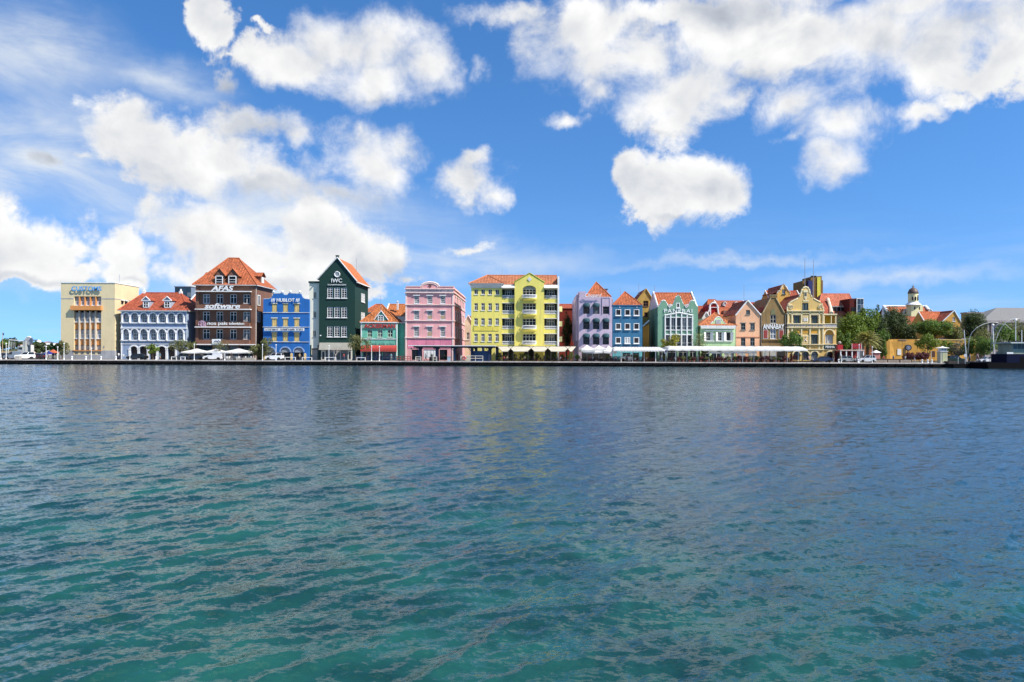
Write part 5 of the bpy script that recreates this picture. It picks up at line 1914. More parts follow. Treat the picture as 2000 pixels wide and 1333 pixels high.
    MB().prism(arch_pts(xa, xb, z0, z1, z1 - z0 - .02, 12), .75, .8).build('tympanum', plaster('deep_ochre', alb((208, 160, 70))), B.root)
    xa, xb, z0, z1 = B.rect((1617, 1629.4, 687, 705))
    h = z1 - z0
    q = arch_pts(xa - .35, xb + .35, z0, z1 + .35, .36 * h + .35, 12)[2:]
    qi = arch_pts(xa, xb, z0, z1, .36 * h, 12)[2:]
    mm = MB()
    for i in range(len(q) - 1):
        mm.prism([q[i], q[i + 1], qi[i + 1], qi[i]], .3, .52)
    mm.build('archivolt', st, B.root)
    sg = B.box((1609.2, 1634.6, 674.4, 681.6), .2, .49, plain('bottle_green', (.008, .035, .028), .5), 'sign_board')
    B.text('PENHA', (1613, 1631, 675.8, 680.4), LAMPW, y=.197, bold=.02, depth=.05, parent=sg)
    MB().roof([[(B.x(1606), .4, B.z(613)), (B.x(1625), .4, B.z(613)), (B.x(1622, 6), 6, B.z(588, 6)), (B.x(1600, 6), 6, B.z(588, 6))]]).build('wing_roof', REDT, B.root)
    m = MB()
    m.tube([(B.x(1624.5), .3, B.z(612)), (B.x(1621.6, 3), 3, B.z(601, 3)), (B.x(1616.4, 6), 6, B.z(584.5, 6))], [.5, .38, .42], 8)
    m.build('wing_coping', plaster('pale_pink_coping', alb((236, 214, 200))), B.root)
    for (px, pt, pb) in ((1572.3, 504, 563), (1589, 506, 585)):
        MB().tube([(B.x(px), .3, B.z(pb)), (B.x(px), .3, B.z(pt))], .09, 6, r1=.045).build('flagpole', plain('grey_pole', (.25, .26, .27), .5), B.root)
    return B


customs(); gallery_house(); brick_house(); blue_shop(); annex(); green_house(); turquoise_shop(); pink_house(); yellow_house()
lilac_house(); steel_blue_house(); mint_green_house(); pale_mint_house(); peach_house(); brown_shop(); ornate_house()

# ---------------------------------------------------------------- houses behind the row
ochre = plaster('ochre_render', alb((186, 160, 92)), dirt=.2)
redbrown = plaster('red_brown_render', alb((120, 44, 34)), dirt=.2)


def backdrop():
    # blue glass office block
    B = Bld('glass_office_block', 'blue glass office block rising behind the pale blue arcaded house', 'office building', 341, 373, 250)
    B.wall([(341, 705), (373, 705), (373, 561), (341, 561)], 14, plain('steel_panel', (.16, .20, .26), .5))
    for i in range(4):
        for k in range(5):
            B.box((342 + 7.8 * i, 349 + 7.8 * i, 563 + 9 * k, 571 + 9 * k), -.15, -.02, GLASSB, 'window')
    B.box((340.4, 373.6, 560, 561.4), -.3, 14.3, plain('dark_fascia', (.08, .09, .11), .6), 'parapet')
    ridge_roof('orange_roofed_house', 'house end with orange roof between the arcaded house and the brick building', 366, 392, 577, 594, 195, redbrown, REDT, 9)
    b = ridge_roof('small_tiled_house', 'tiled house behind the turquoise shop beside the green gabled house', 712, 752, 595, 610, 190, CREAM, ORANGE_T, 10, hipped=True, inset=.35)
    b = ridge_roof('long_tiled_house', 'long orange tiled house behind the turquoise shop next to the pink house', 752, 800, 595, 617, 192, WHITE, tiles('weathered_orange', (.46, .15, .048), .45), 10)
    MB().box(b.x(773), b.x(776), 1, 1.5, b.z(605), b.z(590)).lathe([(.25, b.z(590)), (.4, b.z(589)), (.1, b.z(587.6))], b.x(774.5), 1.2, 8).build('chimney', WHITE, b.root)
    b = back_gable('white_gabled_house', 'white gabled house seen in the gap between pink and yellow houses', 902, 926, 617, 637, 200, plaster('old_white', alb((206, 200, 188))), BROWNT, 9, [(911, 917, 650, 664)])
    b = ridge_roof('dark_red_hall', 'dark red hall with red roof behind the trees between yellow and lilac houses', 1086, 1132, 595, 603, 212, redbrown, REDT, 12)
    b = back_gable('ochre_gabled_house', 'ochre gabled house with shuttered loft behind the steel blue house', 1239, 1279, 566, 594, 186, ochre, REDT, 14, [(1256, 1266, 588, 598.5), (1258, 1264.6, 610.6, 618)], xpk=1261.4, trim=ochre, ant=(1249.5, 575, 551), wmat=plain('brown_frame', (.12, .06, .04), .6))
    B = Bld('orange_lean_to', 'narrow orange rendered wall with tiled lean-to beside the steel blue house', 'building', 1255.4, 1268, 176)
    B.wall([(1255.4, 705.5), (1267.6, 705.5), (1267.6, 634), (1255.4, 640)], 6, plaster('orange_render', alb((226, 158, 76)), dirt=.2))
    MB().roof([[(B.x(1254.8), -.3, B.z(638.6)), (B.x(1267.4), -.3, B.z(627)), (B.x(1267.4), 5, B.z(627)), (B.x(1254.8), 5, B.z(638.6))]]).build('roof', BROWNT, B.root)
    MB().tube([(B.x(1254.8), -.3, B.z(638)), (B.x(1267.4), -.3, B.z(626.4))], .2, 6).build('bargeboard', WHITE, B.root)
    # the cluster of roofs above the pale mint house
    ridge_roof('red_tiled_house', 'red tiled house behind the pale mint house, beside the sea green house', 1360, 1399, 599, 624, 190, redbrown, REDT, 11)
    B = back_gable('white_dormered_house', 'small white gabled house among the red roofs behind the mint house', 1372, 1386, 611, 622, 184, OFFWHITE, REDT, 8)
    B = Bld('round_gabled_house', 'dark red house with a white rimmed rounded gable among the red roofs', 'house', 1381, 1404, 186)
    prof = [(1380.4, 622), (1382, 612), (1385.6, 606)] + [(1393.4 - 7.6 * math.cos(t * math.pi / 8), 600 - 7.6 * math.sin(t * math.pi / 8)) for t in range(9)] + [(1402, 608), (1404, 620)]
    B.wall([(1380.4, 705)] + prof + [(1404, 705)], 8, plaster('crimson_render', alb((150, 24, 30)), dirt=.2))
    MB().tube([(B.x(p[0]), -.05, B.z(p[1]) + .05) for p in prof], .24, 6).box(B.x(1386), B.x(1400.6), -.2, -.003, B.z(601.6), B.z(600.4)).box(B.x(1386), B.x(1388), -.22, -.005, B.z(622), B.z(601.6)).build('coping', WHITE, B.root)
    b = ridge_roof('orange_gambrel_house', 'orange tiled house with a raised roof end among the red roofs', 1383, 1411, 586, 600, 203, ochre, ORANGE_T, 9, hipped=True, inset=.25)
    b = ridge_roof('long_red_house', 'long red tiled house with white dormers behind the peach gabled house', 1404, 1462, 588.6, 604, 200, plaster('salmon_render', alb((214, 130, 100))), tiles('faded_red_tiles', (.42, .12, .065), .4), 11)
    for (a, c) in ((1412, 1418), (1434, 1440)):
        dormer(b, a, c, 590, 593.6, 598, 1.0, WHITE, REDT, 3, win=(a + 1.5, c - 1.5, 594, 598), wrows=())
    b = ridge_roof('stepped_tiled_house', 'low tiled house with a grey chimney stack behind the pale mint house', 1404, 1440, 602, 618, 187, plaster('salmon_render', alb((214, 130, 100))), ORANGE_T, 9)
    MB().box(b.x(1414), b.x(1423), .5, 2.5, b.z(622), b.z(607)).build('chimney', plaster('grey_brown', alb((140, 110, 100))), b.root)
    b = ridge_roof('dark_roofed_house', 'dark red roofed house between the peach house and the brown gabled shop', 1464, 1508, 592, 612, 192, redbrown, REDT, 12)
    # scrolled attic and red roof behind the brown shop
    b = ridge_roof('steep_red_house', 'steep red roofed house behind the brown shop and the ornate corner house', 1508, 1572, 569, 596, 190, ochre, REDT, 12)
    B = Bld('scrolled_attic', 'yellow attic house with white scrolled gable above the brown gabled shop', 'house', 1517.6, 1542.6, 186)
    pr = [(1517.8, 585), (1517.6, 574), (1519, 570), (1521.6, 569.4), (1524, 566), (1526.6, 560.6), (1530.4, 555.6), (1534.4, 560.6), (1537, 566), (1539.4, 569), (1542, 570), (1542.6, 574), (1542.4, 585)]
    B.hole((1527, 1533.4, 566, 575.4))
    B.wall([(1517.8, 705)] + pr + [(1542.4, 705)], 1.0, plaster('attic_yellow', alb((216, 178, 100))))
    B.window((1527, 1533.4, 566, 575.4), mat=plain('dark_green_frame', (.025, .05, .04), .5), pane=CURTAIN, nx=1, rows=(.5,), y=.2, cut=False)
    MB().tube([(B.x(p[0]), -.02, B.z(p[1]) + .03) for p in pr[1:-1]], .22, 6).build('coping', plaster('pink_white', alb((236, 220, 206))), B.root)
    B.gable(B.x(1517.8), B.x(1542.4), 1.0, 12, B.z(572), B.z(557), REDT, axis='y')
    # tower
    B = Bld('striped_tower', 'brown office tower with blue and yellow vertical stripes behind the scrolled gable', 'tower', 1567, 1607, 222)
    brn = plaster('tower_brown', alb((124, 100, 66)), dirt=.15)
    B.wall([(1567, 705), (1606.8, 705), (1606.8, 548), (1567, 549)], 8, brn)
    B.wall([(1580, 705), (1601.4, 705), (1601.4, 540.4), (1580, 542)], 7, brn, y0=-1.2, name='core')
    B.box((1575, 1583, 549.5, 600), -1.4, -.02, plain('blue_stripe', (.02, .025, .11), .5), 'stripe')
    B.box((1592, 1598.6, 543, 590), -1.42, -1.21, plain('yellow_stripe', (.62, .55, .06), .5), 'stripe')
    for k in range(4):
        B.box((1581 + 2.6 * k, 1583 + 2.6 * k, 540, 542), -1.3, -.6, BLACK, 'vent')
    # big orange roof and glass box
    B = Bld('broad_roofed_house', 'broad building with large salmon tiled roof right of the striped tower', 'building', 1606, 1664, 208)
    B.wall([(1606, 705), (1664, 705), (1664, 599), (1606, 599)], 12, OFFWHITE)
    for k in range(4):
        B.box((1620 + 7.4 * k, 1626.6 + 7.4 * k, 600.6, 608), -.05, -.003, GLASS, 'window')
    salmon = tiles('salmon_tiles', (.45, .135, .075), .2)
    B.hip(B.x(1600), B.x(1666), 0, 12, B.z(598.6), ((B.x(1604, 6), 6), (B.x(1658, 6), 6)), B.z(574.6, 6), salmon, over=.4)
    MB().roof([[(B.x(1612), -2.6, B.z(616)), (B.x(1668), -2.6, B.z(616)), (B.x(1668), -.1, B.z(608)), (B.x(1612), -.1, B.z(608))]]).build('lower_roof', salmon, B.root)
    B = Bld('glass_lift_tower', 'dark red and glass stair tower with white frame above the green trees', 'building', 1659, 1686, 204)
    B.wall([(1659, 705), (1672, 705), (1672, 583.4), (1659, 584)], 8, plaster('maroon_render', alb((84, 28, 26))))
    B.wall([(1672, 705), (1686, 705), (1686, 583), (1672, 583)], 8, WHITE, y0=-.3, name='frame')
    for (a, c) in ((1673.6, 1678.6), (1679.6, 1685)):
        for (t, u) in ((584.4, 595), (596, 606), (607, 617)):
            B.box((a, c, t, u), -.36, -.305, GLASSB, 'pane')
    B.box((1662, 1671, 600.6, 609), -.05, -.003, GLASS, 'window')

    ridge_roof('salmon_back_house', 'salmon house glimpsed behind the palm and the dark trees', 1672, 1742, 640, 652, 236, plaster('salmon_back', alb((150, 96, 70))), REDT, 9)
    # fort church
    B = Bld('fort_church', 'cream church with domed round tower, white copings and red tiled roof', 'church', 1738, 1830, 262)
    cr = plaster('church_cream', alb((240, 226, 188)), dirt=.14)
    B.wall([(1738, 705), (1828, 705), (1828, 622), (1738, 622)], 14, cr)
    zr = B.z(599.4, 5)
    B.gable(B.x(1740), B.x(1826), 0, 12, B.z(621), zr, tiles('church_tiles', (.42, .125, .06), .25), axis='x', over=.2)
    m = MB()
    for px in (1741, 1824.6):
        xx = B.x(px)
        m.tube([(xx, -.2, B.z(621)), (xx, 2.4, B.z(612)), (xx, 4.6, B.z(601)), (xx, 6, B.z(596.6))], .55, 8)
        m.add([(xx - .3, 0, 0), (xx + .3, 0, 0), (xx + .3, 6, zr + .4), (xx - .3, 6, zr + .4), (xx - .3, 12, 0), (xx + .3, 12, 0)], [(0, 1, 2, 3), (0, 3, 4), (1, 5, 2)])
    m.tube([(B.x(1741), 6, zr + .2), (B.x(1825), 6, zr + .2)], .35, 6)
    m.build('coping', WHITE, B.root)
    for (a, c) in ((1764, 1771.6), (1813, 1820)):
        dormer(B, a, c, 604, 608, 616, 1.2, WHITE, REDT, 4, win=(a + 2, c - 2, 609, 615), wrows=(), wnx=1)
    tx, ty = B.x(1779.6), -1.2
    tw = MB()
    hw = B.x(1794) - tx
    tw.box(tx - hw * .55, tx + hw, ty - 1.6, ty + 2, 0, B.z(597.4))
    tw.build('tower', cr, B.root)
    rr = (B.x(1788.6) - B.x(1770.6)) / 2
    z0, z1 = B.z(593), B.z(574.8)
    MB().lathe([(rr, z0 - .4), (rr, z1)], tx, ty, 22).build('drum', cr, B.root, smooth=False)
    MB().lathe([(rr + 1.0, B.z(597.2)), (rr + .9, B.z(596)), (rr + .25, z0), (rr + .02, z0 + .3)], tx, ty, 22).build('drum_skirt', WHITE, B.root)
    MB().lathe([(rr + .12, z1), (rr + .12, z1 + .3), (rr * .98, z1 + .8), (rr * .8, z1 + 1.5), (rr * .45, z1 + 2.0), (.25, z1 + 2.25), (.2, z1 + 2.9), (.02, z1 + 3.0)], tx, ty, 22).build('dome', plain('copper_brown', (.10, .065, .05), .55), B.root, smooth=True)
    MB().tube([(tx, ty, z1 + 2.8), (tx, ty, B.z(557.4))], .07, 5).box(tx - .7, tx + .7, ty - .05, ty + .05, B.z(561.4), B.z(560.9)).build('cross', BLACK, B.root)
    for a in (-2.15, -1.57, -1.0):
        x, y = tx + rr * math.cos(a), ty + rr * math.sin(a)
        MB().lathe([(.28, z0 + .9), (.28, z0 + 2.0), (.02, z0 + 2.3)], x, y, 8).build('belfry_opening', DARK, B.root)
    MB().box(B.x(1777), B.x(1779.4), ty - 1.64, ty - 1.5, B.z(606), B.z(600.4)).build('tower_window', DARK, B.root)
    MB().box(B.x(1786.6), B.x(1788.6), ty - 1.64, ty - 1.5, B.z(606), B.z(600.4)).build('tower_window', DARK, B.root)
    MB().box(tx + rr * .42, tx + rr * .68, ty - rr * .90, ty - rr * .5, z1 - 1.2, z1 - .7).build('clock', DARK, B.root)
    ochre2 = plaster('fort_ochre', alb((200, 158, 84)), dirt=.25)
    b = ridge_roof('barrack_house', 'red tiled fort house with white stepped coping below the church tower', 1776, 1822, 619.5, 645, 240, ochre2, REDT, 9)
    b = ridge_roof('fort_hall', 'long red tiled fort hall with white copings right of the church', 1808, 1862, 609.8, 634, 229, ochre2, tiles('fort_tiles', (.45, .12, .045), .3), 9)
    b = back_gable('ochre_gable_house', 'deep ochre gabled fort house with one small window and white verge', 1840.6, 1875, 608, 628.6, 226, ochre2, REDT, 8, [(1860, 1865.4, 620, 628)], xpk=1863)
    B = Bld('low_ochre_house', 'low ochre fort house with dark red hipped roof above the rampart', 'house', 1855, 1896, 210)
    B.wall([(1855, 705), (1896, 705), (1896, 662), (1855, 662)], 6, ochre2)
    B.hip(B.x(1855), B.x(1896), 0, 6, B.z(661.6), ((B.x(1869, 3), 3), (B.x(1880, 3), 3)), B.z(652, 3), tiles('maroon_tiles', (.10, .035, .035), .3), over=.3)
    B = Bld('grey_roofed_hall', 'large hall with grey sheet roof and grey columns at the end of the fort', 'building', 1902, 2040, 245)
    gcol = plaster('hall_grey', alb((150, 148, 160)))
    B.wall([(1924, 705), (2040, 705), (2040, 626), (1924, 626)], 18, gcol)
    slate = plain('grey_sheet', (.17, .165, .16), .7, var=.12)
    MB().roof([[(B.x(1914), -1, B.z(628)), (B.x(2046), -1, B.z(628)), (B.x(2046, 9), 9, B.z(601.6, 9)), (B.x(1946, 9), 9, B.z(601.6, 9))],
               [(B.x(1914), -1, B.z(628)), (B.x(1946, 9), 9, B.z(601.6, 9)), (B.x(1914), 19, B.z(628))]]).build('roof', slate, B.root)
    B.box((1912, 2046, 627, 631), -1.4, -.9, gcol, 'fascia')
    B.box((1902, 1936, 609, 611.6), 4, 8, gcol, 'upper_roof')
    B.box((1904, 1934, 611.6, 640), 5, 8, plaster('hall_green', alb((120, 124, 100))), 'upper_wall')
    for px in (1925, 1932):
        B.box((px, px + 3.4, 631, 660), -1.0, -.3, gcol, 'column')
    # fort rampart
    B = Bld('fort_rampart', 'deep yellow fort rampart with rounded corner and parapet along the street', 'fort wall', 1718, 1906, 198)
    B.wall([(1736, 705), (1906, 705), (1906, 664.6), (1790, 664.6), (1790, 668), (1736, 668)], 5, ochre2)
    m = MB()
    n = 12
    x0 = B.x(1736)
    prof = [(2.9, 0), (2.5, B.z(668)), (2.52, B.z(667.9))]
    m.lathe([(3.0, 0), (2.5, B.z(664)), (2.3, B.z(664) + .01)], x0 + .2, 2.5, 20).build('bastion', ochre2, B.root)
    B.box((1742, 1790, 663.4, 668), .2, .8, ochre2, 'parapet')
    B.box((1790, 1906, 663.4, 664.8), -.15, .8, plaster('rampart_cap', alb((236, 206, 150))), 'coping')
    B.box((1752.4, 1759.6, 682.6, 694.4), -.12, -.02, LAMPW, 'notice_board')
    m = MB()
    for k in range(6):
        x = B.x(1756 + 2.8 * k)
        m.tube([(x, .1, B.z(671)), (x, .1, B.z(663.6))], .05, 4)
    m.tube([(B.x(1755), .1, B.z(664.4)), (B.x(1771), .1, B.z(664.4))], .05, 4).build('grille', STEEL, B.root)
    B.box((1764, 1769, 681, 705), -.06, -.004, plain('rampart_door', (.10, .06, .03), .7), 'doorway')


backdrop()

# ---------------------------------------------------------------- far shore on the left
def far_left():
    me = MB()
    rr = random.Random(5)
    Yh = 720
    nx, ny = 60, 8
    P = []
    for j in range(ny + 1):
        for i in range(nx + 1):
            px = -60 + (520 + 60) * i / nx
            x = X(px, Yh)
            h = 9.5 * math.exp(-((px - 30) / 90) ** 2) + 5 * math.exp(-((px - 140) / 60) ** 2) + 1.5
            h *= math.sin(math.pi * min(1, j / ny)) if j else 0
            P.append((x, Yh + j * 26, G - .1 + h + (rr.uniform(-.5, .5) if 0 < j < ny else 0)))
    F_ = [(j * (nx + 1) + i, j * (nx + 1) + i + 1, (j + 1) * (nx + 1) + i + 1, (j + 1) * (nx + 1) + i) for j in range(ny) for i in range(nx)]
    me.add(P, F_)
    tag(me.build('hill', plain('scrub_hill', (.045, .06, .022), .9, var=.5, scale=.05), smooth=True), kind='structure')


far_left()

# ---------------------------------------------------------------- trees and plants
LEAF = {
    'green': leafmat('green_leaves', (0.034, 0.070, 0.016), (0.132, 0.217, 0.040)),
    'bright': leafmat('bright_leaves', (0.048, 0.090, 0.012), (0.181, 0.248, 0.036)),
    'olive': leafmat('olive_leaves', (0.065, 0.078, 0.031), (0.202, 0.209, 0.078)),
    'dark': leafmat('dark_leaves', (0.022, 0.037, 0.014), (0.078, 0.109, 0.037)),
    'yellow': leafmat('yellow_green_leaves', (0.124, 0.132, 0.019), (0.341, 0.310, 0.046)),
    'grey': leafmat('grey_leaves', (0.093, 0.096, 0.070), (0.209, 0.202, 0.155)),
    'maroon': leafmat('maroon_leaves', (0.046, 0.016, 0.019), (0.155, 0.046, 0.054)),
    'palm': leafmat('palm_leaves', (0.100, 0.110, 0.036), (0.330, 0.310, 0.110)),
}
BARK = plain('bark', (.10, .075, .05), .9, var=.3, scale=4)
BARKP = plain('pale_bark', (.40, .36, .31), .85, var=.25, scale=4)


def crown_mesh(rx, ry, rz, n, leaf, mat, seed, clumps=12, sparse=0.0, flat=0.0):
    rng = np.random.default_rng(seed)
    c = rng.normal(size=(clumps, 3))
    c /= np.linalg.norm(c, axis=1)[:, None]
    c *= (rng.uniform(.25, .78, clumps) ** .7)[:, None]
    c[:, 2] = c[:, 2] * (1 - flat) + flat * .15
    cr = rng.uniform(.18, .40, clumps)
    k = rng.integers(0, clumps, n)
    d = rng.normal(size=(n, 3))
    d /= np.linalg.norm(d, axis=1)[:, None]
    rad = rng.uniform(.45, 1.0, n) ** .5
    p = c[k] + d * (cr[k] * rad * (1 + sparse * rng.uniform(0, .8, n)))[:, None]
    keep = np.linalg.norm(p, axis=1) < 1.12
    p, d = p[keep], d[keep]
    n = len(p)
    p *= np.array([rx, ry, rz])
    nrm = d + rng.normal(scale=.6, size=(n, 3)) + np.array([0, 0, .35])
    nrm /= np.linalg.norm(nrm, axis=1)[:, None]
    a = np.cross(nrm, rng.normal(size=(n, 3)))
    a /= np.linalg.norm(a, axis=1)[:, None]
    b = np.cross(nrm, a)
    s = leaf * rng.uniform(.6, 1.3, n)[:, None]
    v = np.stack([p - a * s * .9, p - b * s * .5, p + a * s * .9, p + b * s * .5], 1).reshape(-1, 3)
    me = bpy.data.meshes.new('crown')
    me.vertices.add(4 * n)
    me.vertices.foreach_set('co', v.ravel().astype(np.float32))
    me.loops.add(4 * n)
    me.loops.foreach_set('vertex_index', np.arange(4 * n, dtype=np.int32))
    me.polygons.add(n)
    me.polygons.foreach_set('loop_start', np.arange(0, 4 * n, 4, dtype=np.int32))
    me.polygons.foreach_set('loop_total', np.full(n, 4, dtype=np.int32))
    me.update(calc_edges=True)
    me.materials.append(mat)
    return me, c[:, :] * np.array([rx, ry, rz])


def tree(name, label, px, Y, ytop, ybot, hw, kind, n=1500, leaf=.22, group=None, seed=None, trunk=.16, bark=BARK, sparse=.15, flat=0.0, base=None, lean=0.0, clumps=12, cat='tree', fork=True):
    base = G if base is None else base
    x = X(px, Y)
    zt, zb = Z(ytop, px, Y), Z(ybot, px, Y)
    rx, rz = hw * Y / F, max(.4, (zt - zb) / 2)
    seed = int(px * 7 + Y) if seed is None else seed
    t = thing(name, label, cat, (x, Y, base), 0, group)
    me, cl = crown_mesh(rx * 1.04, rx * .95, rz * 1.04, n, leaf * .92, LEAF[kind], seed, int(clumps * 1.35), sparse + .25, flat)
    zc = (zt + zb) / 2 - base
    link('crown', me, t, (lean, 0, zc))
    m = MB()
    rr = random.Random(seed)
    fz = max(.5, zb - base + rz * .35)
    top = (lean * .7, 0, fz)
    m.tube([(0, 0, -.1), (lean * .2 + rr.uniform(-.1, .1), rr.uniform(-.1, .1), fz * .5), top], [trunk, trunk * .8, trunk * .62], 7)
    if fork:
        for c in cl[:9]:
            e = (c[0] + lean, c[1], zc + c[2])
            mid = ((top[0] + e[0]) / 2 + rr.uniform(-.15, .15), (top[1] + e[1]) / 2, (top[2] + e[2]) / 2 + .1)
            m.tube([top, mid, e], [trunk * .5, trunk * .33, trunk * .12], 5)
    m.build('trunk', bark, t)
    return t


gq = 'small street trees on the quay'
tree('street_tree', 'small bright green tree before the pale blue arcade', 299, 165, 671, 694, 14, 'bright', 1300, .20, gq, flat=.2)
tree('street_tree', 'olive leaved tree with dark leaning trunk at the arcade corner', 349, 165.5, 664, 694, 19, 'olive', 1700, .19, gq, sparse=.5, lean=.4)
tree('street_tree', 'olive tree over the gap left of the brick building', 372, 167, 664, 690, 10, 'olive', 900, .19, gq, sparse=.3)
tree('street_tree', 'thin sparse tree rising over the white canopies of the brick building', 430, 165.5, 664, 690, 17, 'olive', 330, .17, gq, sparse=.9, trunk=.08)
tree('street_tree', 'wide olive green tree between brick building and bright blue shop', 503, 166, 671, 698, 18, 'olive', 1700, .20, gq, sparse=.4)
tree('street_tree', 'tall pale olive tree against the bright blue shop', 520, 166, 655, 692, 15, 'olive', 1300, .19, gq, sparse=.4)
tree('street_tree', 'dry olive tree right of the dark green house', 694, 166.5, 653, 686, 19, 'olive', 1500, .18, gq, sparse=.5, trunk=.11)
tree('street_tree', 'sparse olive tree beside the turquoise shop sign', 716, 167, 660, 684, 12, 'olive', 420, .17, gq, sparse=.8, trunk=.06)
tree('street_tree', 'yellow green bushy tree before the white window bay', 1312, 168.5, 652, 684, 22, 'yellow', 2000, .22, gq, sparse=.3)
tree('street_tree', 'thin olive tree between sea green house and pale mint house', 1364, 169, 647, 684, 17, 'olive', 700, .18, gq, sparse=.8)
tree('street_tree', 'dense green tree covering the corner of the ornate yellow house', 1545, 168, 645, 684, 22, 'green', 3400, .21, gq, sparse=.25, clumps=16)
tree('street_tree', 'low green tree side shoot under the ornate house windows', 1567, 168, 671, 688, 9, 'green', 700, .2, gq)
tree('street_tree', 'green tree at the left corner of the cream office block', 122, 168, 663, 694, 13, 'olive', 1700, .21, gq, sparse=.3)
tree('street_tree', 'round green tree left of the cream office block', 104, 175, 670, 694, 12, 'green', 1300, .22, gq)
# bare white tree before the dark green house
t = thing('bare_tree', 'bare pale forked tree before the dark green house shop front', 'tree', (X(653, 165), 165, G))
m = MB()
rr = random.Random(8)


def limb(m, p, d, l, r, k):
    e = p + d * l
    m.tube([p, (p + e) / 2 + Vector((rr.uniform(-.06, .06), 0, 0)), e], [r, r * .8, r * .62], 6)
    if k:
        for s in (-1, 1, .3):
            nd = (d + Vector((s * rr.uniform(.35, .8), rr.uniform(-.3, .3), rr.uniform(-.05, .3)))).normalized()
            limb(m, e, nd, l * rr.uniform(.6, .8), r * .55, k - 1)


limb(m, Vector((0, 0, -.1)), Vector((.25, 0, 1)).normalized(), 1.3, .14, 4)
m.build('trunk', BARKP, t)

gb = 'trees around the fort'
tree('leafy_tree', 'bright green leafy tree right of the ornate corner house', 1662, 190, 610, 690, 32, 'bright', 8500, .30, gb, clumps=22, trunk=.3)
tree('leafy_tree', 'tall light green tree crown below the glass stair tower', 1686, 194, 594, 668, 28, 'bright', 7500, .30, gb, clumps=20, trunk=.3)
tree('leafy_tree', 'shaded green tree between corner house and red kiosk', 1645, 184, 640, 694, 16, 'green', 2600, .28, gb, clumps=14)
tree('leafy_tree', 'tall dark conifer like tree left of the church', 1714, 215, 595, 660, 10, 'dark', 2600, .28, gb, sparse=.3, clumps=14)
tree('leafy_tree', 'broad dark feathery tree below the church roof', 1742, 208, 604, 686, 32, 'dark', 9500, .28, gb, sparse=.35, clumps=24, trunk=.35)
tree('leafy_tree', 'brownish feathery tree below the church tower', 1768, 214, 618, 672, 20, 'olive', 2600, .26, gb, sparse=.5, clumps=16)
tree('leafy_tree', 'dark tree standing behind the palm', 1716, 202, 628, 690, 18, 'dark', 2800, .28, gb, sparse=.3, clumps=16)
tree('leafy_tree', 'flat topped dense green tree above the rampart', 1826, 206, 620, 665, 40, 'green', 10000, .27, gb, flat=.45, clumps=26, trunk=.3, base=G)
tree('leafy_tree', 'light green shrub like tree before the rampart', 1812, 190, 654, 690, 22, 'bright', 2600, .24, gb, sparse=.4, clumps=16)
tree('leafy_tree', 'yellow green tree behind the stone lamp kiosk', 1848, 192, 658, 694, 16, 'bright', 1700, .24, gb, sparse=.2)
tree('leafy_tree', 'silvery grey shrubby tree before the low ochre house', 1871, 190, 666, 700, 20, 'grey', 2400, .23, gb, sparse=.4, clumps=16)
tree('leafy_tree', 'tall dark olive tree right of the ochre gable', 1900, 212, 604, 670, 24, 'dark', 4600, .28, gb, sparse=.3, clumps=20, trunk=.3)
tree('leafy_tree', 'olive tree before the grey roofed hall column', 1916, 205, 640, 690, 22, 'olive', 3000, .27, gb, sparse=.25, clumps=18)
tree('leafy_tree', 'bright green low tree left of the ferry wheelhouse', 1922, 186, 656, 698, 24, 'green', 3200, .25, gb, clumps=18)
tree('leafy_tree', 'green tree behind the lamp arches', 1962, 196, 634, 694, 26, 'green', 4200, .26, gb, clumps=20)
tree('leafy_tree', 'olive green tree above the ferry roof', 1990, 200, 625, 690, 22, 'olive', 3200, .27, gb, clumps=18)
tree('leafy_tree', 'dark green tree in the alley between yellow and lilac houses', 1107, 192, 606, 690, 12, 'dark', 3000, .26, gb, clumps=16, trunk=.25)
tree('leafy_tree', 'dark green tree rising behind the rampart parapet', 1778, 206, 632, 676, 20, 'dark', 3600, .26, gb, clumps=18)
tree('leafy_tree', 'olive tree between the flat topped tree and the ochre gable', 1862, 208, 634, 672, 18, 'olive', 3000, .26, gb, clumps=18)
tree('leafy_tree', 'green tree at the foot of the bright leafy tree', 1722, 188, 640, 700, 16, 'green', 2800, .25, gb, clumps=16)
tree('leafy_tree', 'small green tree between silvery shrub and leaning mast', 1893, 188, 660, 700, 14, 'green', 1800, .24, gb, clumps=14)
# maroon bougainvillea hedge: three bushes
for k, (px, hw, yt) in enumerate(((1779, 14, 686), (1797, 14, 685), (1806, 10, 687))):
    tree('bougainvillea_bush', ['maroon bougainvillea bush nearest the street clock', 'maroon bougainvillea bush in the middle of the planted bed', 'smaller maroon bougainvillea bush nearest the stone lamp kiosk'][k],
         px, 168, yt, 706, hw, 'maroon', 1300, .19, 'bougainvillea bushes', trunk=.05, cat='bush', flat=.2)
# far trees on the hill
for k, (px, yt, yb, hw) in enumerate(((6, 661, 684, 14), (20, 658, 684, 11), (34, 662, 684, 12), (62, 664, 686, 10), (72, 668, 690, 12), (84, 670, 690, 12), (95, 665, 686, 10), (108, 669, 688, 11), (48, 670, 690, 10))):
    Yt = 330 + 22 * (k % 4)
    tree('hillside_tree', 'dark green round tree on the far shore left of the office block', px, Yt, yt, yb, hw, 'dark' if k % 3 else 'green', 1300, .55, 'trees on the far shore', trunk=.3, clumps=10, sparse=.1)


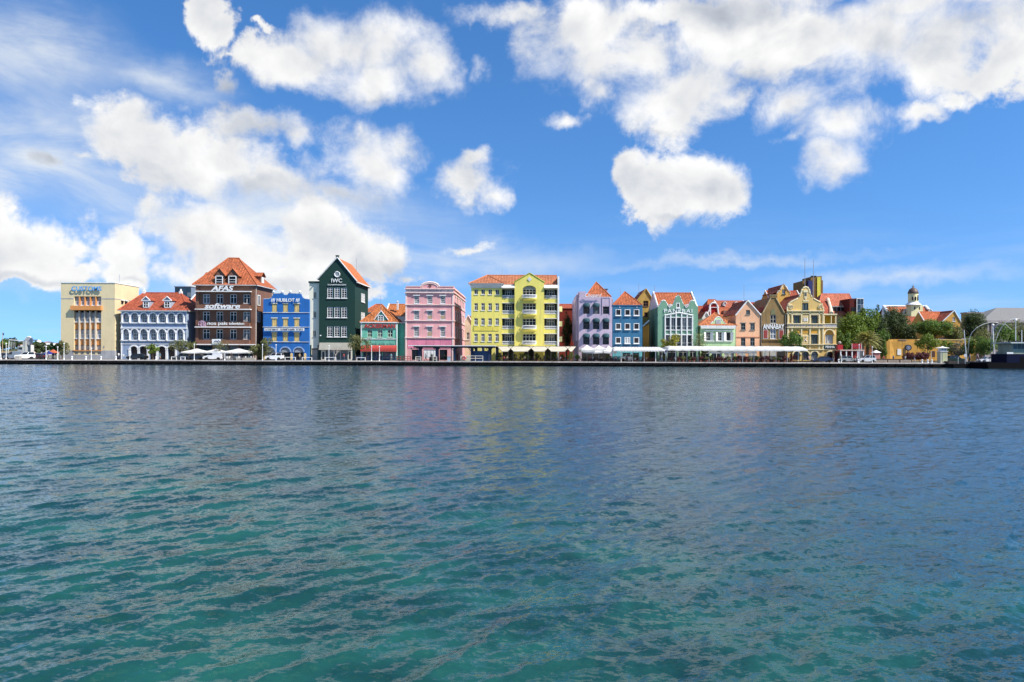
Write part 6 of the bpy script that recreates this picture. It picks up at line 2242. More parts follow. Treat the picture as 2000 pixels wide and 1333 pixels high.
def palm(label, px, Y, yc, spread, n=46):
    x, zc, r = X(px, Y), Z(yc, px, Y) - G, spread * Y / F
    t = thing('palm_tree', label, 'palm tree', (x, Y, G))
    m = MB().tube([(0, 0, -.1), (.05, 0, zc * .5), (0, 0, zc - .2)], [.42, .36, .40], 10)
    for k in range(9):
        m.tube([(0, 0, zc * (k + 1) / 10), (0, 0, zc * (k + 1) / 10 + .12)], [.45, .40], 10)
    m.build('trunk', BARK, t)
    rr = random.Random(int(px))
    m = MB()
    for k in range(n):
        az = 2 * math.pi * k * .381966
        el = 1.35 - 1.75 * (k / n)
        L = r * rr.uniform(.85, 1.12)
        d = Vector((math.cos(az) * math.cos(el), math.sin(az) * math.cos(el), math.sin(el)))
        side = Vector((-math.sin(az), math.cos(az), 0))
        pts = []
        for j in range(8):
            s = j / 7
            pts.append(Vector((0, 0, zc)) + d * L * s + Vector((0, 0, -L * .42 * s * s)))
        for j in range(7):
            tng = (pts[j + 1] - pts[j]).normalized()
            w = L * .15 * math.sin(math.pi * min(1, (j + 1.2) / 8.4)) ** .7
            up = side.cross(tng)
            for sg in (-1, 1):
                for q in (0, .5):
                    p = pts[j].lerp(pts[j + 1], q)
                    tip = p + side * sg * w + tng * w * .75 - up * w * .12 * sg + Vector((0, 0, -w * .25))
                    m.add([p, p + tng * .26, tip], [(0, 1, 2)])
        m.tube(pts, [.05, .04, .035, .03, .025, .02, .015, .01], 4)
    m.build('fronds', LEAF['palm'], t)


palm('bushy date palm with arching pale green fronds beside the red kiosk', 1694, 176, 664, 30, 84)

# ---------------------------------------------------------------- vehicles
TYRE = plain('tyre_rubber', (.015, .015, .016), .85)
RIM = plain('alloy', (.45, .46, .47), .35, .8)
CARGLASS = plain('car_glass', (.012, .015, .018), .06, spec=.6)
LIGHTM = plain('lamp_glass', (.75, .76, .74), .15)
TAILM = plain('tail_lamp', (.30, .01, .01), .2)


def paint(name, c):
    m = plain(name, c, .28, var=.04)
    m.node_tree.nodes['Principled BSDF'].inputs['Coat Weight'].default_value = .6
    return m


PROFILES = {
    # side view: lower body outline, glasshouse outline (x forward from -1 to 1, z in metres)
    'saloon': dict(L=4.4, W=1.75, body=[(-1, .35), (-1, .82), (-.93, .95), (-.5, .98), (.42, .92), (.92, .76), (1, .6), (1, .32)], cab=[(-.78, .94), (-.48, 1.38), (.08, 1.42), (.5, .92)]),
    'hatch': dict(L=3.8, W=1.7, body=[(-1, .35), (-1, .9), (-.96, 1.0), (.45, .96), (.93, .8), (1, .62), (1, .32)], cab=[(-.96, .98), (-.84, 1.48), (.1, 1.5), (.5, .95)]),
    'suv': dict(L=4.0, W=1.78, body=[(-1, .45), (-1, 1.0), (-.97, 1.1), (.42, 1.06), (.93, .95), (1, .75), (1, .42)], cab=[(-.95, 1.08), (-.88, 1.68), (.12, 1.7), (.46, 1.05)]),
    'van': dict(L=4.2, W=1.78, body=[(-1, .35), (-1, 1.1), (-1, 1.78), (-.95, 1.84), (.02, 1.84), (.02, 1.08), (.55, 1.04), (.93, .85), (1, .65), (1, .32)], cab=[(.0, 1.05), (.0, 1.78), (.18, 1.76), (.58, 1.03)]),
}


def make_car(kind, label, px, colour, face=1, Y=166, group='cars parked along the quay', name='parked_car', rz=0.0, scale=1.0):
    P = PROFILES[kind]
    L, W = P['L'] * scale / 2, P['W'] * scale / 2
    t = thing(name, label, 'van' if kind == 'van' else 'car', (X(px, Y), Y, G + .004), (0 if face > 0 else math.pi) + rz, group)
    # body: outline with wheel arches, tumblehome in three width stations
    arches = []
    b = P['body']
    low = []
    for (cx) in (.63, -.63):
        low.append([(cx + .205 * math.cos(a), .32 + .36 * math.sin(a) * 1.0) for a in [k * math.pi / 8 for k in range(9)]])
    out = b + [(.86, .24)] + low[0] + [(.2, .24), (-.2, .24)] + low[1] + [(-.86, .24)]
    m = MB()
    pts = [(p[0] * L, p[1]) for p in out]
    n = len(pts)
    stations = [(-W, .94), (-W * .94, 1.0), (W * .94, 1.0), (W, .94)]
    rings = []
    for (y, s) in stations:
        rings.append([(p[0] * (.985 if s < 1 else 1), y, p[1] if p[1] < .5 else .5 + (p[1] - .5) * s) for p in pts])
    vs = [v for r in rings for v in r]
    fs = []
    for a in range(3):
        for i in range(n):
            j = (i + 1) % n
            fs.append((a * n + j, a * n + i, (a + 1) * n + i, (a + 1) * n + j))
    tri = tessellate_polygon([[Vector((p[0], p[1], 0)) for p in pts]])
    for q in tri:
        fs.append(tuple(q))
        fs.append(tuple(3 * n + i for i in q))
    m.add(vs, fs)
    cab = [(p[0] * L, p[1]) for p in P['cab']]
    wt = W * .80

    def ring(y0, y1, inset=0.0):
        return [(cab[0][0], y0, cab[0][1]), (cab[1][0], y1, cab[1][1]), (cab[2][0], y1, cab[2][1]), (cab[3][0], y0, cab[3][1])]
    a, c = ring(-W * .95, -wt), ring(W * .95, wt)
    if kind != 'van':
        m.add(a + c, [(0, 1, 2, 3), (7, 6, 5, 4), (0, 4, 5, 1), (1, 5, 6, 2), (2, 6, 7, 3)])
    else:
        m.add(a + c, [(0, 1, 2, 3), (7, 6, 5, 4), (1, 5, 6, 2), (2, 6, 7, 3)])
    body = m.build('body', paint('paint_%02d%02d%02d' % tuple(int(v * 99) for v in colour), colour), t)

    def panel(nm, quad, off):
        q = [Vector(p) for p in quad]
        nr = (q[1] - q[0]).cross(q[2] - q[0]).normalized()
        cen = sum(q, Vector()) / 4
        if nr.dot(Vector(off)) < 0:
            nr = -nr
        q2 = [cen + (p - cen) * .88 + nr * .012 for p in q]
        MB().add([tuple(p) for p in q2], [(0, 1, 2, 3)]).build(nm, CARGLASS, t)
    for (r, s) in ((a, -1), (c, 1)):
        if kind == 'van':
            panel('side_window', [r[0], r[1], r[2], r[3]], (0, s, 0))
        else:
            f = .52
            mb = [r[0][i] + (r[3][i] - r[0][i]) * f for i in range(3)]
            mt = [r[1][i] + (r[2][i] - r[1][i]) * f for i in range(3)]
            panel('side_window', [r[0], r[1], mt, mb], (0, s, 0))
            panel('side_window', [mb, mt, r[2], r[3]], (0, s, 0))
    panel('windscreen', [a[3], a[2], c[2], c[3]], (1, 0, .5))
    if kind != 'van':
        panel('rear_window', [a[0], a[1], c[1], c[0]], (-1, 0, .5))
    for cx in (.63, -.63):
        for s in (-1, 1):
            R_ = .335
            prof = [(R_ * .6, -.09), (R_ * .93, -.1), (R_, -.06), (R_, .06), (R_ * .93, .1), (R_ * .6, .09)]
            w = MB().lathe(prof, 0, 0, 16).build('wheel', TYRE, t, (cx * L, s * (W - .1), R_ - .004))
            w.rotation_euler = (R(90), 0, 0)
            rim = MB().lathe([(.02, -.085), (R_ * .60, -.085), (R_ * .60, .085), (.02, .085)], 0, 0, 14)
            for k in range(5):
                an = 2 * math.pi * k / 5
                rim.box(-.03, .03, -.01, .01, .086, .1) if k == 0 else None
            rim.build('rim', RIM, w)
    for s in (-1, 1):
        MB().box(L * .965, L * 1.004, s * W * .55, s * W * .92, .58, .74).build('headlight', LIGHTM, t)
        MB().box(-L * 1.004, -L * .985, s * W * .68, s * W * .93, .72, .92).build('tail_light', TAILM, t)
        MB().box(L * .34, L * .40, s * W * .98, s * (W + .16), .95, 1.07).build('mirror', body.data.materials[0], t)
    MB().box(L * .97, L * 1.012, -W * .86, W * .86, .30, .48).build('bumper', BLACK, t)
    MB().box(-L * 1.012, -L * .97, -W * .86, W * .86, .32, .50).build('bumper', BLACK, t)
    return t


make_car('saloon', 'black saloon parked before the pale blue arcade', 268, (.012, .012, .014), -1, 166.2)
make_car('hatch', 'dark grey car parked under the olive tree by the arcade', 357, (.07, .075, .08), -1, 166.2)
make_car('saloon', 'dark blue car parked behind the white van', 384, (.02, .032, .055), -1, 166.6)
make_car('van', 'white panel van parked before the brick building', 418, (.74, .74, .73), -1, 165.6, scale=1.06)
make_car('suv', 'white compact off-road car before the bright blue shop', 536.5, (.72, .73, .73), -1, 165.8, scale=.98)
make_car('saloon', 'navy blue car parked at the ornate corner house', 1605, (.012, .02, .065), -1, 165.6, scale=1.04)
make_car('hatch', 'grey green car under the red kiosk roof', 1656, (.26, .28, .28), 1, 168)
make_car('suv', 'silver hatchback parked before the palm tree', 1692, (.52, .54, .56), -1, 165.8, scale=.95)
make_car('suv', 'white off-road car seen from behind left of the office block', 48, (.74, .75, .74), -1, 165.4, rz=.7)
make_car('van', 'grey minivan parked left of the white off-road car', 29, (.20, .23, .27), -1, 166.4)
make_car('saloon', 'black car at the far left end of the car park', 8, (.02, .02, .022), -1, 167.5)
make_car('hatch', 'pale silver car at the far left behind the black car', 2, (.50, .52, .52), 1, 172)
make_car('saloon', 'dark maroon car beside the blue market tent', 72, (.045, .012, .012), -1, 167)
make_car('saloon', 'dark car parked behind the maroon car', 66, (.03, .03, .035), 1, 172)
make_car('suv', 'white car on the cafe terrace before the steel blue house', 1226, (.74, .74, .73), -1, 167.2, scale=.92)
make_car('saloon', 'white car parked on the street behind the landing stage', 1929, (.70, .70, .69), -1, 172)
make_car('suv', 'dark green car parked behind the lamp kiosk', 1866, (.02, .04, .035), 1, 172)

# ---------------------------------------------------------------- street furniture
def post(name, label, px, Y, ytop, group, r=.075, head=True, arm=False, mat=LAMPW):
    h = Z(ytop, px, Y) - G
    t = thing(name, label, 'lamp post', (X(px, Y), Y, G + .004), 0, group)
    MB().lathe([(.17, 0), (.17, .12), (.10, .2), (r, .4), (r * .7, h - .25)], 0, 0, 8).build('pole', mat, t)
    if head:
        MB().lathe([(.05, h - .27), (.10, h - .2), (.16, h - .12), (.16, h - .02), (.08, h + .06), (.01, h + .08)], 0, 0, 10).build('lamp_head', mat, t)
    if arm:
        MB().tube([(0, 0, h - .3), (.35, 0, h - .1), (.6, 0, h - .15)], .035, 5).build('arm', mat, t)
    return t


gl = 'slim white lamp posts along the quay'
for (px, yt, w) in ((12, 671, 'beside the grey minivan'), (90, 677, 'before the deep blue market tent'), (112.6, 678, 'left of the office block corner'), (125, 671, 'before the left corner of the office block'),
                    (178.4, 680.4, 'before the office block windows'), (253.6, 688, 'short, before the arcade'), (379.4, 672.6, 'between the dark blue car and the arcade tree'), (439, 688, 'short, beside the white van'),
                    (512.6, 673, 'at the left edge of the bright blue shop'), (539, 674, 'before the bright blue shop and the white off-road car'), (642.4, 676, 'before the dark green house'),
                    (725.6, 676, 'before the red canopy, taller of two'), (741, 677.4, 'before the red canopy, shorter of two'), (1678, 674, 'beside the red kiosk sign'), (1703.6, 678, 'before the palm tree'), (1643, 694, 'short, by the navy car')):
    post('lamp_post', 'slim white lamp post ' + w, px, 161.6, yt, gl)
for (px, yt, s) in ((2, 663, -.6),):
    t = post('lamp_post', 'leaning white pole at the far left end of the quay', px, 162, yt, None, .10, head=False)
    t.rotation_euler = (0, R(-5), 0)


def rail(label, x0, x1, Y, h, mat, group, name='barrier_rail', n=2, bars=1):
    a, b = X(x0, Y), X(x1, Y)
    t = thing(name, label, 'railing', ((a + b) / 2, Y, G + .004), 0, group)
    w = (b - a) / 2
    for k in range(n):
        x = -w + 2 * w * k / (n - 1)
        MB().box(x - .06, x + .06, -.06, .06, -.02, h).build('post', mat, t)
    for k in range(bars):
        z = h * (1 - k / bars) - .06
        MB().box(-w + .06, w - .06, -.05, .05, z - .05, z + .06).build('bar', mat, t)
    return t


gr_ = 'low white barrier rails on the quay'
for (a, b) in ((335, 344.4), (353, 361.6), (557, 577), (590.4, 609), (636, 656), (697, 713.4)):
    rail('low white barrier rail standing on the quay', a, b, 161.4, .78, LAMPW, gr_)
gr2 = 'timber barrier rails before the fort'
for (a, b) in ((1712, 1731), (1736, 1754), (1760, 1778)):
    rail('low pale timber barrier rail before the fort', a, b, 161.6, .62, plain('pale_timber', (.42, .36, .29), .8), gr2, bars=2)
rail('long blue handrail before the turquoise shop', 690, 775, 163.2, 1.1, NAVY, None, n=7, bars=2)
rail('red handrail beside the pink house landing', 776, 802, 162.6, 1.1, plain('dull_red_rail', (.28, .06, .05), .5), None, n=5, bars=2)
gbl = 'small white mooring bollards'
bol = MB().lathe([(.20, 0), (.20, .1), (.13, .16), (.13, .5), (.20, .58), (.20, .70), (.10, .78), (.01, .8)], 0, 0, 10).mesh('mooring_bollard', LAMPW, True)
for px in (140.6, 168, 197.4, 226.6, 305, 1638, 1676, 1801, 1812, 1820):
    tag(link('mooring_bollard', bol, None, (X(px, 160.6), 160.6, G + .02)), 'small white mooring bollard on the quay edge', 'bollard', gbl)

# ---------------------------------------------------------------- people
SKIN = plain('skin', (.22, .12, .08), .6)
HAIR = plain('hair', (.015, .012, .010), .7)


def person_mesh(pose):
    J = {
        'stand': dict(pel=(0, 0, .94), che=(0, -.01, 1.32), nec=(0, 0, 1.48), hea=(0, -.02, 1.62), top=(0, -.01, 1.74), sl=(-.19, 0, 1.42), el=(-.25, .02, 1.14), hl=(-.23, -.08, .88),
                      sr=(.19, 0, 1.42), er=(.26, .03, 1.14), hr=(.22, -.1, .90), kl=(-.10, -.03, .50), fl=(-.11, 0, .08), tl=(-.12, -.15, .04), kr=(.10, -.02, .50), fr=(.11, .04, .08), tr=(.12, -.11, .04)),
        'walk': dict(pel=(0, 0, .92), che=(.03, 0, 1.30), nec=(.04, 0, 1.46), hea=(.06, 0, 1.60), top=(.06, 0, 1.72), sl=(.02, -.19, 1.40), el=(-.12, -.24, 1.15), hl=(-.02, -.24, .90),
                     sr=(.04, .19, 1.40), er=(.12, .24, 1.14), hr=(.30, .22, 1.0), kl=(.20, -.09, .52), fl=(.30, -.10, .08), tl=(.44, -.10, .05), kr=(-.06, .09, .50), fr=(-.32, .10, .14), tr=(-.22, .10, .03)),
        'sit': dict(pel=(0, 0, .50), che=(0, .06, .88), nec=(0, .06, 1.04), hea=(0, .04, 1.18), top=(0, .05, 1.30), sl=(-.19, .06, .98), el=(-.24, -.06, .74), hl=(-.12, -.28, .74),
                    sr=(.19, .06, .98), er=(.24, -.06, .74), hr=(.12, -.28, .74), kl=(-.11, -.42, .50), fl=(-.11, -.40, .08), tl=(-.11, -.54, .04), kr=(.11, -.42, .50), fr=(.11, -.36, .08), tr=(.11, -.50, .04)),
    }[pose]
    names = list(J)
    rad = dict(pel=.15, che=.155, nec=.06, hea=.105, top=.085, sl=.065, el=.045, hl=.04, sr=.065, er=.045, hr=.04, kl=.065, fl=.045, tl=.035, kr=.065, fr=.045, tr=.035)
    E = [('pel', 'che'), ('che', 'nec'), ('nec', 'hea'), ('hea', 'top'), ('che', 'sl'), ('sl', 'el'), ('el', 'hl'), ('che', 'sr'), ('sr', 'er'), ('er', 'hr'),
         ('pel', 'kl'), ('kl', 'fl'), ('fl', 'tl'), ('pel', 'kr'), ('kr', 'fr'), ('fr', 'tr')]
    me = bpy.data.meshes.new('skeleton')
    me.from_pydata([J[k] for k in names], [(names.index(a), names.index(b)) for a, b in E], [])
    o = bpy.data.objects.new('skeleton', me)
    COL.objects.link(o)
    o.modifiers.new('skin', 'SKIN')
    if not me.skin_vertices:
        bpy.context.view_layer.objects.active = o
    for i, k in enumerate(names):
        sv = me.skin_vertices[0].data[i]
        sv.radius = (rad[k], rad[k] * (.75 if k in ('pel', 'che') else 1))
        sv.use_root = k == 'pel'
    s = o.modifiers.new('sub', 'SUBSURF')
    s.levels = 1
    s.render_levels = 1
    bpy.context.view_layer.update()
    r = bpy.data.meshes.new_from_object(o.evaluated_get(bpy.context.evaluated_depsgraph_get()))
    bpy.data.objects.remove(o)
    return r, J


def dress(pose, shirt, legs):
    r, J = PM[pose]
    me = r.copy()
    me.name = 'person'
    me.materials.clear()
    for m in (SKIN, plain('shirt_%02d%02d%02d' % tuple(int(v * 99) for v in shirt), shirt, .8), plain('trousers_%02d%02d%02d' % tuple(int(v * 99) for v in legs), legs, .8), HAIR):
        me.materials.append(m)
    hz, nz, pz = J['hea'][2], J['nec'][2], J['pel'][2]
    hy = J['hea'][1]
    for p in me.polygons:
        c = p.center
        ci = 0
        if c.z > hz + .03 or (c.z > hz - .06 and c.y > hy + .03):
            ci = 3
        elif c.z > nz - .01:
            ci = 0
        elif pose == 'sit':
            ci = 2 if (c.z < pz + .12 and abs(c.x) < .2 and c.y > -.5) else (0 if (c.y < -.14 and c.z > .6) else 1)
            if c.z < .45:
                ci = 2 if c.z > .3 else 0
        else:
            arm = abs(c.x if pose == 'stand' else c.y) > .2
            ci = (0 if c.z < 1.2 else 1) if arm else (1 if c.z > pz + .03 else (2 if c.z > .12 else 3))
        p.material_index = ci
    me.polygons.foreach_set('use_smooth', [True] * len(me.polygons))
    return me


PM = {p: person_mesh(p) for p in ('stand', 'walk', 'sit')}


def person(label, pose, px, Y, shirt, legs, rz=0.0, group=None, z=0.0):
    o = link('person', dress(pose, shirt, legs), None, (X(px, Y), Y, G + .004 + z))
    o.rotation_euler = (0, 0, rz)
    return tag(o, label, 'person', group)


person('person in white striding under the landing shelter', 'walk', 832, 163.5, (.6, .6, .58), (.05, .05, .06), math.pi)
person('person in black top standing beside the striding person in white', 'stand', 843.5, 163.8, (.02, .02, .022), (.3, .28, .24), .3)
person('person in blue shirt standing before the rampart', 'stand', 1745, 170, (.05, .10, .24), (.04, .04, .05), .4)
person('person in white shirt bending path beside the bougainvillea', 'walk', 1768, 166, (.68, .68, .66), (.2, .2, .22), .2)
person('person in red shirt walking past the red kiosk', 'walk', 1670, 166.5, (.42, .04, .04), (.5, .48, .44), math.pi)
person('person in pale shirt standing by the red kiosk post', 'stand', 1674, 167, (.6, .58, .55), (.05, .06, .10), -.4)
person('person in pink top walking on the landing stage', 'walk', 1909, 156, (.62, .36, .34), (.30, .10, .10), 0, z=.6)
person('person in blue top walking on the landing stage', 'walk', 1894, 157, (.08, .14, .30), (.06, .06, .08), math.pi, z=.4)
person('person in grey standing by the ferry gangway', 'stand', 1947, 155, (.5, .5, .5), (.10, .10, .12), .2, z=1.0)
person('person in white standing on the ferry deck', 'stand', 1959, 154, (.66, .66, .64), (.03, .03, .08), 0, z=1.9)
person('person in dark clothes waiting behind the ferry barrier', 'stand', 893, 166, (.03, .03, .05), (.05, .05, .06), 1.2)
person('person in light shirt before the turquoise shop window', 'stand', 741.5, 168.6, (.42, .46, .55), (.08, .08, .12), 2.8)
person('person in blue walking before the arcade', 'walk', 312, 166.5, (.10, .25, .32), (.35, .25, .2), 0)

for (px, Y, pose, sh, lg, rz, lab) in ((92, 166, 'walk', 1, (.4, .38, .34), 0, 'person in navy top walking past the market tents'), (232, 166.5, 'walk', 0, (.06, .07, .12), math.pi, 'person in white top walking past the gap beside the office block'),
        (452, 163.4, 'stand', 3, (.05, .05, .06), .4, 'person in black standing at the edge of the brick building terrace'), (585, 165, 'walk', 5, (.06, .07, .1), 0, 'person in tan top walking before the bright blue shop'),
        (672, 164.6, 'walk', 2, (.05, .06, .1), math.pi, 'person in red top walking before the dark green house'), (764, 166, 'stand', 4, (.3, .28, .25), .2, 'person in turquoise top standing before the turquoise shop'),
        (868, 165.6, 'stand', 7, (.04, .04, .05), -.3, 'person in green top waiting at the pink house door'), (1292, 163.6, 'walk', 0, (.25, .3, .4), 0, 'person in white top walking between the two tunnel awnings'),
        (1580, 164.4, 'walk', 6, (.1, .1, .14), math.pi, 'person in pink top walking past the ornate house arches'), (1628, 164.2, 'stand', 3, (.2, .2, .2), .3, 'person in black top standing at the ornate house door'),
        (1726, 164.6, 'stand', 2, (.05, .05, .07), .6, 'person in red top standing behind the timber rails'), (1786, 163.6, 'walk', 1, (.4, .38, .36), 0, 'person in navy top walking past the bougainvillea bed')):
    person(lab, pose, px, Y, [(.6, .6, .58), (.05, .08, .18), (.35, .05, .05), (.03, .03, .03), (.12, .28, .34), (.45, .36, .2), (.55, .42, .42), (.16, .20, .10)][sh], lg, rz)

# ---------------------------------------------------------------- cafe terraces on the quay
CANVAS = fabric('white_canvas', (.80, .79, .76), .3)
CREAMC = fabric('cream_cafe_canvas', (.72, .66, .52), .35)


def umbrella(label, px0, px1, Y, ytop, ybot, group, mat=CANVAS, valance=.25, depth=None, posts=True):
    """a square cafe tent: sloping canvas, valance, post"""
    x0, x1 = X(px0, Y), X(px1, Y)
    c = (x0 + x1) / 2
    zt, zb = Z(ytop, (px0 + px1) / 2, Y) - G, Z(ybot, (px0 + px1) / 2, Y) - G
    w = (x1 - x0) / 2
    d = w if depth is None else depth
    t = thing('cafe_umbrella', label, 'umbrella', (c, Y, G + .004), 0, group)
    m = MB()
    n = 6
    ring = [(-w, -d), (w, -d), (w, d), (-w, d)]
    rz = zb + valance
    hub = .12 * w
    for i in range(4):
        a, b = ring[i], ring[(i + 1) % 4]
        for k in range(n):
            f0, f1 = k / n, (k + 1) / n

            def pt(f, s):
                e = (a[0] + (b[0] - a[0]) * f, a[1] + (b[1] - a[1]) * f)
                h = rz + (zt - rz) * (1 - (1 - s) ** .8) - .12 * math.sin(math.pi * f) * (1 - s)
                return (e[0] * (1 - s) + e[0] * .06 * s, e[1] * (1 - s) + e[1] * .06 * s, h)
            for (s0, s1) in ((0, .35), (.35, .7), (.7, 1)):
                m.poly([pt(f0, s0), pt(f1, s0), pt(f1, s1), pt(f0, s1)])
            p, q = pt(f0, 0), pt(f1, 0)
            m.poly([(p[0], p[1], p[2] - valance), (q[0], q[1], q[2] - valance), q, p])
    m.build('canopy', mat, t)
    if posts:
        MB().lathe([(.30, 0), (.30, .08), (.05, .12), (.045, zt - .02)], 0, 0, 8).build('pole', STEEL, t)
    return t


def barrel_awning(label, px0, px1, Y, ytop, ybot, depth, nposts, endround=True):
    """long white tunnel awning on steel posts"""
    x0, x1 = X(px0, Y), X(px1, Y)
    pm = (px0 + px1) / 2
    zt, zb = Z(ytop, pm, Y) - G, Z(ybot, pm, Y) - G
    c = (x0 + x1) / 2
    w = (x1 - x0) / 2
    t = thing('terrace_awning', label, 'awning', (c, Y, G + .004))
    m = MB()
    prof = []
    for k in range(9):
        a = math.pi * k / 8 * .5
        prof.append((-depth * .5 * math.sin(a) * 1.0, zb + .25 + (zt - zb - .25) * math.cos(a) ** .8 if k < 8 else zb + .25))
    prof.append((-depth * .5 - .01, zb))
    back = [(depth * .5, zt - .1)]
    line = back + prof
    nb = 14
    for k in range(nb):
        xa, xb = -w + 2 * w * k / nb, -w + 2 * w * (k + 1) / nb
        sag = [0, .0]
        for i in range(len(line) - 1):
            p, q = line[i], line[i + 1]
            for h in range(3):
                x_a, x_b = xa + (xb - xa) * h / 3, xa + (xb - xa) * (h + 1) / 3
                s_a, s_b = (-.10 * math.sin(math.pi * g / 3) for g in (h, h + 1))
                m.poly([(x_a, q[0], q[1] + s_a), (x_b, q[0], q[1] + s_b), (x_b, p[0], p[1] + s_b), (x_a, p[0], p[1] + s_a)])
    # rounded hood at both ends
    for s in (-1, 1):
        R_ = 1.3
        cs = []
        for a in range(6):
            tt = math.pi / 2 * a / 5
            cs.append([(s * (w + R_ * math.sin(tt)), p[0], zb + (p[1] - zb) * math.cos(tt) ** .6 if p[1] > zb else zb) for p in line])
        for a in range(5):
            for i in range(len(line) - 1):
                m.poly([cs[a][i], cs[a][i + 1], cs[a + 1][i + 1], cs[a + 1][i]] if s > 0 else [cs[a][i + 1], cs[a][i], cs[a + 1][i], cs[a + 1][i + 1]])
    m.build('canopy', CANVAS, t, smooth=False)
    for k in range(nposts):
        x = -w + .6 + (2 * w - 1.2) * k / (nposts - 1)
        MB().tube([(x, -depth * .42, 0), (x, -depth * .42, zb + .1)], .075, 6).build('post', LAMPW if k % 3 == 0 else STEEL, t)
        MB().tube([(x, -depth * .42, zb - .4), (x + .55, -depth * .42, zb + .1)], .04, 5).build('brace', STEEL, t)
    return t


gu1 = 'white cafe tents before the brick building'
umbrella('white cafe tent left of the white van, beside the arcade tree', 364, 405, 167.2, 681.6, 690, gu1, depth=2.6)
umbrella('middle white cafe tent behind the white van', 405.6, 440, 167.4, 681.8, 690, gu1, depth=2.6)
umbrella('white cafe tent right of the white van', 440.6, 492, 167.2, 681.6, 690, gu1, depth=2.6)
gu2 = 'cream gabled tents before the yellow house'


def slope_awning(label, px0, px1, Y, ytop, ybot, group, notch=3.6):
    """cream sheet with cut back upper corners"""
    x0, x1 = X(px0, Y), X(px1, Y)
    c, w = (x0 + x1) / 2, (x1 - x0) / 2
    pm = (px0 + px1) / 2
    zt, zb = Z(ytop, pm, Y + 2) - G, Z(ybot, pm, Y) - G
    t = thing('cafe_tent', label, 'tent', (c, Y, G + .004), 0, group)
    m = MB()
    wt = w + .9
    n = 8
    for k in range(n):
        a, b = -1 + 2 * k / n, -1 + 2 * (k + 1) / n
        m.poly([(a * w * .86, -1.2, zb + .04 * (a * a)), (b * w * .86, -1.2, zb + .04 * b * b), (b * wt, 1.6, zt), (a * wt, 1.6, zt)])
        m.poly([(a * w * .86, -1.2, zb - .14), (b * w * .86, -1.2, zb - .14), (b * w * .86, -1.2, zb + .04 * b * b), (a * w * .86, -1.2, zb + .04 * a * a)])
    m.poly([(-wt, 1.6, zt), (wt, 1.6, zt), (wt, 7.8, zt + .1), (-wt, 7.8, zt + .1)])  # flat back sheet added to keep terrace and house front in shade
    m.build('canopy', CREAMC, t)
    dk = plain('dark_post', (.06, .05, .045), .6)
    for s in (-1, 1):
        MB().tube([(s * w * .84, -1.15, 0), (s * w * .84, -1.15, zb)], .055, 6).build('post', dk, t)
        MB().tube([(s * w * .84, -1.16, zb), (s * (wt + .1), -1.0, zt + .05)], .05, 5).build('rafter', dk, t)
    MB().tube([(-wt, 1.6, zt), (wt, 1.6, zt)], .06, 5).build('ridge_pole', dk, t)
    return t


for k, (a, b) in enumerate(((979, 994), (1000, 1034), (1041, 1066), (1073, 1106), (1112, 1118))):
    slope_awning('cream cafe tent panel ' + ['left of the first dark gable truss, beside the landing shelter', 'under the pointed centre bay of the yellow house', 'under the right side of the centre bay', 'under the right balconies of the yellow house', 'at the alley beside the lilac house'][k],
                 a, b, 163.6, 677.4, 686.4, gu2)
gu3 = 'white umbrellas before the lilac house'
umbrella('white umbrella at the left corner of the lilac house', 1133, 1160, 166.6, 674.6, 687, gu3, valance=.5, depth=4)
umbrella('white umbrella under the middle windows of the lilac house', 1158, 1181, 167.5, 674.8, 686, gu3, valance=.5, depth=4)
umbrella('white umbrella between the lilac and steel blue houses', 1176, 1201, 166.6, 676, 690, gu3, valance=.45, depth=4)
umbrella('low white umbrella in front of the lilac house terrace', 1138, 1176, 164.4, 684, 690, gu3, valance=.35, depth=1.6)
barrel_awning('white tunnel awning before the steel blue house', 1204, 1280, 166.4, 678, 686.6, 9.4, 4)
barrel_awning('very long white tunnel awning from the sea green house to the ornate house', 1308, 1552, 166.4, 676.6, 685.8, 9.4, 12)
gu4 = 'small white umbrellas under the long awning'
for k, (a, b) in enumerate(((1385, 1403), (1408, 1430), (1430, 1450), (1455, 1475))):
    umbrella('small white umbrella under the long tunnel awning', a, b, 163.4, 684.8, 690, gu4, valance=.2, depth=1.2)
sb = thing('cafe_sign', 'small white cafe sign with blue emblem at the end of the long awning', 'sign', (X(1300.5, 163.4), 163.4, G))
MB().box(-.35, .35, -.06, .06, 1.9, 2.9).box(-.05, .05, -.05, .05, 0, 1.9).build('panel', LAMPW, sb)
MB().prism([(.22 * math.cos(k * math.pi / 6), 2.4 + .3 * math.sin(k * math.pi / 6)) for k in range(12)], -.08, -.062).build('emblem', plain('emblem_blue', (.08, .10, .30), .5), sb)

# chairs and tables
ch = MB().box(-.22, .22, -.22, .22, .42, .47).box(-.22, .22, .18, .23, .47, .92)
for sx, sy in ((-1, -1), (1, -1), (-1, 1), (1, 1)):
    ch.box(sx * .2 - .02, sx * .2 + .02, sy * .2 - .02, sy * .2 + .02, 0, .42)
tb = MB().lathe([(.22, 0), (.22, .03), (.035, .05), (.035, .70), (.42, .71), (.42, .75)], 0, 0, 12)
CH = {n: ch.mesh('cafe_chair', m) for n, m in (('dark', plain('dark_wicker', (.035, .022, .018), .7)), ('red', plain('oxblood_chair', (.12, .018, .02), .6)), ('white', plain('white_chair', (.62, .62, .60), .5)))}
TB = {n: tb.mesh('cafe_table', m) for n, m in (('dark', plain('dark_table', (.04, .03, .025), .5)), ('white', plain('white_table', (.60, .60, .58), .4)))}
rc = random.Random(21)
SHIRTS = [(.6, .6, .58), (.05, .08, .18), (.35, .05, .05), (.03, .03, .03), (.12, .28, .34), (.45, .36, .2), (.55, .42, .42), (.16, .20, .10)]
PDESC = ['white', 'navy', 'red', 'black', 'turquoise', 'tan', 'pink', 'green']


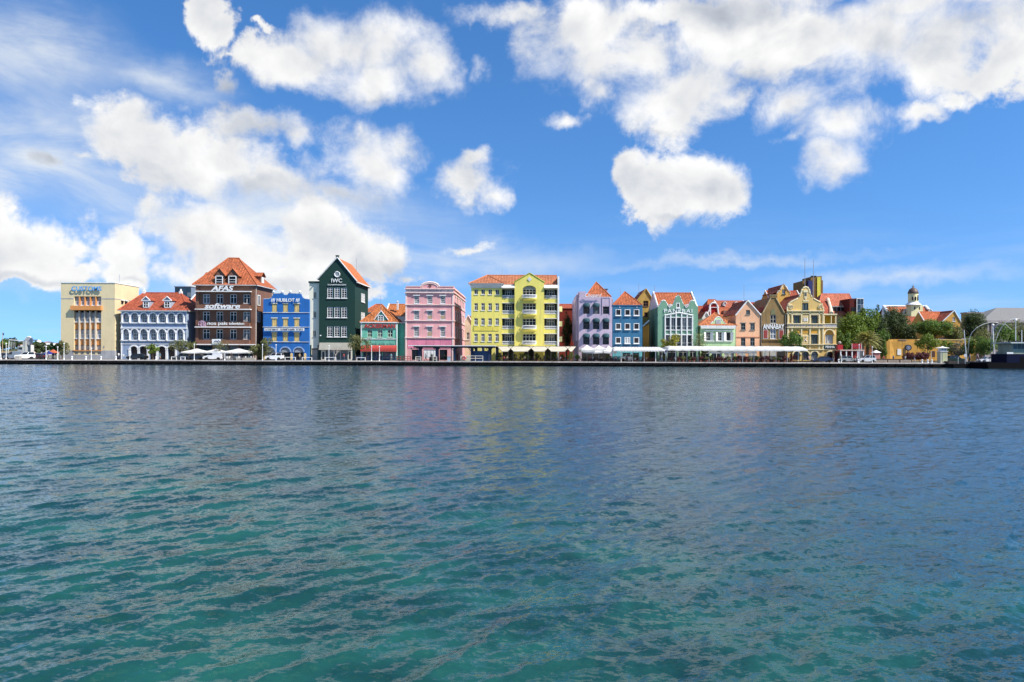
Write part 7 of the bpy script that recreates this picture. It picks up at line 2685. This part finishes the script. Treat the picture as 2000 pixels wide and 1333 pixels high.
def terrace(px0, px1, where, ckind, tkind, step, people, y0=163.0, y1=167.6):
    px = px0
    i = 0
    while px < px1:
        Y = y0 + (y1 - y0) * ((i * .618) % 1)
        x = X(px, Y)
        tag(link('cafe_table', TB[tkind], None, (x, Y, G + .004)), 'small round cafe table ' + where, 'table', 'cafe tables ' + where)
        for k, (dx, dy, rz) in enumerate(((-.72, 0, math.pi / 2), (.72, 0, -math.pi / 2), (0, .72, 0))):
            o = tag(link('cafe_chair', CH[ckind], None, (x + dx + rc.uniform(-.05, .05), Y + dy, G + .004)), {'dark': 'dark wicker cafe chair ', 'red': 'oxblood red cafe chair ', 'white': 'white plastic cafe chair '}[ckind] + where, 'chair', 'cafe chairs ' + where)
            o.rotation_euler = (0, 0, rz + rc.uniform(-.2, .2))
            if rc.random() < people:
                s = rc.randrange(len(SHIRTS))
                p = link('person', dress('sit', SHIRTS[s], (.05, .055, .08)), None, (o.location.x, o.location.y, G + .004))
                p.rotation_euler = (0, 0, rz)
                tag(p, 'person in %s top seated at a cafe table %s' % (PDESC[s], where), 'person', 'seated guests ' + where)
        px += step
        i += 1


terrace(440, 490, 'before the brick building', 'white', 'dark', 9.5, .25)
terrace(984, 1118, 'under the cream tents', 'dark', 'dark', 8.0, .34)
terrace(1140, 1198, 'under the lilac house umbrellas', 'dark', 'dark', 9.0, .28)
terrace(1204, 1286, 'before the steel blue house', 'red', 'dark', 10.5, .2)
terrace(1312, 1552, 'under the long tunnel awning', 'red', 'dark', 7.6, .36)

# potted shrubs that screen the terraces
def potted(label, px, Y, h, hw, kind, group, n=420):
    t = tree('potted_shrub', label, px, Y, 706 - h, 703.5, hw, kind, n, .15, group, trunk=.05, cat='potted plant', fork=False)
    MB().lathe([(.20, 0), (.28, .36), (.31, .38), (.30, .42), (.02, .40)], 0, 0, 10).build('pot', plain('terracotta_pot', (.20, .08, .05), .8), t)
    return t


gp = 'potted shrubs along the terraces'
for (px, h, hw, kind) in ((975, 17, 8, 'dark'), (988, 14, 6, 'dark'), (1004, 15, 7, 'dark'), (1022, 18, 8, 'dark'), (1030, 14, 6, 'green'), (1049, 16, 7, 'dark'), (1066, 15, 7, 'dark'), (1082, 17, 7, 'dark'), (1099, 15, 6, 'dark')):
    potted('dark leafy potted shrub under the cream tents', px, 164.6, h, hw, kind, 'potted shrubs under the cream tents')
for (px, h, hw, kind) in ((1114, 18, 8, 'green'), (1128, 14, 6, 'green')):
    potted('light green potted shrub at the alley beside the lilac house', px, 164.2, h, hw, kind, 'potted shrubs at the alley')
for (px, h, hw, kind) in ((1188, 16, 6, 'olive'), (1240, 14, 6, 'dark'), (1296, 12, 5, 'olive')):
    potted('olive potted shrub between the terrace awnings', px, 164.2, h, hw, kind, 'potted shrubs between the awnings')
for px in range(1322, 1552, 11):
    potted(['low maroon leaved potted plant along the long awning', 'low olive green potted plant along the long awning', 'low dark green potted plant along the long awning', 'low maroon leaved potted plant along the long awning'][(px // 11) % 4], px + (px * 7) % 5, 162.3, 8 + (px * 3) % 5, 5, ('maroon', 'olive', 'dark', 'maroon')[(px // 11) % 4], 'low potted plants along the long awning', 260)
potted('tall pale green potted plant under the long awning', 1374, 164, 24, 8, 'olive', None, 600)
potted('rust leaved potted plant by the ornate house arches', 1549, 164, 16, 8, 'maroon', None, 500)
tag(MB().box(-1.4, 1.4, -.4, .4, 0, .55).box(-1.3, 1.3, -.3, .3, .55, .6).build('stone_planter', plaster('planter_stone', (.36, .33, .28)), None, (X(486, 163), 163, G + .004)), 'low stone planter right of the brick building terrace', 'planter')
# ---------------------------------------------------------------- landing shelter
def shelter():
    Y = 164.0
    x0, x1 = X(800, Y), X(968.5, Y)
    t = thing('ferry_shelter', 'dark blue ferry shelter with flat white edged roof before the pink house', 'shelter', ((x0 + x1) / 2, Y, G + .004))
    w = (x1 - x0) / 2
    z0, z1 = Z(680, 884, Y) - G, Z(675.4, 884, Y) - G
    MB().box(-w, w, -2.2, 2.0, z1 - .16, z1).build('roof', LAMPW, t)
    MB().box(-w + 1.2, w - .1, -2.0, 1.8, z0, z1 - .161).build('fascia', plain('near_black', (.018, .018, .022), .5), t)
    c = (800 + 968.5) / 2
    for px in (821, 854, 888.5, 922, 956):
        x = X(px, Y) - (x0 + x1) / 2
        MB().box(x - .22, x + .22, -1.4, -1.0, 0, z0).build('post', NAVY, t)
        MB().box(x - .20, x + .20, 1.0, 1.3, 0, z0).build('post', NAVY, t)
        MB().tube([(x - .2, -1.2, z0 - .1), (x - .7, -1.2, z0 - .02)], .08, 5).tube([(x + .2, -1.2, z0 - .1), (x + .7, -1.2, z0 - .02)], .08, 5).tube([(x - .2, -1.2, z0 - .7), (x - .75, -1.2, z0 - .05)], .06, 5).tube([(x + .2, -1.2, z0 - .7), (x + .75, -1.2, z0 - .05)], .06, 5).build('bracket', NAVY, t)
    a, b = X(925, Y) - (x0 + x1) / 2, X(957, Y) - (x0 + x1) / 2
    MB().box(a, b, -.9, 1.4, 0, Z(686, 940, Y) - G).build('ticket_booth', plain('shelter_blue', (.012, .05, .13), .5), t)
    o = X(849.6, Y) - (x0 + x1) / 2
    for k, px in enumerate((806.5,)):
        x = X(px, Y) - (x0 + x1) / 2
        MB().tube([(x, -2.2, z0), (x, -2.2, z0 - .4)], .12, 8).build('lamp', BLACK, t)
    # boarding barrier with lifebuoy
    a, b = X(900, 161.6), X(943, 161.6)
    q = thing('boarding_barrier', 'cream boarding barrier with tube rails on the ferry landing', 'barrier', ((a + b) / 2, 161.6, G + .02))
    w2 = (b - a) / 2
    MB().box(-w2, -w2 + 2.2, -.04, .04, .08, 1.15).build('panel', plaster('cream_board', (.50, .46, .34)), q)
    for k in range(4):
        x = -w2 + 2 * w2 * k / 3
        MB().tube([(x, 0, 0), (x, 0, 1.2)], .05, 6).build('post', CREAM, q)
    for z in (1.17, .62):
        MB().tube([(-w2, -.0, z), (w2, 0, z)], .05, 6).build('rail', CREAM, q)
    bx = X(906.4, 161.4)
    lb = thing('lifebuoy', 'red lifebuoy ring hanging on the boarding barrier', 'lifebuoy', (bx, 161.45, G + .72))
    MB().tube([(.34 * math.cos(k * math.pi / 10), 0, .34 * math.sin(k * math.pi / 10)) for k in range(21)], .13, 8, cap=False).build('ring', plain('buoy_red', (.55, .03, .025), .45), lb, smooth=True)
    m = MB()
    for k in range(4):
        an = math.pi / 4 + k * math.pi / 2
        m.tube([(.34 * math.cos(an - .12), 0, .34 * math.sin(an - .12)), (.34 * math.cos(an + .12), 0, .34 * math.sin(an + .12))], .145, 8)
    m.build('band', LAMPW, lb)
    for (a, b) in ((812, 822), (846, 853)):
        rail('cream handrail under the ferry shelter', a, b, 162, 1.0, CREAM, 'cream handrails under the shelter', bars=2)
    tag(MB().box(-.35, .35, -.3, .3, 0, .95).box(-.4, .4, -.35, .35, .95, 1.05).build('litter_bin', plain('bin_blue', (.30, .40, .48), .5), None, (X(877, 163), 163, G + .004)), 'pale blue litter bin at the end of the ferry shelter', 'litter bin')
    tag(MB().box(-1.1, 1.1, -.3, .3, 0, .9).build('ticket_counter', plain('counter_brown', (.10, .06, .04), .6), None, (X(848, 165.4), 165.4, G + .004)), 'low brown ticket counter under the ferry shelter', 'counter')


shelter()

# ---------------------------------------------------------------- kiosks, clock and signs near the fort
def kiosks():
    Y = 170.0
    t = thing('red_kiosk', 'open kiosk with white beams and red back walls right of the ornate house', 'kiosk', (X(1659, Y), Y, G + .004))
    w = X(1681, Y) - X(1659, Y)
    zb = Z(686, 1659, Y) - G
    MB().box(-w - .2, w + .2, -1.6, 2.2, zb, zb + .28).build('roof', plaster('kiosk_beam', (.55, .42, .34)), t)
    for k in range(5):
        x = -w + 2 * w * k / 4
        MB().box(x - .12, x + .12, -1.5, -1.26, 0, zb).build('post', WHITE, t)
    MB().box(-w, w, 1.9, 2.1, 0, zb).build('back_wall', plain('kiosk_red', (.22, .015, .018), .6), t)
    for k, (a, b, c, d, yy) in enumerate(((1660, 1677, 672, 681.5, -1.2),)):
        xa, xb = X(a, Y) - X(1659, Y), X(b, Y) - X(1659, Y)
        z0, z1 = Z(d, 1668, Y) - G, Z(c, 1668, Y) - G
        MB().box(xa, xb, yy - .1, yy + .1, z0, z1).build('sign_board', plain('sign_red', (.34, .012, .018), .5), t)
        MB().box(xa - .15, xa, yy - .12, yy + .12, zb, z1 + .05).box(xb, xb + .15, yy - .12, yy + .12, zb, z1 + .05).build('sign_frame', plaster('pink_frame', (.6, .45, .42)), t)
        m = MB()
        for q in range(4):
            m.tube([(xa + .35 + .32 * q, yy - .13, z0 + .35), (xa + .45 + .32 * q, yy - .13, z0 + .75)], .05, 4)
        m.build('lettering', plain('dull_rose', (.5, .22, .22), .6), t)
    t = thing('red_sign_column', 'dark red sign column with a pale ball on top beside the corner house', 'sign', (X(1639.4, 171), 171, G + .004))
    MB().box(-.5, .5, -.4, .4, 0, Z(690, 1639, 171) - G).build('base', BLACK, t)
    z0, z1 = Z(689, 1639, 171) - G, Z(674, 1639, 171) - G
    MB().box(-.62, .62, -.5, .5, z0, z1).build('panel', plain('sign_red', (.34, .012, .018), .5), t)
    MB().lathe([(.05, z1), (.12, z1 + .1), (.36, z1 + .3), (.42, z1 + .5), (.32, z1 + .74), (.02, z1 + .86)], 0, 0, 12).build('ball', plaster('ball_stone', (.42, .38, .34)), t, smooth=True)
    t = thing('pink_kiosk', 'small salmon pink kiosk with white pyramid cap beside the silver car', 'kiosk', (X(1711, 168), 168, G + .004))
    w = (X(1716.4, 168) - X(1705.6, 168)) / 2
    zb = Z(689.4, 1711, 168) - G
    MB().box(-w, w, -w, w, 0, zb).build('body', plaster('salmon_pink', (.55, .24, .20)), t)
    z1 = Z(686, 1711, 168) - G
    MB().add([(-w - .25, -w - .25, zb), (w + .25, -w - .25, zb), (w + .25, w + .25, zb), (-w - .25, w + .25, zb), (0, 0, z1 + .2)], [(0, 1, 4), (1, 2, 4), (2, 3, 4), (3, 0, 4), (3, 2, 1, 0)]).build('cap', WHITE, t)
    # street clock
    t = thing('street_clock', 'dark round street clock on a short stand before the rampart', 'clock', (X(1773.4, 169), 169, G + .004))
    zc = Z(679.8, 1773, 169) - G
    MB().lathe([(.4, 0), (.4, .2), (.16, .3), (.12, zc - .7)], 0, 0, 10).build('stand', BLACK, t)
    MB().prism([(.78 * math.cos(k * math.pi / 10), zc + .72 * math.sin(k * math.pi / 10)) for k in range(20)], -.22, .22).build('case', BLACK, t)
    MB().prism([(.52 * math.cos(k * math.pi / 10), zc + .50 * math.sin(k * math.pi / 10)) for k in range(20)], -.25, -.221).build('dial', plain('dial_grey', (.16, .18, .24), .4), t)
    MB().tube([(0, -.27, zc), (-.22, -.27, zc + .24)], .035, 4).tube([(0, -.27, zc), (.1, -.27, zc - .3)], .03, 4).build('hands', LAMPW, t)
    # stone lamp kiosk at the quay head
    Y = 161.6
    px = 1840.5
    t = thing('lamp_kiosk', 'stone pillar kiosk with white lantern room and flared roof at the quay end', 'kiosk', (X(px, Y), Y, G + .02))
    z1, z2, z3 = Z(687.6, px, Y) - G, Z(680.6, px, Y) - G, Z(676.6, px, Y) - G
    MB().box(-.8, .8, -.7, .7, 0, z1).build('pillar', plaster('pale_green_stone', (.46, .46, .36)), t)
    MB().box(-.35, .6, -.74, -.701, .3, z1 - .3).build('panel', plaster('lime_panel', (.58, .58, .34)), t)
    MB().box(-.9, .9, -.8, .8, z1, z1 + .14).build('ledge', WHITE, t)
    MB().box(-.66, .66, -.6, .6, z1 + .14, z2).build('lantern_room', WHITE, t)
    for x in (-.3, .3):
        MB().box(x - .16, x + .16, -.63, -.601, z1 + .3, z2 - .15).build('window', plain('lantern_glass', (.25, .27, .28), .2), t)
    MB().add([(-1.15, -1.05, z2), (1.15, -1.05, z2), (1.15, 1.05, z2), (-1.15, 1.05, z2), (-.3, -.3, z2 + .25), (.3, -.3, z2 + .25), (.3, .3, z2 + .25), (-.3, .3, z2 + .25), (0, 0, z3)],
             [(0, 1, 5, 4), (1, 2, 6, 5), (2, 3, 7, 6), (3, 0, 4, 7), (4, 5, 8), (5, 6, 8), (6, 7, 8), (7, 4, 8), (3, 2, 1, 0)]).build('roof', WHITE, t)
    t = thing('hanging_board', 'dark brown board on a pale post beside the stone lamp kiosk', 'sign', (X(1822.6, 164), 164, G + .004))
    MB().box(-.5, -.36, -.06, .06, 0, 2.7).build('post', plain('pale_timber', (.42, .36, .29), .8), t)
    MB().box(-.35, .4, -.05, .05, 1.3, 2.7).build('panel', plain('board_brown', (.08, .03, .02), .7), t)
    tag(MB().box(-5.0, 5.0, -.3, .3, 0, .75).box(-5.1, 5.1, -.35, .35, .75, .85).build('low_wall', plain('dark_brown_wall', (.09, .055, .04), .8), None, (X(1738, 167), 167, G + .004)), 'low dark brown wall behind the timber rails before the fort', 'wall')


kiosks()

# ---------------------------------------------------------------- landing stage and ferry on the right
def landing():
    Y = 158.0
    t = thing('pontoon_bridge', 'dark floating pontoon bridge end with sloping deck and rails beyond the quay', 'bridge', (X(1850, Y), Y, 0))
    hull = plain('black_hull', (.006, .006, .007), .9, spec=.1)
    xa, xb, xc = 0, X(1925, Y) - X(1850, Y), X(2060, Y) - X(1850, Y)
    MB().add([(xa + .3, -2, -.8), (xb, -2, -.8), (xb, -2, 1.45), (xa + 3, -2, .95), (xa + .3, -2, .85), (xa + .3, 8, -.8), (xb, 8, -.8), (xb, 8, 1.45), (xa + 3, 8, .95), (xa + .3, 8, .85)],
             [(0, 1, 2, 3, 4), (9, 8, 7, 6, 5), (4, 3, 8, 9), (3, 2, 7, 8), (0, 4, 9, 5), (1, 6, 7, 2)]).build('ramp', hull, t)
    MB().box(xb - .02, xc, -3, 6, -.8, .5).build('hull', hull, t)
    MB().box(xb, xc, -3.1, -2.9, .52, .78).build('gunwale', plaster('pale_gunwale', (.34, .33, .33)), t)
    MB().box(xb - .2, xb + .25, -3.1, -2.7, .5, 1.3).build('bitt', LAMPW, t)
    for k in range(7):
        x = xb + 1.5 + k * .75
        MB().tube([(x, -2.6, .5), (x, -2.6, 2.2)], .035, 5).build('stanchion', STEEL, t)
    for z in (.9, 1.3, 1.75, 2.2):
        MB().tube([(xb + 1.5, -2.6, z), (xb + 7.2, -2.6, z)], .035, 5).build('rail', STEEL, t)
    stripes = plain('sign_white', (.6, .6, .6), .5)
    for px in (1863, 1876.6, 1902, 1914):
        x = X(px, Y) - X(1850, Y)
        zb = 1.1 if px < 1885 else 1.5
        MB().tube([(x, -1.6, zb - .2), (x, -1.6, zb + 1.3)], .06, 6).build('post', stripes, t)
        if px == 1876.6:
            MB().prism([(x + .34 * math.cos(k * math.pi / 8), zb + 1.65 + .34 * math.sin(k * math.pi / 8)) for k in range(16)], -1.68, -1.62).build('round_sign', stripes, t)
    tag(MB().box(-1.2, 1.2, -1.0, 1.2, -.6, G + .45).build('mooring_block', plain('wet_concrete', (.05, .042, .035), .8), None, (X(1859, 160), 160.2, 0)), 'dark concrete mooring block at the quay end', 'mooring block')
    # leaning masts and lamps
    for k, (px, pt, pb, top, r, ln) in enumerate(((1888, 645, 702, 0, .12, -.6), (1942, 637, 697, 1, .12, -.35), (1983.6, 627, 668, 1, .09, 0), (1995.4, 645, 668, 0, .10, 0))):
        x, z0, z1 = X(px, 157), Z(pb, px, 157), Z(pt, px, 157)
        q = thing('signal_mast', ['leaning white mast without lamp beyond the stone lamp kiosk', 'thick white mast with a lamp ball left of the wheelhouse', 'thin white mast with double lamp above the wheelhouse', 'short white mast on the wheelhouse roof'][k], 'mast', (x, 157, z0))
        MB().tube([(0, 0, -.6), (ln, 0, z1 - z0)], [r, r * .6], 8).build('pole', LAMPW, q)
        if top:
            MB().lathe([(.05, 0), (.25, .05), (.3, .2), (.2, .38), (.02, .45)], ln, 0, 10).build('lamp', LAMPW, q, (0, 0, z1 - z0))
    # arches that carry lights over the bridge
    for k, (pts, nm) in enumerate((([(1893, 662), (1898, 650), (1908, 640), (1922, 633), (1937, 630), (1950, 631)], 'pale arched lamp tube springing left of the thick mast'),
                                   ([(1944, 668), (1948, 655), (1955, 641), (1965, 630), (1976, 624), (1990, 623)], 'pale arched lamp tube springing behind the thick mast'),
                                   ([(1938, 642), (1950, 633), (1964, 634), (1975, 645)], 'thin pale lamp arch between the two larger arches'))):
        Yp = 160 + 2 * k
        p3 = [Vector((X(p[0], Yp), Yp, Z(p[1], p[0], Yp))) for p in pts]
        base = Vector((p3[0].x - .6, Yp, G - .2))
        q = thing('lamp_arch', nm, 'lamp arch', base, 0, 'arches over the pontoon bridge')
        MB().tube([Vector((0, 0, 0))] + [p - base for p in p3], .065, 7).build('tube', plaster('arch_grey', (.5, .5, .47)), q, smooth=True)
    # ferry
    Y = 152.0
    t = thing('harbour_ferry', 'moored harbour boat with pale green wheelhouse and navy side', 'boat', (X(1985, Y), Y, 0))

    def fx(px):
        return X(px, Y) - X(1985, Y)

    def fz(py):
        return Z(py, 1985, Y)
    MB().add([(fx(1921), -2, -.5), (fx(2080), -2, -.5), (fx(2080), -2, fz(709)), (fx(1916), -2, fz(709)), (fx(1921), 4, -.5), (fx(2080), 4, -.5), (fx(2080), 4, fz(709)), (fx(1916), 4, fz(709))],
             [(0, 1, 2, 3), (7, 6, 5, 4), (3, 2, 6, 7), (0, 3, 7, 4), (1, 5, 6, 2)]).build('hull', hull, t)
    MB().box(fx(1956), fx(2080), -1.7, 3.5, fz(709), fz(692)).build('side', plain('ferry_navy', (.003, .006, .028), .7, spec=.1), t)
    MB().box(fx(1982), fx(2080), -1.72, -1.701, fz(709), fz(698)).build('lower_panel', hull, t)
    pg = plaster('ferry_green', (.34, .39, .31))
    MB().box(fx(1968.4), fx(2080), -1.5, 3.3, fz(692), fz(671.5)).build('wheelhouse', pg, t)
    for k in range(6):
        a = 1970 + 8.2 * k
        MB().box(fx(a), fx(a + 6.6), -1.56, -1.502, fz(682), fz(673)).build('window', GLASSB, t)
    MB().box(fx(1960), fx(2080), -2.3, 3.8, fz(671.5), fz(669.2)).build('roof', plaster('ferry_roof', (.50, .54, .52)), t)
    MB().box(fx(1956), fx(1968), -1.76, -1.71, fz(692), fz(688.5)).build('name_board', LAMPW, t)
    MB().box(fx(1994), fx(2080), -1.78, -1.73, fz(695), fz(690)).build('cream_panel', plaster('cream_board', (.50, .46, .34)), t)
    MB().box(fx(1984), fx(1992), 0, 1, fz(669.2), fz(666)).build('deck_box', BLACK, t)


landing()

# ---------------------------------------------------------------- far left: harbour works
def left_end():
    Y = 178.0

    def lx(px):
        return X(px, Y) - X(54, Y)

    def lz(py):
        return Z(py, 54, Y) - G
    t = thing('cable_winch_tower', 'pale grey harbour tower with big disc and long overhead beam at far left', 'crane', (X(54, Y), Y, G))
    gm = plaster('works_grey', (.46, .49, .48))
    MB().box(lx(50), lx(54.4), -1, 1, 0, lz(667)).build('tower', gm, t)
    MB().box(lx(41), lx(51), -1.2, 1.2, 0, lz(677)).build('cabin', gm, t)
    for k in range(3):
        MB().box(lx(43 + 2.6 * k), lx(44.8 + 2.6 * k), -1.25, -1.201, lz(683), lz(679)).build('cabin_window', GLASS, t)
    cx, cz = lx(57.4), lz(666.2)
    MB().prism([(cx + .85 * math.cos(k * math.pi / 12), cz + .95 * math.sin(k * math.pi / 12)) for k in range(24)], -.4, .1).build('disc', plaster('disc_grey', (.42, .42, .44)), t)
    MB().tube([(cx + .9 * math.cos(k * math.pi / 12), -.15, cz + 1.0 * math.sin(k * math.pi / 12)) for k in range(-8, 12)], .17, 7).build('disc_rim', WHITE, t)
    MB().tube([(lx(18), 0, lz(664.8)), (lx(34), 0, lz(666)), (lx(44), 0, lz(667)), (lx(52), 0, lz(664.4))], .16, 7).build('beam', gm, t)
    MB().tube([(lx(18), 0, lz(664.8)), (lx(14.6), 0, 0)], .13, 6).build('leg', gm, t)
    MB().tube([(lx(61), 0, lz(665)), (lx(73), 0, lz(665))], .14, 6).build('beam', gm, t)
    for px in (19, 22, 25, 28.6):
        MB().tube([(lx(px), 0, lz(665.4)), (lx(px) + .1, 0, lz(681))], .05, 5).build('hanger', gm, t)
    x = X(75.6, 420)
    t = thing('storage_tank', 'white domed storage tank on the far shore left of the office block', 'tank', (x, 420, G))
    z = Z(672, 75, 420) - G
    MB().lathe([(1.3, 0), (1.3, z)], 0, 0, 12).build('stand', plaster('tank_pink', (.5, .36, .32)), t)
    MB().lathe([(1.0, z), (1.25, z + .5), (1.3, z + 1.2), (1.0, z + 1.9), (.5, z + 2.2), (.02, z + 2.3)], 0, 0, 14).build('dome', WHITE, t, smooth=True)
    for k, (px, w, yt, yb, c) in enumerate(((38, 5, 672, 678, (.60, .58, .54)), (46, 5, 671, 679, (.62, .45, .40)), (84, 8, 668, 675, (.66, .65, .62)), (100, 5, 671, 677, (.64, .63, .6)))):
        Yh = 300 + 30 * k
        B = Bld('hillside_house', ['small white house on the far shore behind the harbour tower', 'pale pink house on the far shore beside the harbour tower', 'long white building on the far shore right of the tank', 'tiny white house on the far shore near the office block'][k], 'house', px - w / 2, px + w / 2, Yh)
        B.wall([(px - w / 2, 704), (px + w / 2, 704), (px + w / 2, yt + 2), (px - w / 2, yt + 2)], 8, plaster('far_%d' % k, c))
        B.gable(B.x(px - w / 2), B.x(px + w / 2), 0, 8, B.z(yt + 2), B.z(yt), REDT if k != 2 else PALET, axis='x')
        B.box((px - 1, px + 1, yb - 3.4, yb - 1), -.06, -.01, GLASS, 'window')
    # market tents
    Y = 168.5
    for k, (px, hw, yt, yb, c, lab) in enumerate(((95, 8.5, 686, 692.5, (.03, .045, .26), 'deep blue market tent left of the office block'), (104, 8, 683, 690, (.62, .16, .08), 'faded orange market tent behind the deep blue one'))):
        x, w = X(px, Y + k * 3), hw * Y / F
        t = thing('market_tent', lab, 'tent', (x, Y + k * 3, G + .004), 0, 'market tents')
        zt, zb = Z(yt, px, Y) - G, Z(yb, px, Y) - G
        m = MB().add([(-w, -w, zb), (w, -w, zb), (w, w, zb), (-w, w, zb), (0, 0, zt)], [(0, 1, 4), (1, 2, 4), (2, 3, 4), (3, 0, 4)])
        m.build('canopy', fabric('tent_%d' % k, c, .3), t)
        for sx, sy in ((-1, -1), (1, -1), (1, 1), (-1, 1)):
            MB().tube([(sx * w * .95, sy * w * .95, 0), (sx * w * .95, sy * w * .95, zb)], .04, 5).build('leg', STEEL, t)
    tag(MB().box(-.5, .5, -.4, .4, 0, .75).build('concrete_block', CONC, None, (X(36, 161.5), 161.5, G + .02)), 'pale concrete block on the quay at far left', 'concrete block')
    x = X(4.8, 175)
    t = thing('flag_pole', 'wooden flag pole with small dark flag at far left', 'flagpole', (x, 175, G))
    z1 = Z(650, 5, 175) - G
    MB().tube([(0, 0, 0), (0, 0, z1)], .13, 6, r1=.05).build('pole', plain('wood_pole', (.36, .25, .14), .7), t)
    MB().add([(0, 0, z1), (.35, .1, z1 - .25), (.3, 0, z1 - .75), (0, 0, z1 - .6)], [(0, 1, 2, 3)]).build('flag', NAVY, t)
    tag(MB().box(-4, 4, -.6, .6, 0, 1.9).build('harbour_wall', plaster('sand_wall', (.44, .33, .16)), None, (X(10, 185), 185, G)), 'sand coloured wall behind the cars at far left', 'wall')


left_end()
